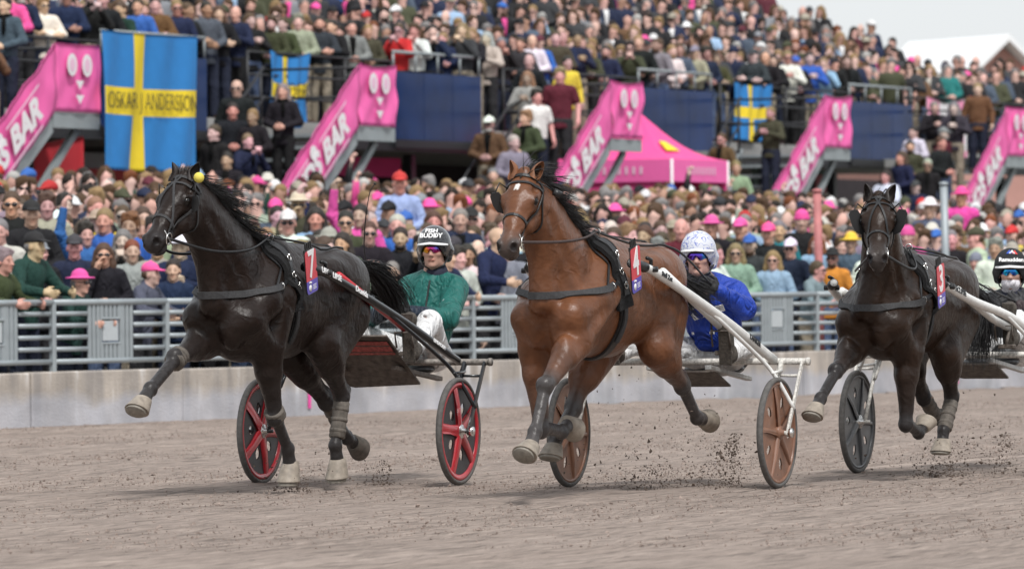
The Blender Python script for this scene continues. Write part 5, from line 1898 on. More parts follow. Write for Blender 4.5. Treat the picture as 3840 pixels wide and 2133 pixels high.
def sbox(mb, s0, s1, n0, n1, z0, z1):
    P = [SP(s, n, z) for s in (s0, s1) for n in (n0, n1) for z in (z0, z1)]
    return mb.add(P, [(0, 1, 3, 2), (4, 6, 7, 5), (0, 4, 5, 1), (2, 3, 7, 6), (0, 2, 6, 4), (1, 5, 7, 3)])


stand = empty("grandstand", tuple(SP(0, 0, 0))); tag(stand, "long grandstand with blue parapet panels, stairs and packed rising terraces", "grandstand")


def sobj(mb, name, mat, parent=None):
    """built in world space, re-based on the stand's empty"""
    me = mb.mesh(name); me.transform(Matrix.Translation(-SP(0, 0, 0)))
    return obj(name, me, mat, parent or stand)


SKY = [(2400, -400), (2850, -60), (2990, 0), (3130, 30), (3290, 90), (3440, 150), (3480, 190), (3700, 205), (3840, 240), (4200, 300)]


def skyline(x):
    for (a, b), (c, d) in zip(SKY, SKY[1:]):
        if a <= x <= c: return b + (d - b) * (x - a) / (c - a)
    return -400 if x < 2400 else 300


ROWS, RD, RH, NB = 12, .82, .36, NF - 1.5
def row_ok(s, r, extra=1.70):
    p = SP(s, NB - RD * r, ZD + RH * (r + 1) + extra)
    x, y = to_px(p)
    return x < 2400 or y > skyline(x) - 6


# rising terraces: each step ends where the photo's skyline cuts it
row_end = []
for r in range(ROWS):
    s = -14.0
    while s < STOP and row_ok(s, r): s += .5
    row_end.append(s)
    if s > -13:
        sobj(sbox(MB(), -14, s + .3, NB - RD * (r + 1) + .002, NB - RD * r, ZD - .3, ZD + RH * (r + 1)), "terrace_step", M_DECK)
sobj(sbox(MB(), -14, STOP, NB, NF, ZD - .22, ZD), "deck", M_DECK)
sobj(sbox(MB(), -14, STOP, -9.2, -9.0, -.1, ZD - .3), "back_wall", M_DARKIN)
sobj(sbox(MB(), -14, STOP, NF - .02, NF + .04, ZD - .40, ZD - .18), "fascia_beam", M_BLKST)
PANELS = [-4.95, 4.45, 13.74, 23.1, 32.6, 42.0]
for i, b in enumerate(PANELS):
    # navy parapet panels, posts and rail
    for q0, q1 in ((0, 1.03), (1.045, 2.07), (2.085, 3.12)):
        sobj(sbox(MB(), b + q0, b + q1, NF, NF + .05, 3.74, 4.84), "parapet_panel", M_NAVY)
    sobj(sbox(MB(), b - .03, b + 3.15, NF - .02, NF + .09, 3.60, 3.735), "panel_beam", M_BLKST)
    sobj(MB().tube([SP(b, NF + .02, 5.16), SP(b + 3.12, NF + .02, 5.16)], .027, 8), "rail", M_GREYST)
    for q in (.02, .8, 1.6, 2.4, 3.10):
        sobj(MB().tube([SP(b + q, NF + .02, 4.84), SP(b + q, NF + .02, 5.15)], .02, 6), "rail_post", M_GREYST)
    # black balustrade along the open edge of the deck up to the stair landing, and beyond it
    nb = PANELS[i + 1] if i + 1 < len(PANELS) else b + 9.4
    ld = (i + 0) * BAY if i == 0 else i * BAY
    lo = (i) * BAY - 1.25; hi = (i) * BAY + .05
    for a0, a1 in ((b + 3.2, max(b + 3.3, lo)), (hi, nb - .05)):
        if a1 - a0 < .4: continue
        for z in (4.30, 4.65, 5.0):
            sobj(MB().tube([SP(a0, NF + .02, z), SP(a1, NF + .02, z)], .022, 6), "rail", M_BLKST)
        m = max(2, int((a1 - a0) / 1.2) + 1)
        for q in range(m): sobj(MB().tube([SP(a0 + (a1 - a0) * q / (m - 1), NF + .02, ZD), SP(a0 + (a1 - a0) * q / (m - 1), NF + .02, 5.02)], .028, 6), "rail_post", M_BLKST)
for k in range(-1, 6):
    b = k * BAY
    # stair running down to the left behind the banner, landing bridging to the deck
    sobj(sbox(MB(), b - 1.22, b, NF + .045, -.062, ZL - .16, ZL), "landing", M_DECK)
    sobj(sbox(MB(), b - 1.22, b + .0, -.06, .02, ZL - .20, ZL + .01), "landing_beam", M_GREYST)
    z_at = lambda s: ZL + (s + 1.2) * .74
    s1 = -1.2 - (ZL - 1.15) / .74
    for n0 in (-.06, -1.62):
        P = [SP(b + s, n0 + dn, z + dz) for s, z in ((-1.2, ZL), (s1, 1.15)) for dn in (0, .06) for dz in (-.26, .02)]
        sobj(MB().add(P, [(0, 1, 3, 2), (4, 6, 7, 5), (0, 4, 5, 1), (2, 3, 7, 6), (0, 2, 6, 4), (1, 5, 7, 3)]), "stringer", M_GREYST)
    sobj(MB().bar(SP(b - .25, -.2, ZL - .2), SP(b - 2.2, -.2, 1.9), .08, .10), "strut", M_GREYST)
    ns = 14
    for i in range(ns):
        s = -1.2 - (i + .5) * (-1.2 - s1) / ns
        sobj(sbox(MB(), b + s - .14, b + s + .14, -1.55, -.07, z_at(s) - .05, z_at(s)), "tread", M_GREYST)
    mb = MB()
    for dz in (.95, .5): mb.tube([SP(b - 1.2, -1.6, ZL + dz), SP(b + s1, -1.6, 1.15 + dz)], .024, 6)
    sobj(mb, "hand_rail", M_BLKST)
    for i in range(4):
        s = -1.3 - i * 1.0
        sobj(MB().tube([SP(b + s, -1.6, z_at(s)), SP(b + s, -1.6, z_at(s) + .95)], .024, 6), "rail_post", M_BLKST)
    for z in (.5, .95): sobj(MB().tube([SP(b - .03, -.1, ZL + z), SP(b - .03, NF + .1, ZL + z)], .022, 6), "rail", M_BLKST)
    # columns under the deck
    for q in (3.4, 6.6):
        sobj(sbox(MB(), b + q, b + q + .16, NF - .7, NF - .54, .9, ZD - .42), "column", M_BLKST)
sobj(sbox(MB(), 9.5, 19.0, -6.2, -6.16, 1.2, 3.2), "hung_cloth", M_MAROON)
sobj(sbox(MB(), 15.2, 17.4, -4.4, -4.36, 3.2, 3.52), "hung_cloth", M_TENT)
sobj(sbox(MB(), 6.6, 9.2, -4.6, -4.55, 1.2, 3.45), "pale_screen", material("pale screen", (.45, .46, .48), .7, noise=.1))
for q in (7.0, 8.0): sobj(sbox(MB(), q, q + .6, -4.53, -4.50, 3.0, 3.2), "red_sign", material("red sign", (.65, .05, .05), .6))
sobj(sbox(MB(), 32.5, 36.5, -4.6, -4.55, 1.2, 3.6), "mural_panel", material("mural", (.09, .14, .13), .7, noise=.5, nscale=1.5))
for q, c in ((32.8, (.20, .34, .34)), (34.1, (.13, .22, .14)), (35.4, (.36, .10, .12))):
    sobj(sbox(MB(), q, q + .9, -4.53, -4.50, 2.5, 3.5), "mural_field", material("mural field %.1f" % q, c, .7, noise=.3, nscale=2))


# ------------------------------------------------------------------ banners, flags, tent
def cloth(fn, nu, nv, mats, pick=None, name="cloth", parent=None, base=None, thick=.012, nrm=None):
    """grid of fn(u,v) -> point, closed with a thin back so it has thickness"""
    verts, faces, mi = [], [], []
    for sd in (0, 1):
        for j in range(nv + 1):
            for i in range(nu + 1):
                verts.append(Vector(fn(i / nu, j / nv)) - (nrm or NS) * (thick * sd))
    o = (nu + 1) * (nv + 1)
    for j in range(nv):
        for i in range(nu):
            a = j * (nu + 1) + i
            f = (a, a + 1, a + nu + 2, a + nu + 1)
            m = pick((i + .5) / nu, (j + .5) / nv) if pick else 0
            faces += [f, tuple(o + k for k in f)[::-1]]; mi += [m, m]
    rim = [j * (nu + 1) for j in range(nv + 1)], [j * (nu + 1) + nu for j in range(nv + 1)], list(range(nu + 1)), [nv * (nu + 1) + i for i in range(nu + 1)]
    for e in rim:
        for a, b in zip(e, e[1:]): faces.append((a, b, o + b, o + a)); mi.append(0)
    mb = MB().add([v - Vector(base) for v in verts], faces, True)
    me = mb.mesh(name)
    for m in mats: me.materials.append(m)
    me.polygons.foreach_set("material_index", mi)
    return obj(name, me, None, parent)


wr = lambda a, b, k: .02 * math.sin(a * 9 + k) * math.sin(b * 5 + 2 * k) + .015 * math.sin(a * 17 + b * 11 + k * 3)
names = ["first", "second", "third", "fourth", "fifth"]
for k in range(0, 5):
    b = k * BAY
    base = SP(b - 1.2, .03, ZL)
    ban = empty("pink_banner", tuple(base))
    tag(ban, "%s pink banner from the left, hung along the grandstand stair" % names[k], "banner", "pink stair banners")
    sag = .10 if k in (1, 2, 3) else .02
    cloth(lambda u, v: SP(b - 1.20 + 1.20 * u, .045 + wr(u, v, k) * (.6 if k == 0 else 1.2), ZB - (ZB - 3.77) * v - sag * .5 * math.sin(u * 3.14) * (1 - v)), 14, 12, [M_PINK], name="landing_cloth", parent=ban, base=base)
    L0 = 3.4
    def slope(u, v):
        s = -1.2 - L0 * u
        zt = ZB - .02 - L0 * u * .74
        zb = 3.77 - L0 * u * .74
        return SP(b + s, .05 + wr(u * 3, v, k + 4), zt + (zb - zt) * v)
    cloth(slope, 30, 10, [M_PINK], name="slope_cloth", parent=ban, base=base)
    inv = Matrix.Translation(-base)
    def stxt(name, txt, size, s, z, mat, xd, yd, sq=1.0, bold=.0):
        me = text_mesh(txt, size, depth=.003, bold=bold)
        x = xd.normalized() * sq; y = yd.normalized()
        zz = NS
        p = SP(b + s, .115, z) - base
        me.transform(Matrix(((x.x, y.x, zz.x, p.x), (x.y, y.y, zz.y, p.y), (x.z, y.z, zz.z, p.z), (0, 0, 0, 1))))
        return obj(name, me, mat, ban)
    up = Vector((0, 0, 1)); dg = (DS + up * .74).normalized(); pu = (up - DS * .25).normalized()
    stxt("lettering", "LEGENDS BAR", .47, -2.98, 2.90, M_WHITEC, dg, (up * 1.0 - DS * .32), 1.05, .022)
    def strip(s0, s1, off, w, mat, name):
        z0 = 4.24 + (s0 + 1.2) * .74 + off; z1 = 4.24 + (s1 + 1.2) * .74 + off
        P = [SP(b + s0, .112, z0) - base, SP(b + s1, .112, z1) - base, SP(b + s1, .112, z1 + w) - base, SP(b + s0, .112, z0 + w) - base]
        MB().add(P + [p - NS * .004 for p in P], [(0, 1, 2, 3), (7, 6, 5, 4), (0, 4, 5, 1), (1, 5, 6, 2), (2, 6, 7, 3), (3, 7, 4, 0)]).build(name, mat, ban)
    strip(-4.5, -2.95, .27, .035, M_PALEP, "print_line"); strip(-2.6, -1.75, .27, .035, M_PALEP, "print_line"); strip(-4.5, -1.65, -.36, .035, M_PALEP, "print_line")
    for s, z, rs_, rz in ((-.86, 4.42, .13, .155), (-.46, 4.42, .13, .155), (-2.78, 4.24 - 1.58 * .74 + .26, .11, .11)):
        n = 18
        P = [SP(b + s + rs_ * math.cos(2 * math.pi * i / n), .108, z + rz * math.sin(2 * math.pi * i / n)) - base for i in range(n)]
        MB().add(P + [p + NS * .004 for p in P], [tuple(range(n))[::-1], tuple(range(n, 2 * n))] + [(i, (i + 1) % n, n + (i + 1) % n, n + i) for i in range(n)]).build("round_mark", M_WHITEC, ban)
        P = [SP(b + s + rs_ * .55 * math.cos(2 * math.pi * i / n), .114, z + rz * .62 * math.sin(2 * math.pi * i / n)) - base for i in range(n)]
        if rs_ > .12: MB().add(P + [p + NS * .003 for p in P], [tuple(range(n))[::-1], tuple(range(n, 2 * n))] + [(i, (i + 1) % n, n + (i + 1) % n, n + i) for i in range(n)]).build("mark_centre", M_PALEP, ban)
    for z in (4.15, 3.95):
        P = [SP(b - .77, .108, z + .055) - base, SP(b - .55, .108, z + .055) - base, SP(b - .66, .108, z - .065) - base]
        MB().add(P + [p + NS * .004 for p in P], [(0, 1, 2), (5, 4, 3), (0, 3, 4, 1), (1, 4, 5, 2), (2, 5, 3, 0)]).build("triangle_mark", M_WHITEC, ban)


def swedish(name, label, s0, s1, z1, z0, n, k, txt=None, sag=.0, dim=1.0):
    base = SP(s0, n, z0)
    fl = empty(name, tuple(base)); tag(fl, label, "flag", "blue and yellow flags")
    def fn(u, v):
        s = s0 + (s1 - s0) * u
        return SP(s, n + .05 * math.sin(u * 8 + k + v * 1.5) * (.2 + v) + .025 * math.sin(u * 21 + v * 4), z1 + (z0 - z1) * v - sag * 4 * u * (1 - u))
    pick = lambda u, v: 1 if (.31 < u < .47 or .405 < v < .595) else 0
    cloth(fn, 50, 40, [M_FBLUE, M_FYEL], pick, "flag_cloth", fl, base)
    if txt:
        me = text_mesh(txt, .34, depth=.002, bold=-.004)
        w = max(v.co.x for v in me.vertices) - min(v.co.x for v in me.vertices)
        x = DS * ((s1 - s0) * .95 / w); p = SP((s0 + s1) / 2, n + .06, (z0 + z1) / 2 - sag * .7) - base
        me.transform(Matrix(((x.x, 0, NS.x, p.x), (x.y, 0, NS.y, p.y), (x.z, 1, NS.z, p.z), (0, 0, 0, 1))))
        obj("lettering", me, M_INK, fl)
    return fl


swedish("flag", "large blue flag with yellow cross and black lettering beside the first pink banner", -.10, 2.50, 4.93, 3.0, .14, 0, "OSKAR J ANDERSSON", .02)
swedish("flag", "small blue and yellow flag hanging on a black rail behind the stair", 9.55, 10.85, 5.05, 3.93, NF + .06, 2, "ANDERS", .10)
swedish("flag", "blue and yellow flag tied to a rail right of the pink tent", 27.2, 28.85, 5.06, 4.02, NF + .06, 4, None, .05)
base = SP(36.4, NF, 3.8)
fl = empty("flag", tuple(base)); tag(fl, "white flag with pink and red blocks hanging near the right end of the stand", "flag")
M_FPINK = material("pink flag cloth", (.86, .30, .48), .75)
cloth(lambda u, v: SP(36.4 + 2.0 * u, NF + .08 + .03 * math.sin(u * 8), 5.04 - 1.2 * v - .12 * math.sin(u * 3.14)), 30, 24, [M_WHITEC, M_FPINK], lambda u, v: 1 if (int(u * 3.2) + int(v * 3.4)) % 2 == 0 else 0, "flag_cloth", fl, base)
base = SP(38.6, NF + .08, 4.5)
fl = empty("pennant", tuple(base)); tag(fl, "small red and white pennant held on the rail at the right end", "pennant")
cloth(lambda u, v: SP(38.6 + .9 * u, NF + .08, 5.1 - .5 * v), 12, 8, [M_WHITEC, material("red flag cloth", (.68, .04, .04), .75)], lambda u, v: 1 if u < .6 else 0, "flag_cloth", fl, base)
base = SP(.0, -1.0, 2.4)
fl = empty("red_cloth", tuple(base)); tag(fl, "red cloth hanging under the first stair landing", "cloth")
cloth(lambda u, v: SP(-.05 + 1.35 * u, -1.0 + .03 * math.sin(u * 6), 3.50 - .80 * v - .15 * (1 - u)), 14, 8, [material("red hanging cloth", (.62, .035, .05), .75)], None, "cloth", fl, base)

# pink tent in front of the stand
def tent():
    c = at_depth(2519, 596, 96.3)                                    # near corner at eave height
    ez = c.z
    ax, ay = DS, -NS           # plan directions of its two visible sides
    c = Vector((c.x, c.y, 0))
    W = 2.3
    t = empty("pink_tent", (c.x, c.y, 1.2)); tag(t, "pink pop-up tent with a yellow patch in front of the grandstand", "tent")
    base = Vector((c.x, c.y, 1.2))
    q = [c, c + ax * W, c + ax * W + ay * W, c + ay * W]
    apex = c + (ax + ay) * (W / 2); apex.z = ez + .85
    E = [Vector((p.x, p.y, ez)) for p in q]
    for i in range(4):
        a, b2 = E[i], E[(i + 1) % 4]
        nn = 8
        verts, faces = [], []
        for j in range(nn + 1):
            tt = j / nn
            sg = -.28 * math.sin(tt * math.pi) * (1 - .25 * tt)
            for kx in range(nn + 1):
                u = kx / nn
                p = a.lerp(b2, u).lerp(apex, tt); p.z += sg * (.5 + 2 * abs(u - .5) * .2)
                verts.append(p - base)
        for j in range(nn):
            for kx in range(nn):
                f = j * (nn + 1) + kx; faces.append((f, f + 1, f + nn + 2, f + nn + 1))
        MB().add(verts, faces, True).build("roof_panel", M_TENT, t)
        z1 = ez - .38
        vv = [a - base, b2 - base, Vector((b2.x, b2.y, z1)) - base, Vector((a.x, a.y, z1)) - base]
        out = ((a + b2) / 2 - apex); out.z = 0; out.normalize()
        MB().add(vv + [p - out * .01 for p in vv], [(0, 1, 2, 3), (7, 6, 5, 4), (0, 4, 5, 1), (2, 6, 7, 3)]).build("valance", M_PINK, t)
        for kx in range(9):
            u = .26 + .06 * kx
            p = a.lerp(b2, u) - base + out * .012; d = (b2 - a).normalized() * .055
            p.z = ez - 1.2 - .25
            MB().add([p, p + d, p + d + Vector((0, 0, .13)), p + Vector((0, 0, .13)), p - out * .004, p + d - out * .004, p + d - out * .004 + Vector((0, 0, .13)), p - out * .004 + Vector((0, 0, .13))],
                   [(0, 1, 2, 3), (7, 6, 5, 4), (0, 4, 5, 1), (1, 5, 6, 2), (2, 6, 7, 3), (3, 7, 4, 0)]).build("valance_print", M_PALEP, t)
        MB().tube([Vector((a.x, a.y, 1.2)) - base, a - base], .025, 8).build("leg", M_WHITEC, t)
        vv = [Vector((p.x, p.y, z)) - base - out * .05 for p, z in ((a, z1), (b2, z1), (b2, 1.25), (a, 1.25))]
        if i in (1, 2, 3): MB().add(vv + [p - out * .01 for p in vv], [(0, 1, 2, 3), (7, 6, 5, 4), (0, 4, 5, 1), (2, 6, 7, 3)]).build("side_wall", M_TENT, t)
    # yellow patch on the side facing the track
    P = []
    for u, tt in ((.10, .28), (.42, .28), (.38, .52), (.16, .52)):
        p = E[0].lerp(E[1], u).lerp(apex, tt); p.z += -.28 * math.sin(tt * math.pi) * .6 + .05
        P.append(p - base)
    MB().add(P + [p + Vector((0, 0, .006)) for p in P], [(3, 2, 1, 0), (4, 5, 6, 7), (0, 1, 5, 4), (1, 2, 6, 5), (2, 3, 7, 6), (3, 0, 4, 7)]).build("yellow_patch", M_FYEL, t)


tent()

# poles behind the fence
M_REDPOLE = material("faded red pole", (.45, .16, .16), .6, noise=.2, nscale=8)
for px, pt, pb, dep, mat, nm, lb in ((3078, 716, 1100, 69.5, M_REDPOLE, "red_pole", "faded red pole standing in the crowd left of the number 3 horse"),
                                    (3553, 690, 1020, 74.0, M_GALV, "grey_pole", "grey steel pole in the crowd right of the number 3 horse's head")):
    a, b2 = at_depth(px - 14, pt, dep), at_depth(px, pb, dep)
    z = terrace_z((b2.x, b2.y))
    p = empty(nm, (b2.x, b2.y, z)); tag(p, lb, "pole")
    MB().tube([Vector((0, 0, 0)), a - Vector((b2.x, b2.y, z))], .05, 12).build("pole_shaft", mat, p)
    MB().lathe([(.001, -.02), (.06, -.02), (.06, .02), (.001, .03)], 12, Matrix.Translation(a - Vector((b2.x, b2.y, z)))).build("pole_cap", mat, p)
    MB().box((0, 0, .01), (.2, .2, .02), None, .004).build("base_plate", mat, p)

# house beyond the far end of the stand
g0 = at_depth(3748, 132, 165)
hs = empty("house", (g0.x, g0.y, 0)); tag(hs, "house with bright white roof and pink gable behind the far end of the stand", "house")
ga, gd = Vector((.93, .36, 0)), Vector((-.36, .93, 0)).normalized() * 1.0
gd = Vector((-.50, .87, 0))
hw, ez, rz, ln = 3.4, g0.z - 3.0, g0.z, 4.2
M_GABLE = material("pink plaster gable", (.46, .25, .215), .85, noise=.12, nscale=1)
M_ROOFW = material("white metal roof", (.80, .81, .82), .45, noise=.05, nscale=1)
pts = [-ga * hw, ga * hw]
MB().add([pts[0], pts[1], pts[1] + Vector((0, 0, ez)), Vector((0, 0, rz - .25)), pts[0] + Vector((0, 0, ez))] + [p + gd * ln for p in (pts[0], pts[1], pts[1] + Vector((0, 0, ez)), Vector((0, 0, rz - .25)), pts[0] + Vector((0, 0, ez)))],
         [(0, 1, 2, 3, 4), (9, 8, 7, 6, 5), (0, 4, 9, 5), (1, 6, 7, 2)]).build("wall", M_GABLE, hs)
for q in (-1, 1):
    e0 = ga * (hw * 1.12) * q + Vector((0, 0, ez - .4)) - gd * .5; r0 = Vector((0, 0, rz)) - gd * .5
    P = [e0, r0, r0 + gd * (ln + 1), e0 + gd * (ln + 1)]
    P = P + [p - Vector((0, 0, .18)) for p in P]
    MB().add(P, [(0, 1, 2, 3), (7, 6, 5, 4), (0, 4, 5, 1), (1, 5, 6, 2), (2, 6, 7, 3), (3, 7, 4, 0)]).build("roof", M_ROOFW, hs)
# ------------------------------------------------------------------ spectators
M_HAIR = material("hair", (.1, .1, .1), .6, source='object', noise=.35, nscale=60, bump=.5, bscale=150)
M_CAPM = material("cap cloth", (.5, .5, .5), .8, source='object', noise=.08, nscale=30)
M_DARKLENS = material("dark lens", (.012, .012, .014), .12, spec=.7)
HEAD_C = Vector((.015, 0, 1.625))


def arms(pose):
    e = {'down': ((-.03, .26, 1.15), (.08, .26, .92)), 'clasp': ((.0, .275, 1.16), (.24, .06, 1.08)), 'crossed': ((.06, .285, 1.18), (.23, -.09, 1.20)),
         'clap': ((.08, .27, 1.18), (.28, .045, 1.27)), 'lean': ((.20, .30, 1.20), (.43, .20, 1.165)), 'phone': ((.16, .25, 1.21), (.32, .05, 1.45))}
    if pose == 'face':
        return ((.0, .275, 1.16), (.22, .06, 1.10)), ((.17, -.20, 1.20), (.155, -.07, 1.50))
    if pose == 'raised':
        return e['down'], ((.05, -.30, 1.64), (.10, -.26, 1.93))
    a = e[pose]
    m = lambda p: (p[0], -p[1], p[2])
    if pose == 'crossed': return a, ((.06, -.285, 1.18), (.25, .09, 1.16))
    return a, (m(a[0]), m(a[1]))


def person_parts(pose, short=False, h=.0122):
    """skin body, top, trousers for a standing spectator facing +x"""
    ln = .10 if pose == 'lean' else 0.0
    hc = HEAD_C + Vector((ln * 1.4, 0, -ln * .2))
    sho = Vector((ln, 0, 1.42))
    aL, aR = arms(pose)
    lo, hi = (-.30, -.48, -.02), (.62, .48, 2.12)
    W = (1, 1, 1)
    g = SDF(lo, hi, h)
    head_sdf(g, hc, (1, 0, -.03), k=.012)
    g.cone((0, 0, .95), sho - Vector((0, 0, .05)), .10, .12, k=.05, col=W, sc=(.8, 1, 1))
    g.cone(sho, hc + Vector((-.03, 0, -.12)), .07, .055, k=.04, col=W)
    for s, (el, ha) in ((1, aL), (-1, aR)):
        sh = sho + Vector((0, s * .165, -.005))
        g.chain([sh, el, ha], [.048, .040, .027], k=.03, col=W)
        d = (Vector(ha) - Vector(el)).normalized()
        if pose in ('clasp', 'clap', 'phone'): d = (d + Vector((.4, 0, .25))).normalized()
        if pose == 'face': d = (d + Vector((0, 0, .5))).normalized()
        n = Vector((0, s, 0)); n = (n - d * n.dot(d)).normalized() if abs(d.y) < .9 else Vector((1, 0, 0))
        t = d.cross(n)
        if t.z < 0: t = -t
        hand_sdf(g, Vector(ha) - d * .02, d, n, t, 1.12, .75 if pose != 'raised' else 1.2)
        g.chain([(0, s * .09, .93), (.02, s * .10, .50), (.0, s * .11, .08)], [.07, .05, .04], k=.03, col=W)
        g.cone((-.04, s * .11, .03), (.15, s * .125, .03), .035, .035, k=.02, col=(.12, .10, .10))
    body = g
    g = SDF(lo, hi, .0135)
    g.cone((0, 0, .84), (ln * .3, 0, 1.10), .172, .158, k=.05, col=W, sc=(.72, 1, 1))
    g.cone((ln * .3, 0, 1.10), sho - Vector((0, 0, .08)), .158, .172, k=.05, col=W, sc=(.72, 1, 1))
    g.cone(sho + Vector((-.01, .13, -.01)), sho + Vector((-.01, -.13, -.01)), .070, .070, k=.05, col=W)
    g.cone(sho + Vector((-.01, 0, .02)), sho + Vector((-.005, 0, .075)), .075, .068, k=.02, col=W)
    for s, (el, ha) in ((1, aL), (-1, aR)):
        sh = sho + Vector((0, s * .168, -.01)); el, ha = Vector(el), Vector(ha)
        if short:
            g.cone(sh, sh.lerp(el, .6), .075, .068, k=.04, col=W)
        else:
            g.cone(sh, el, .074, .060, k=.04, col=W); g.cone(el, el.lerp(ha, .88), .060, .043, k=.03, col=W)
            c = el + Vector((.03, 0, .03)); g.cone(c + Vector((0, -.06, 0)), c + Vector((0, .06, .02)), .006, .008, k=.02, sub=True)
    for a, b in (((.14, .05, 1.30), (.12, .11, 1.10)), ((.14, -.06, 1.22), (.12, -.12, 1.02)), ((.13, .02, 1.05), (.12, -.08, .95)), ((-.13, .0, 1.3), (-.13, .08, 1.1))):
        g.cone(a, b, .006, .010, k=.03, sub=True)
    g.ell((0, 0, .56), (.5, .5, .26), k=.01, sub=True)
    top = g
    g = SDF(lo, hi, .016)
    g.ell((0, 0, .93), (.125, .175, .12), k=.04, col=W)
    for s in (1, -1): g.chain([(0, s * .09, .88), (.02, s * .10, .50), (.0, s * .11, .07)], [.100, .078, .070], k=.03, col=W)
    return body, top, g, hc


def head_gear():
    out = {}
    lo, hi = (-.26, -.22, -.36), (.26, .22, .25)
    W = (1, 1, 1)
    def face_cut(g, z=-.012, up=.088):
        g.ell((.105, 0, z), (.072, .090, up), k=.012, sub=True)
        g.ell((.02, 0, -.13), (.12, .12, .075), k=.01, sub=True)
    g = SDF(lo, hi, .012); g.ell((-.020, 0, .050), (.104, .086, .092), k=.02, col=W); g.ell((-.04, 0, .0), (.085, .082, .07), k=.02, col=W); face_cut(g, -.02); out['short'] = g
    g = SDF(lo, hi, .012); g.ell((-.020, 0, .058), (.108, .092, .096), k=.02, col=W); g.ell((-.03, 0, .0), (.095, .090, .08), k=.03, col=W); face_cut(g, -.03, .095)
    for i in range(7): g.ell((.05 * math.cos(i), .06 * math.sin(i * 2.3), .12 + .02 * math.sin(i * 5)), (.04, .03, .025), k=.02, col=W)
    out['tousled'] = g
    g = SDF(lo, hi, .012); g.ell((-.020, 0, .052), (.106, .088, .092), k=.02, col=W)
    for s in (1, -1): g.chain([(-.02, s * .075, .03), (-.03, s * .092, -.10), (-.01, s * .085, -.24), (.02, s * .08, -.30)], [.038, .042, .038, .022], k=.03, col=W)
    g.chain([(-.07, 0, .02), (-.085, 0, -.12), (-.08, 0, -.26)], [.07, .075, .05], k=.03, col=W); g.ell((.115, 0, -.03), (.075, .074, .10), k=.012, sub=True); out['long'] = g
    g = SDF(lo, hi, .012); g.ell((-.03, 0, .0), (.088, .084, .060), k=.02, col=W); face_cut(g); g.ell((-.0, 0, .085), (.13, .10, .075), k=.01, sub=True); out['fringe'] = g
    g = SDF(lo, hi, .011); g.ell((-.012, 0, .060), (.108, .090, .088), k=.01, col=W); g.ell((0, 0, -.06), (.2, .2, .105), k=.008, sub=True)
    g.ell((.120, 0, .052), (.070, .070, .010), [(.98, 0, -.18), (0, 1, 0), (.18, 0, .98)], k=.012, col=W); g.ell((0, 0, .155), (.014, .014, .01), k=.01, col=W); out['cap'] = g
    g = SDF(lo, hi, .011); g.ell((-.008, 0, .075), (.100, .086, .090), k=.01, col=W); g.ell((0, 0, -.05), (.2, .2, .100), k=.008, sub=True); g.ell((0, 0, .058), (.170, .155, .012), k=.02, col=W); out['hat'] = g
    g = SDF(lo, hi, .011); g.ell((-.014, 0, .062), (.108, .090, .098), k=.01, col=W); g.ell((.01, 0, -.07), (.2, .2, .105), k=.008, sub=True)
    for i in range(16): g.ell((-.014 + .106 * math.cos(i * .3927), .088 * math.sin(i * .3927), .038), (.014, .014, .022), k=.008, col=W)
    out['beanie'] = g
    g = SDF(lo, hi, .010); g.ell((.045, 0, -.085), (.060, .064, .046), k=.02, col=W); g.ell((.098, 0, -.062), (.02, .022, .012), k=.006, sub=True); g.ell((.07, 0, -.03), (.08, .05, .02), k=.02, sub=True); out['beard'] = g
    return out


POSES = ['down', 'clasp', 'crossed', 'clap', 'lean', 'phone', 'face', 'raised']
TPL, LOW = {}, {}
for p in POSES:
    b, t, tr, hc = person_parts(p)
    TPL[p] = dict(body=b.mesh("body", 1), top=t.mesh("jacket", 1), trousers=tr.mesh("trousers", 1), hc=hc)
b, t, tr, hc = person_parts('down', True)
TPL['tshirt'] = dict(body=b.mesh("body", 1), top=t.mesh("shirt", 1), trousers=tr.mesh("trousers", 1), hc=hc)
for q in TPL.values():
    q['body'].materials.append(M_SKIN); q['top'].materials.append(M_CLOTH); q['trousers'].materials.append(M_CLOTH)
GEAR = {}
for k, g in head_gear().items():
    me = g.mesh(k, 1); me.materials.append(M_CAPM if k in ('cap', 'hat', 'beanie') else M_HAIR); GEAR[k] = me
mb = MB()
for s in (1, -1):
    mb.ball((.104, s * .034, .004), (.007, .030, .021), 12, 8); mb.bar((.10, s * .062, .012), (.0, s * .083, .008), .004, .007)
mb.bar((.112, -.012, .010), (.112, .012, .010), .005, .006)
GLASS = mb.mesh("sunglasses"); GLASS.materials.append(M_DARKLENS)
# shirt front with collar and tie, laid on the chest of the upright top
def shirt_front():
    me = TPL['clasp']['top']
    bv = BVHTree.FromPolygons([tuple(v.co) for v in me.vertices], [tuple(p.vertices) for p in me.polygons])
    P, Nn, w = [], [], []
    for i in range(10):
        z = 1.475 - .036 * i
        r = bv.ray_cast(Vector((.6, 0, z)), Vector((-1, 0, 0)))
        if r[0] is None: continue
        P.append(r[0] + Vector((.004, 0, 0))); Nn.append(Vector((1, 0, .1))); w.append(.115 - .008 * i)
    return MB().ribbon(P, Nn, w, .006).mesh("shirt_front"), MB().ribbon([p + Vector((.008, 0, 0)) for p in P[1:]], Nn[1:], .035, .006).mesh("tie")
SHIRT, TIE = shirt_front()
SHIRT.materials.append(M_CLOTH); TIE.materials.append(M_CLOTH)
SCARF = MB().ring((.005, 0, 1.50), (.12, 0, 1), .075, .030, 16, 8).tube([(.085, .02, 1.49), (.12, .03, 1.40), (.135, .035, 1.25)], [.03, .035, .02], 8).mesh("scarf"); SCARF.materials.append(M_CLOTH)
PHONE = MB().box((.355, 0, 1.50), (.010, .14, .075), None, .004).mesh("phone"); PHONE.materials.append(M_BLACKP)

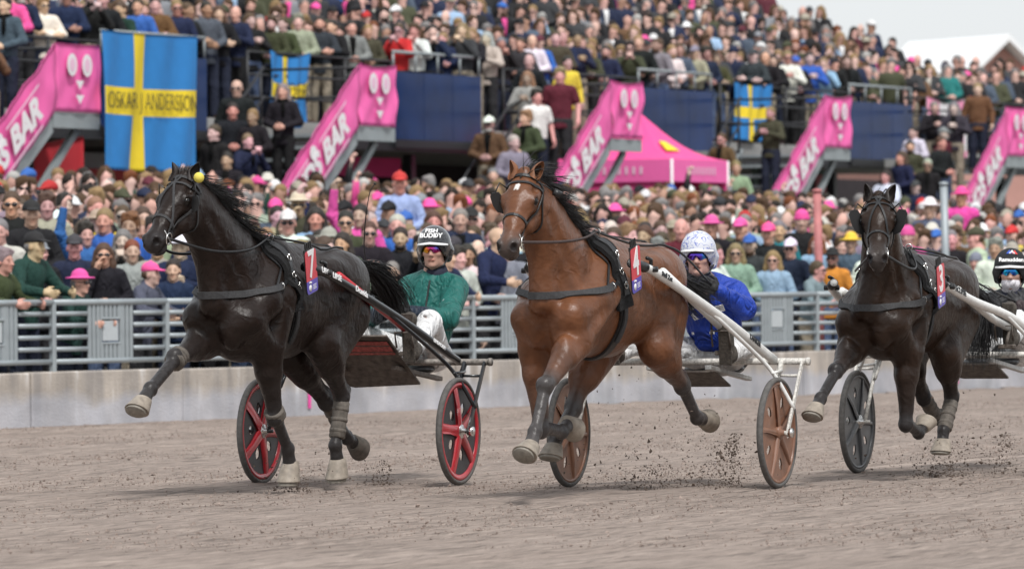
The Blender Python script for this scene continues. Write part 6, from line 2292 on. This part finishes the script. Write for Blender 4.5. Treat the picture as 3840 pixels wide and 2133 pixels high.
PAL = {'black': (.014, .014, .016), 'navy': (.016, .024, .060), 'charcoal': (.040, .042, .046), 'grey': (.22, .23, .25), 'white': (.74, .74, .74), 'beige': (.34, .31, .25),
       'cream': (.55, .53, .47), 'blue': (.04, .13, .42), 'light blue': (.30, .43, .60), 'olive': (.060, .065, .035), 'dark green': (.018, .050, .038), 'maroon': (.095, .018, .030),
       'pink': (.80, .09, .33), 'red': (.50, .035, .035), 'brown': (.13, .070, .035), 'yellow': (.75, .58, .06), 'teal': (.02, .20, .19), 'orange': (.70, .24, .04), 'sage': (.28, .34, .27), 'slate': (.075, .10, .14)}
TOPS = ['black'] * 24 + ['navy'] * 18 + ['charcoal'] * 11 + ['grey'] * 6 + ['white'] * 6 + ['beige'] * 4 + ['cream'] * 2 + ['blue'] * 2 + ['light blue'] * 4 + ['olive'] * 3 + ['dark green'] * 2 + ['maroon'] * 2 + ['pink'] + ['red', 'brown', 'brown', 'brown', 'yellow', 'teal', 'sage', 'slate', 'slate', 'slate', 'slate']
HAIRC = {'dark': (.022, .016, .012), 'brown': (.075, .042, .022), 'blond': (.25, .165, .080), 'grey': (.20, .19, .185), 'white': (.42, .41, .39), 'red': (.17, .055, .02)}
SKINS = [(.64, .40, .34), (.68, .45, .38), (.60, .36, .30), (.56, .33, .27), (.70, .48, .42), (.42, .25, .18), (.66, .40, .35)]
TR = [(.02, .025, .045), (.03, .03, .033), (.10, .14, .24), (.30, .26, .2), (.015, .015, .016)]
cr = random.Random(42)


def random_look(light=False, dark=False):
    L = dict(top=cr.choice(['black', 'black', 'navy', 'navy', 'charcoal', 'slate', 'black', 'olive', 'brown']) if dark and cr.random() < .55 else cr.choice(TOPS if not (light and cr.random() < .46) else ['white', 'light blue', 'grey', 'cream', 'beige', 'white', 'sage', 'blue']), skin=cr.choice(SKINS), tr=cr.choice(TR))
    q = cr.random()
    if q < .38: L['gear'] = 'short'
    elif q < .52: L['gear'] = 'tousled'
    elif q < .70: L['gear'] = 'long'
    elif q < .76: L['gear'] = 'fringe'
    elif q < .785: L['gear'] = None
    elif q < .94: L['gear'] = 'cap'
    elif q < .97: L['gear'] = 'hat'
    else: L['gear'] = 'beanie'
    if L['gear'] in ('cap', 'hat', 'beanie'):
        L['gcol'] = cr.choice(['black', 'navy', 'pink', 'pink', 'white', 'white', 'navy', 'black', 'charcoal', 'grey', 'red', 'olive', 'beige', 'blue', 'charcoal', 'maroon'])
        if L['gear'] == 'hat': L['gcol'] = cr.choice(['beige', 'white', 'pink', 'cream', 'black'])
    else: L['gcol'] = cr.choice(['dark'] * 6 + ['brown'] * 8 + ['blond'] * 5 + ['grey'] * 4 + ['white', 'red']) if L['gear'] != 'fringe' else cr.choice(['grey', 'white', 'brown', 'dark'])
    L['glasses'] = cr.random() < .17
    L['extra'] = None
    r = cr.random()
    if L['top'] in ('black', 'navy', 'charcoal', 'brown', 'grey') and r < .30: L['extra'] = cr.choice(['shirt', 'shirt', 'tie'])
    elif r > .92: L['extra'] = 'scarf'
    if L['gear'] in ('short', 'fringe', 'tousled', None, 'cap') and cr.random() < .22: L['beard'] = True
    L['xcol'] = cr.choice(['white', 'light blue', 'white', 'pink', 'cream'])
    return L


def describe(L, pose):
    g = L['gear']
    cloth_ = {'tshirt': 'shirt'}.get(pose, 'jacket')
    hd = {'short': L['gcol'] + '-haired', 'tousled': 'tousle-haired ' + L['gcol'], 'long': 'long ' + L['gcol'] + '-haired', 'fringe': 'balding', None: 'bald'}
    w = ''
    if g in ('cap', 'hat', 'beanie'): s = 'person in %s %s and %s %s' % (L['gcol'], g, L['top'], cloth_)
    elif g == 'tousled': s = 'tousle-haired person in %s %s' % (L['top'], cloth_)
    else: s = '%s person in %s %s' % (hd[g], L['top'], cloth_)
    if L.get('glasses'): s += ' with sunglasses'
    elif L.get('beard'): s += ' with beard'
    elif L.get('extra') == 'scarf': s += ' with %s scarf' % L['xcol']
    elif L.get('extra') in ('shirt', 'tie'): s += ' over %s shirt' % L['xcol']
    return s


ACT = {'lean': 'leaning on the fence', 'raised': 'raising one arm', 'phone': 'holding up a phone', 'crossed': 'arms folded', 'clap': 'clapping', 'face': 'hand at mouth'}
USED = set()


def spectator(loc, yaw, pose, L, label, group, sc=1.0, wide=1.0):
    t = TPL[pose]
    r = empty("person", loc, yaw)
    r.scale = (sc * wide, sc * wide, sc)
    tag(r, label, "person", group)
    def kid(name, me, color=None, head=False):
        o = bpy.data.objects.new(name, me); COL.objects.link(o); o.parent = r
        if color: o.color = (*color, 1)
        if head: o.location = t['hc']
        return o
    j = lambda c: tuple(max(0, x * cr.uniform(.85, 1.15)) for x in c)
    kid("body", t['body'], j(L['skin']))
    kid("shirt" if pose == 'tshirt' else "jacket", t['top'], j(PAL[L['top']]))
    kid("trousers", t['trousers'], L['tr'])
    g = L['gear']
    if g:
        c = PAL[L['gcol']] if g in ('cap', 'hat', 'beanie') else HAIRC[L['gcol']]
        kid(g if g in ('cap', 'hat', 'beanie') else "hair", GEAR[g], j(c), True)
        if g in ('cap', 'hat', 'beanie'): kid("hair", GEAR['fringe'], HAIRC['brown' if cr.random() < .6 else 'grey'], True)
    if L.get('beard'): kid("beard", GEAR['beard'], HAIRC.get(L['gcol'], HAIRC['brown']), True)
    if L.get('glasses'): kid("sunglasses", GLASS, None, True)
    if pose not in ('lean', 'tshirt'):
        x = L.get('extra')
        if x in ('shirt', 'tie'): kid("shirt_front", SHIRT, PAL[L['xcol']])
        if x == 'tie': kid("tie", TIE, PAL[cr.choice(['navy', 'black', 'maroon'])])
        if x == 'scarf': kid("scarf", SCARF, PAL[L['xcol']])
    if pose == 'phone': kid("phone", PHONE)
    return r


AIM = Vector((-2.0, 38.0, 0))
def face_yaw(p, spread=.35):
    d = AIM - Vector((p[0], p[1], 0))
    return math.atan2(d.y, d.x) + cr.gauss(0, spread)


def place_words(px):
    """where along the picture, by things one can find"""
    marks = [(110, "left end of the fence"), (330, "left of the black horse's muzzle"), (560, "under the large blue flag"), (760, "behind the black horse's head"), (950, "behind the black horse's mane"),
             (1130, "under the second pink banner"), (1330, "above the black horse's back"), (1530, "near the driving whip"), (1720, "near the green jacketed driver"), (1880, "left of the bay horse's face"),
             (2120, "behind the bay horse's neck"), (2330, "above the bay horse's back"), (2520, "left of the blue driver's helmet"), (2720, "near the blue driver"), (2900, "right of the blue driver"), (3060, "beside the red pole"),
             (3220, "left of the third horse's head"), (3420, "right of the third horse's head"), (3580, "beside the grey pole"), (3720, "near the masked driver"), (3900, "at the far right edge")]
    return min(marks, key=lambda m: abs(m[0] - px))[1]


def unique(L, pose, place, tries=60):
    for i in range(tries):
        s = describe(L, pose)
        a = ACT.get(pose)
        for cand in ((s + ', ' + place), (s + ' ' + a + ', ' + place) if a else None):
            if cand and cand not in USED and len(cand.replace(',', ' ').split()) <= 16:
                USED.add(cand); return L, cand
        L = random_look()
    cand = describe(L, pose) + ', ' + place
    USED.add(cand)
    return L, cand


def wall_hit(px, py, d):
    """point on the vertical plane d metres behind the wall"""
    r = ray(px, py); o_ = W0 - NW * d
    t = (o_ - CAM).dot(NW) / r.dot(NW)
    return CAM + r * t


def Lk(top, gear, gcol, glasses=False, extra=None, xcol='white', beard=False, skin=(.60, .36, .28)):
    return dict(top=top, gear=gear, gcol=gcol, glasses=glasses, extra=extra, xcol=xcol, beard=beard, skin=skin, tr=cr.choice(TR))


MAN = [  # head pixel, metres behind the wall, pose, look, label
    (84, 925, .62, 'lean', Lk('dark green', 'cap', 'black'), "shouting person in dark green padded jacket and black cap leaning on fence"),
    (257, 1062, .55, 'lean', Lk('dark green', 'hat', 'pink', True), "person in pinkish red hat and sunglasses leaning low on the fence"),
    (389, 958, 1.0, 'face', Lk('black', 'long', 'brown', True), "long brown-haired woman in black leather jacket with sunglasses, hand at mouth"),
    (279, 930, 1.5, 'clasp', Lk('navy', 'cap', 'charcoal', False, None), "older person in charcoal cap and glasses behind the pink hat"),
    (393, 832, 2.4, 'tshirt', Lk('blue', 'short', 'blond'), "blond person in bright blue sports shirt with yellow shoulders"),
    (521, 1030, .60, 'lean', Lk('slate', 'cap', 'pink'), "person in bright pink cap with arm over the fence rail"),
    (650, 1015, .75, 'clasp', Lk('navy', 'short', 'dark'), "dark-haired person in navy jacket just left of the black horse's chest"),
    (176, 776, 2.9, 'clasp', Lk('beige', 'tousled', 'brown'), "person in pale beige jacket looking down, above the green padded jacket"),
    (117, 806, 2.1, 'clasp', Lk('black', 'cap', 'black'), "person in black cap and black jacket seen in profile near left edge"),
    (44, 769, 2.6, 'down', Lk('black', 'short', 'brown', True), "person with sunglasses in black shirt at the far left"),
    (590, 930, 1.5, 'down', Lk('beige', 'short', 'brown'), "broad person in beige coat behind the black horse's muzzle"),
    (1080, 838, 2.5, 'clasp', Lk('white', 'cap', 'white', True), "person in white cap and sunglasses above the black horse's withers"),
    (1185, 825, 2.8, 'clasp', Lk('light blue', 'long', 'dark', False, 'shirt', 'pink'), "dark-haired woman in light denim jacket over pink shirt"),
    (1297, 838, 2.3, 'clasp', Lk('olive', 'short', 'dark', True), "person in olive hooded jacket with glasses beside the denim jacket"),
    (1352, 812, 3.2, 'raised', Lk('pink', 'short', 'dark'), "person in bright pink sweater raising one arm high"),
    (1384, 878, 1.7, 'clap', Lk('black', 'short', 'brown', True), "person in black jacket and sunglasses with hands at chin by the whip"),
    (1502, 897, 1.8, 'clasp', Lk('black', 'short', 'dark', False, None, 'white', True), "black-bearded person in black sweater left of the green driver's helmet"),
    (1471, 1022, .9, 'down', Lk('charcoal', 'short', 'grey'), "grey-haired person low behind the black horse's tail"),
    (1119, 772, 3.8, 'face', Lk('olive', 'hat', 'cream', True), "person in straw hat and sunglasses with hand at mouth"),
    (1499, 690, 5.6, 'clasp', Lk('light blue', 'cap', 'red'), "person in bright red cap and light shirt above the whip"),
    (1822, 900, .62, 'lean', Lk('navy', None, 'dark'), "bald person in navy jacket leaning on fence left of the bay horse"),
    (1743, 1062, .8, 'down', Lk('charcoal', 'long', 'blond'), "long blond-haired person just right of the green jacketed driver"),
    (1726, 828, 2.6, 'clasp', Lk('navy', 'short', 'grey', False, 'tie', 'pink'), "grey-haired person in navy suit above the green driver's shoulder"),
    (2554, 862, 2.0, 'down', Lk('maroon', None, 'dark'), "bald person in maroon sweater above the blue driver's helmet"),
    (2466, 935, 1.5, 'down', Lk('grey', 'tousled', 'grey'), "curly grey-haired woman just left of the blue driver's helmet"),
    (2759, 952, 1.3, 'clasp', Lk('sage', 'long', 'blond', True), "blond woman in sage top with sunglasses right of the blue driver's helmet"),
    (2812, 922, 1.9, 'clasp', Lk('charcoal', 'cap', 'blue', False, None, 'white', True), "bearded person in blue cap with red peak right of the blue driver"),
    (2899, 978, .95, 'clasp', Lk('light blue', 'long', 'blond', True), "long blond-haired woman in pale blue coat with sunglasses at the fence"),
    (2965, 935, 1.7, 'clasp', Lk('navy', 'cap', 'white', True), "person in white cap and navy jacket left of the red pole"),
    (3028, 1016, .62, 'lean', Lk('grey', 'short', 'brown', True), "person in grey hooded top with sunglasses leaning on fence by red pole"),
    (3122, 970, 1.3, 'down', Lk('orange', 'hat', 'black', True, None, 'white', True), "bearded person in black hat and orange shirt right of the red pole"),
    (2920, 868, 3.0, 'down', Lk('teal', 'short', 'grey'), "grey-haired person in teal sweater behind the white cap"),
    (2669, 855, 3.2, 'clasp', Lk('black', 'hat', 'pink'), "person in dark pink hat above and right of the blue driver's helmet"),
    (2777, 862, 3.0, 'clasp', Lk('charcoal', 'cap', 'pink'), "person in pink cap and charcoal jacket between two other pink caps"),
    (2882, 879, 2.5, 'clasp', Lk('black', 'cap', 'pink'), "person in pink cap and black jacket in front of the teal sweater"),
    (3007, 832, 3.6, 'down', Lk('black', 'beanie', 'pink'), "person in pink beanie and black jacket left of the red pole top"),
    (3192, 915, 2.2, 'down', Lk('slate', 'hat', 'yellow'), "person in yellow hat beside the third horse's blinker"),
    (3404, 890, 2.6, 'down', Lk('pink', 'beanie', 'pink'), "person wrapped in a bright pink hood right of the third horse's head"),
    (3606, 742, 6.0, 'down', Lk('pink', 'hat', 'pink'), "long-haired person in pink hat and pink top right of the grey pole"),
    (3487, 785, 4.6, 'down', Lk('slate', 'hat', 'white'), "person in white bucket hat left of the grey pole"),
    (3560, 1000, 1.6, 'phone', Lk('white', 'short', 'brown'), "person in white top holding up a phone right of number 3"),
    (3660, 985, 1.4, 'clasp', Lk('black', 'beanie', 'grey'), "person in grey beanie and black jacket left of the masked driver"),
]
heads = []
count = 0
for px, py, d, pose, L, lab in MAN:
    p = wall_hit(px, py, d)
    z0 = terrace_z(p)
    hz = p.z - z0
    k = TPL[pose]['hc'].z
    sc = min(1.07, max(.90, hz / k))
    loc = (p.x, p.y, z0 + (hz - k * sc))
    yaw = face_yaw(p, .12)
    if pose == 'lean': yaw = math.atan2(NW.y, NW.x) + cr.uniform(-.15, .15)
    r = spectator(loc, yaw, pose, L, lab, "spectators behind the fence", sc)
    USED.add(lab); heads.append((px, py, d)); count += 1
    if 'yellow shoulders' in lab:
        for s in (1, -1): obj("shoulder_stripe", MB().tube([(-.01, s * .09, 1.492), (0, s * .21, 1.455)], .035, 8, flat=.7).mesh("shoulder_stripe"), M_FYEL, r)
    if 'red peak' in lab: pass

# everyone else: candidate places first, then the largest in view as single things
cand = []
rowd = .66
i = 0
d = .50
while d < 19:
    s = -9.0
    while s < 40:
        p = WP(s + cr.uniform(-.14, .14), -(d + cr.uniform(-.15, .15)), 0)
        s += cr.uniform(.50, .68)
        if (p - S0).dot(NS) < .55: continue
        z0 = terrace_z(p)
        sc = cr.uniform(.92, 1.06)
        hp = Vector((p.x, p.y, z0 + 1.62 * sc))
        x, y = to_px(hp)
        if not (-90 < x < 3930): continue
        if any(abs(x - a) < 62 and abs(y - b2) < 80 and d < dd + .9 for a, b2, dd in heads): continue
        cand.append(('low', d, i, p, z0, sc, x, y))
    d += rowd; i += 1
# stairs
for k in range(0, 5):
    for j in range(12):
        s = -1.6 - .40 * (j // 2) * 1.25 + cr.uniform(-.1, .1)
        if cr.random() < .25 or (k in (1, 3) and j < 4): continue                 # keep the flags behind in view
        p = SP(k * BAY + s, (-.55, -1.2)[j % 2] + cr.uniform(-.15, .15), 0); z0 = ZL + (s + 1.2) * .74
        x, y = to_px((p.x, p.y, z0 + 1.6))
        if -60 < x < 3900: cand.append(('stair', 0, k, p, z0, cr.uniform(.93, 1.05), x, y))
# deck and terraces of the stand
for r in range(-3, ROWS):
    s = -12
    while s < STOP - 2:
        s += cr.uniform(.46, .62)
        if r < 0: nn, z0 = NF - (.32 + .46 * (r + 3)) + cr.uniform(-.08, .08), ZD
        else: nn, z0 = NB - RD * (r + .5) + cr.uniform(-.15, .15), ZD + RH * (r + 1)
        if r >= 0 and s > row_end[r]: break
        if r < 0 and cr.random() < (.10, .15, .1)[r + 3]: continue
        p = SP(s, nn, 0); sc = cr.uniform(.92, 1.06)
        x, y = to_px((p.x, p.y, z0 + 1.62 * sc))
        if not (-60 < x < 3900) or y < -110: continue
        if y - 60 < skyline(x) - 40: continue
        cand.append(('deck', r + 3, r, p, z0, sc, x, y))


def score(c):
    kind, d, i, p, z0, sc, x, y = c
    if kind == 'low': return 200 / p.y * 20 - d * 3.4 + (8 if d < 2.6 else 0)
    if kind == 'stair': return 62
    return 200 / p.y * 20 + 6 - d * 9


cand.sort(key=score, reverse=True)
N_IND = 300 - count - 3
ind, rest = cand[:N_IND], cand[N_IND:]


def stand_words(c):
    kind, d, i, p, z0, sc, x, y = c
    ordn = ["first", "second", "third", "fourth", "fifth"]
    if kind == 'stair': return "on the %s stair from the left" % ordn[i]
    lv = {0: "at the deck rail", 1: "second row on the deck", 2: "third row on the deck"}.get(d, "on stand step %d" % (i + 1))
    lm = [(120, "by first banner"), (330, "over the large flag"), (620, "over the large flag's lettering"), (820, "right of the large flag"), (1010, "over small blue flag"), (1250, "left of second banner"), (1400, "over second banner"), (1640, "over second blue panel"), (1830, "right of second blue panel"), (2050, "left of third banner"), (2330, "over third banner"), (2540, "over third blue panel"),
          (2720, "over the blue yellow flag"), (2950, "left of fourth banner"), (3150, "over fourth banner"), (3330, "over fourth blue panel"), (3520, "over pink white flag"), (3800, "over fifth banner")]
    return lv + ' ' + min(lm, key=lambda m: abs(m[0] - x))[1]


rown = ["front row", "second row", "third row", "fourth row", "fifth row", "sixth row", "seventh row", "eighth row", "ninth row", "tenth row"]
WEI = ['down'] * 4 + ['clasp'] * 6 + ['crossed'] * 2 + ['clap'] * 2 + ['phone'] + ['face'] + ['tshirt']
for c in ind:
    kind, d, i, p, z0, sc, x, y = c
    pose = cr.choice(WEI)
    if cr.random() < .02: pose = 'raised'
    if kind == 'low' and d < .8: pose = cr.choice(['lean', 'lean', 'clasp'])
    if kind == 'deck' and i == -3: pose = cr.choice(['clasp', 'clasp', 'clap', 'crossed', 'phone'])
    L = random_look(kind == 'low', kind != 'low')
    if pose == 'tshirt' and L['top'] in ('black', 'navy'): L['top'] = cr.choice(['white', 'blue', 'grey', 'light blue'])
    if kind == 'low': place = (rown[min(i, 9)] + ' ' + place_words(x)); grp = "spectators behind the fence"
    else: place = stand_words(c); grp = "spectators on the grandstand"
    L, lab = unique(L, pose, place)
    yaw = face_yaw(p) if kind != 'low' or pose != 'lean' else math.atan2(NW.y, NW.x) + cr.uniform(-.2, .2)
    spectator((p.x, p.y, z0), yaw, pose, L, lab, grp, sc, cr.uniform(.95, 1.10))


# the remaining crowd as one mass
def low_arrays(me, target):
    o = bpy.data.objects.new("tmp", me); COL.objects.link(o)
    m = o.modifiers.new("d", 'DECIMATE'); m.ratio = min(1, target / max(1, len(me.polygons) * 2)); m.use_collapse_triangulate = True
    dg = bpy.context.evaluated_depsgraph_get()
    e = o.evaluated_get(dg).to_mesh()
    e.calc_loop_triangles()
    v = np.zeros(len(e.vertices) * 3, np.float32); e.vertices.foreach_get("co", v)
    t = np.zeros(len(e.loop_triangles) * 3, np.int32); e.loop_triangles.foreach_get("vertices", t)
    a = e.color_attributes.get("tint")
    cc = np.ones(len(e.vertices) * 4, np.float32)
    if a is not None and len(a.data) == len(e.vertices): a.data.foreach_get("color", cc)
    o.evaluated_get(dg).to_mesh_clear(); bpy.data.objects.remove(o)
    return v.reshape(-1, 3), t.reshape(-1, 3), cc.reshape(-1, 4)[:, :3]


LOWT = {}
for p in ('down', 'clasp', 'crossed', 'clap', 'face', 'raised', 'tshirt'):
    t = TPL[p]
    LOWT[p] = [low_arrays(t['body'], 290), low_arrays(t['top'], 150), low_arrays(t['trousers'], 60)]
LOWG = {k: low_arrays(me, 110) for k, me in GEAR.items()}
LOWS = low_arrays(GLASS, 60); LOWSH = low_arrays(SHIRT, 40)
Vs, Ts, Cs, off = [], [], [], 0
for c in rest:
    kind, d, i, p, z0, sc, x, y = c
    L = random_look(kind == 'low', kind != 'low'); pose = cr.choice(['down'] * 4 + ['clasp'] * 5 + ['crossed', 'clap', 'face', 'tshirt'] + (['raised'] if cr.random() < .2 else []))
    hc = np.array(tuple(TPL[pose]['hc']))
    yaw = face_yaw(p); cs, sn = math.cos(yaw), math.sin(yaw)
    M = np.array([[cs, -sn, 0], [sn, cs, 0], [0, 0, 1]]) * sc
    parts = [(LOWT[pose][0], L['skin'], 0), (LOWT[pose][1], PAL[L['top']], 0)]
    if d < 4 and kind != 'low': parts.append((LOWT[pose][2], L['tr'], 0))
    if L['gear']:
        parts.append((LOWG[L['gear']], PAL[L['gcol']] if L['gear'] in ('cap', 'hat', 'beanie') else HAIRC[L['gcol']], hc))
    if L.get('beard'): parts.append((LOWG['beard'], HAIRC.get(L['gcol'], HAIRC['brown']), hc))
    if L['glasses']: parts.append((LOWS, (.012, .012, .014), hc))
    if L.get('extra') in ('shirt', 'tie'): parts.append((LOWSH, PAL[L['xcol']], 0))
    for (v, t, cc), col, o_ in parts:
        Vs.append((v + o_) @ M.T + np.array([p.x, p.y, z0])); Ts.append(t + off); off += len(v)
        Cs.append(cc * np.array(col) * cr.uniform(.85, 1.15))
M_CROWD = material("crowd cloth and skin", (.5, .5, .5), .75, source='tint', spec=.3)
me = mesh_np("crowd", np.concatenate(Vs), np.concatenate(Ts), True, np.concatenate(Cs))
o = obj("crowd", me, M_CROWD)
tag(o, "packed mass of further spectators filling the terrace and the grandstand", "crowd", kind='stuff')
print("CROWD", count + len(ind), len(rest), sum(len(t) for t in Ts))
# ------------------------------------------------------------------ sand thrown up by hooves and wheels
def spray(name, label, plumes, seed):
    rs = np.random.RandomState(seed)
    pts, sz = [], []
    for (px, py, dep, w, hgt, n, lean, dense) in plumes:
        c = at_depth(px, py, dep); c.z = max(c.z, 0)
        n = int(n * .7)
        k = rs.uniform(0, 1, n) ** dense
        z = hgt * k
        x = rs.normal(0, 1, n) * w * (.35 + .65 * (1 - k)) + lean * k
        y = rs.normal(0, 1, n) * w * .8
        pts.append(np.stack([c.x + x, c.y + y, np.maximum(z + .005, .004)], 1))
        sz.append(rs.lognormal(math.log(.0036), .50, n).clip(.0016, .0125))
    clods(name, label, np.concatenate(pts), np.concatenate(sz), rs, material("flung sand", (.105, .078, .062), .95, noise=.4, nscale=30))


spray("flung_dirt", "spray of dark sand thrown up behind the number 7 horse's hooves",
      [(1100, 1822, 36.1, .09, .10, 420, .02, 1.6), (1100, 1822, 36.1, .22, .20, 110, .05, 1.2), (1225, 1700, 37.2, .12, .32, 150, .02, 1.0), (1418, 1806, 37.3, .07, .16, 360, .03, 1.8), (1410, 1800, 37.3, .20, .22, 90, .05, 1.2), (1010, 1800, 37.6, .16, .24, 160, -.05, 1.0)], 4)
spray("flung_dirt", "wide spray of dark clods hanging in the air behind the bay horse",
      [(2440, 1812, 36.0, .16, .16, 520, .05, 1.8), (2690, 1812, 36.2, .17, .30, 900, .10, 1.6), (2735, 1790, 36.3, .05, .34, 520, .03, 1.1), (2560, 1806, 36.1, .42, .55, 620, .0, 1.1), (2300, 1806, 36.0, .24, .30, 170, .0, 1.1), (2480, 1812, 36.2, .6, .85, 160, .0, .9)], 5)
spray("flung_dirt", "spray of dark clods behind the number 3 horse's hooves",
      [(3520, 1768, 37.9, .22, .26, 700, .05, 1.6), (3535, 1772, 37.9, .10, .10, 420, .02, 1.6), (3745, 1752, 38.4, .09, .27, 560, .05, 1.2), (3680, 1765, 38.2, .30, .36, 300, .05, 1.2), (3560, 1768, 38.0, .5, .6, 140, 0, 1.0)], 6)
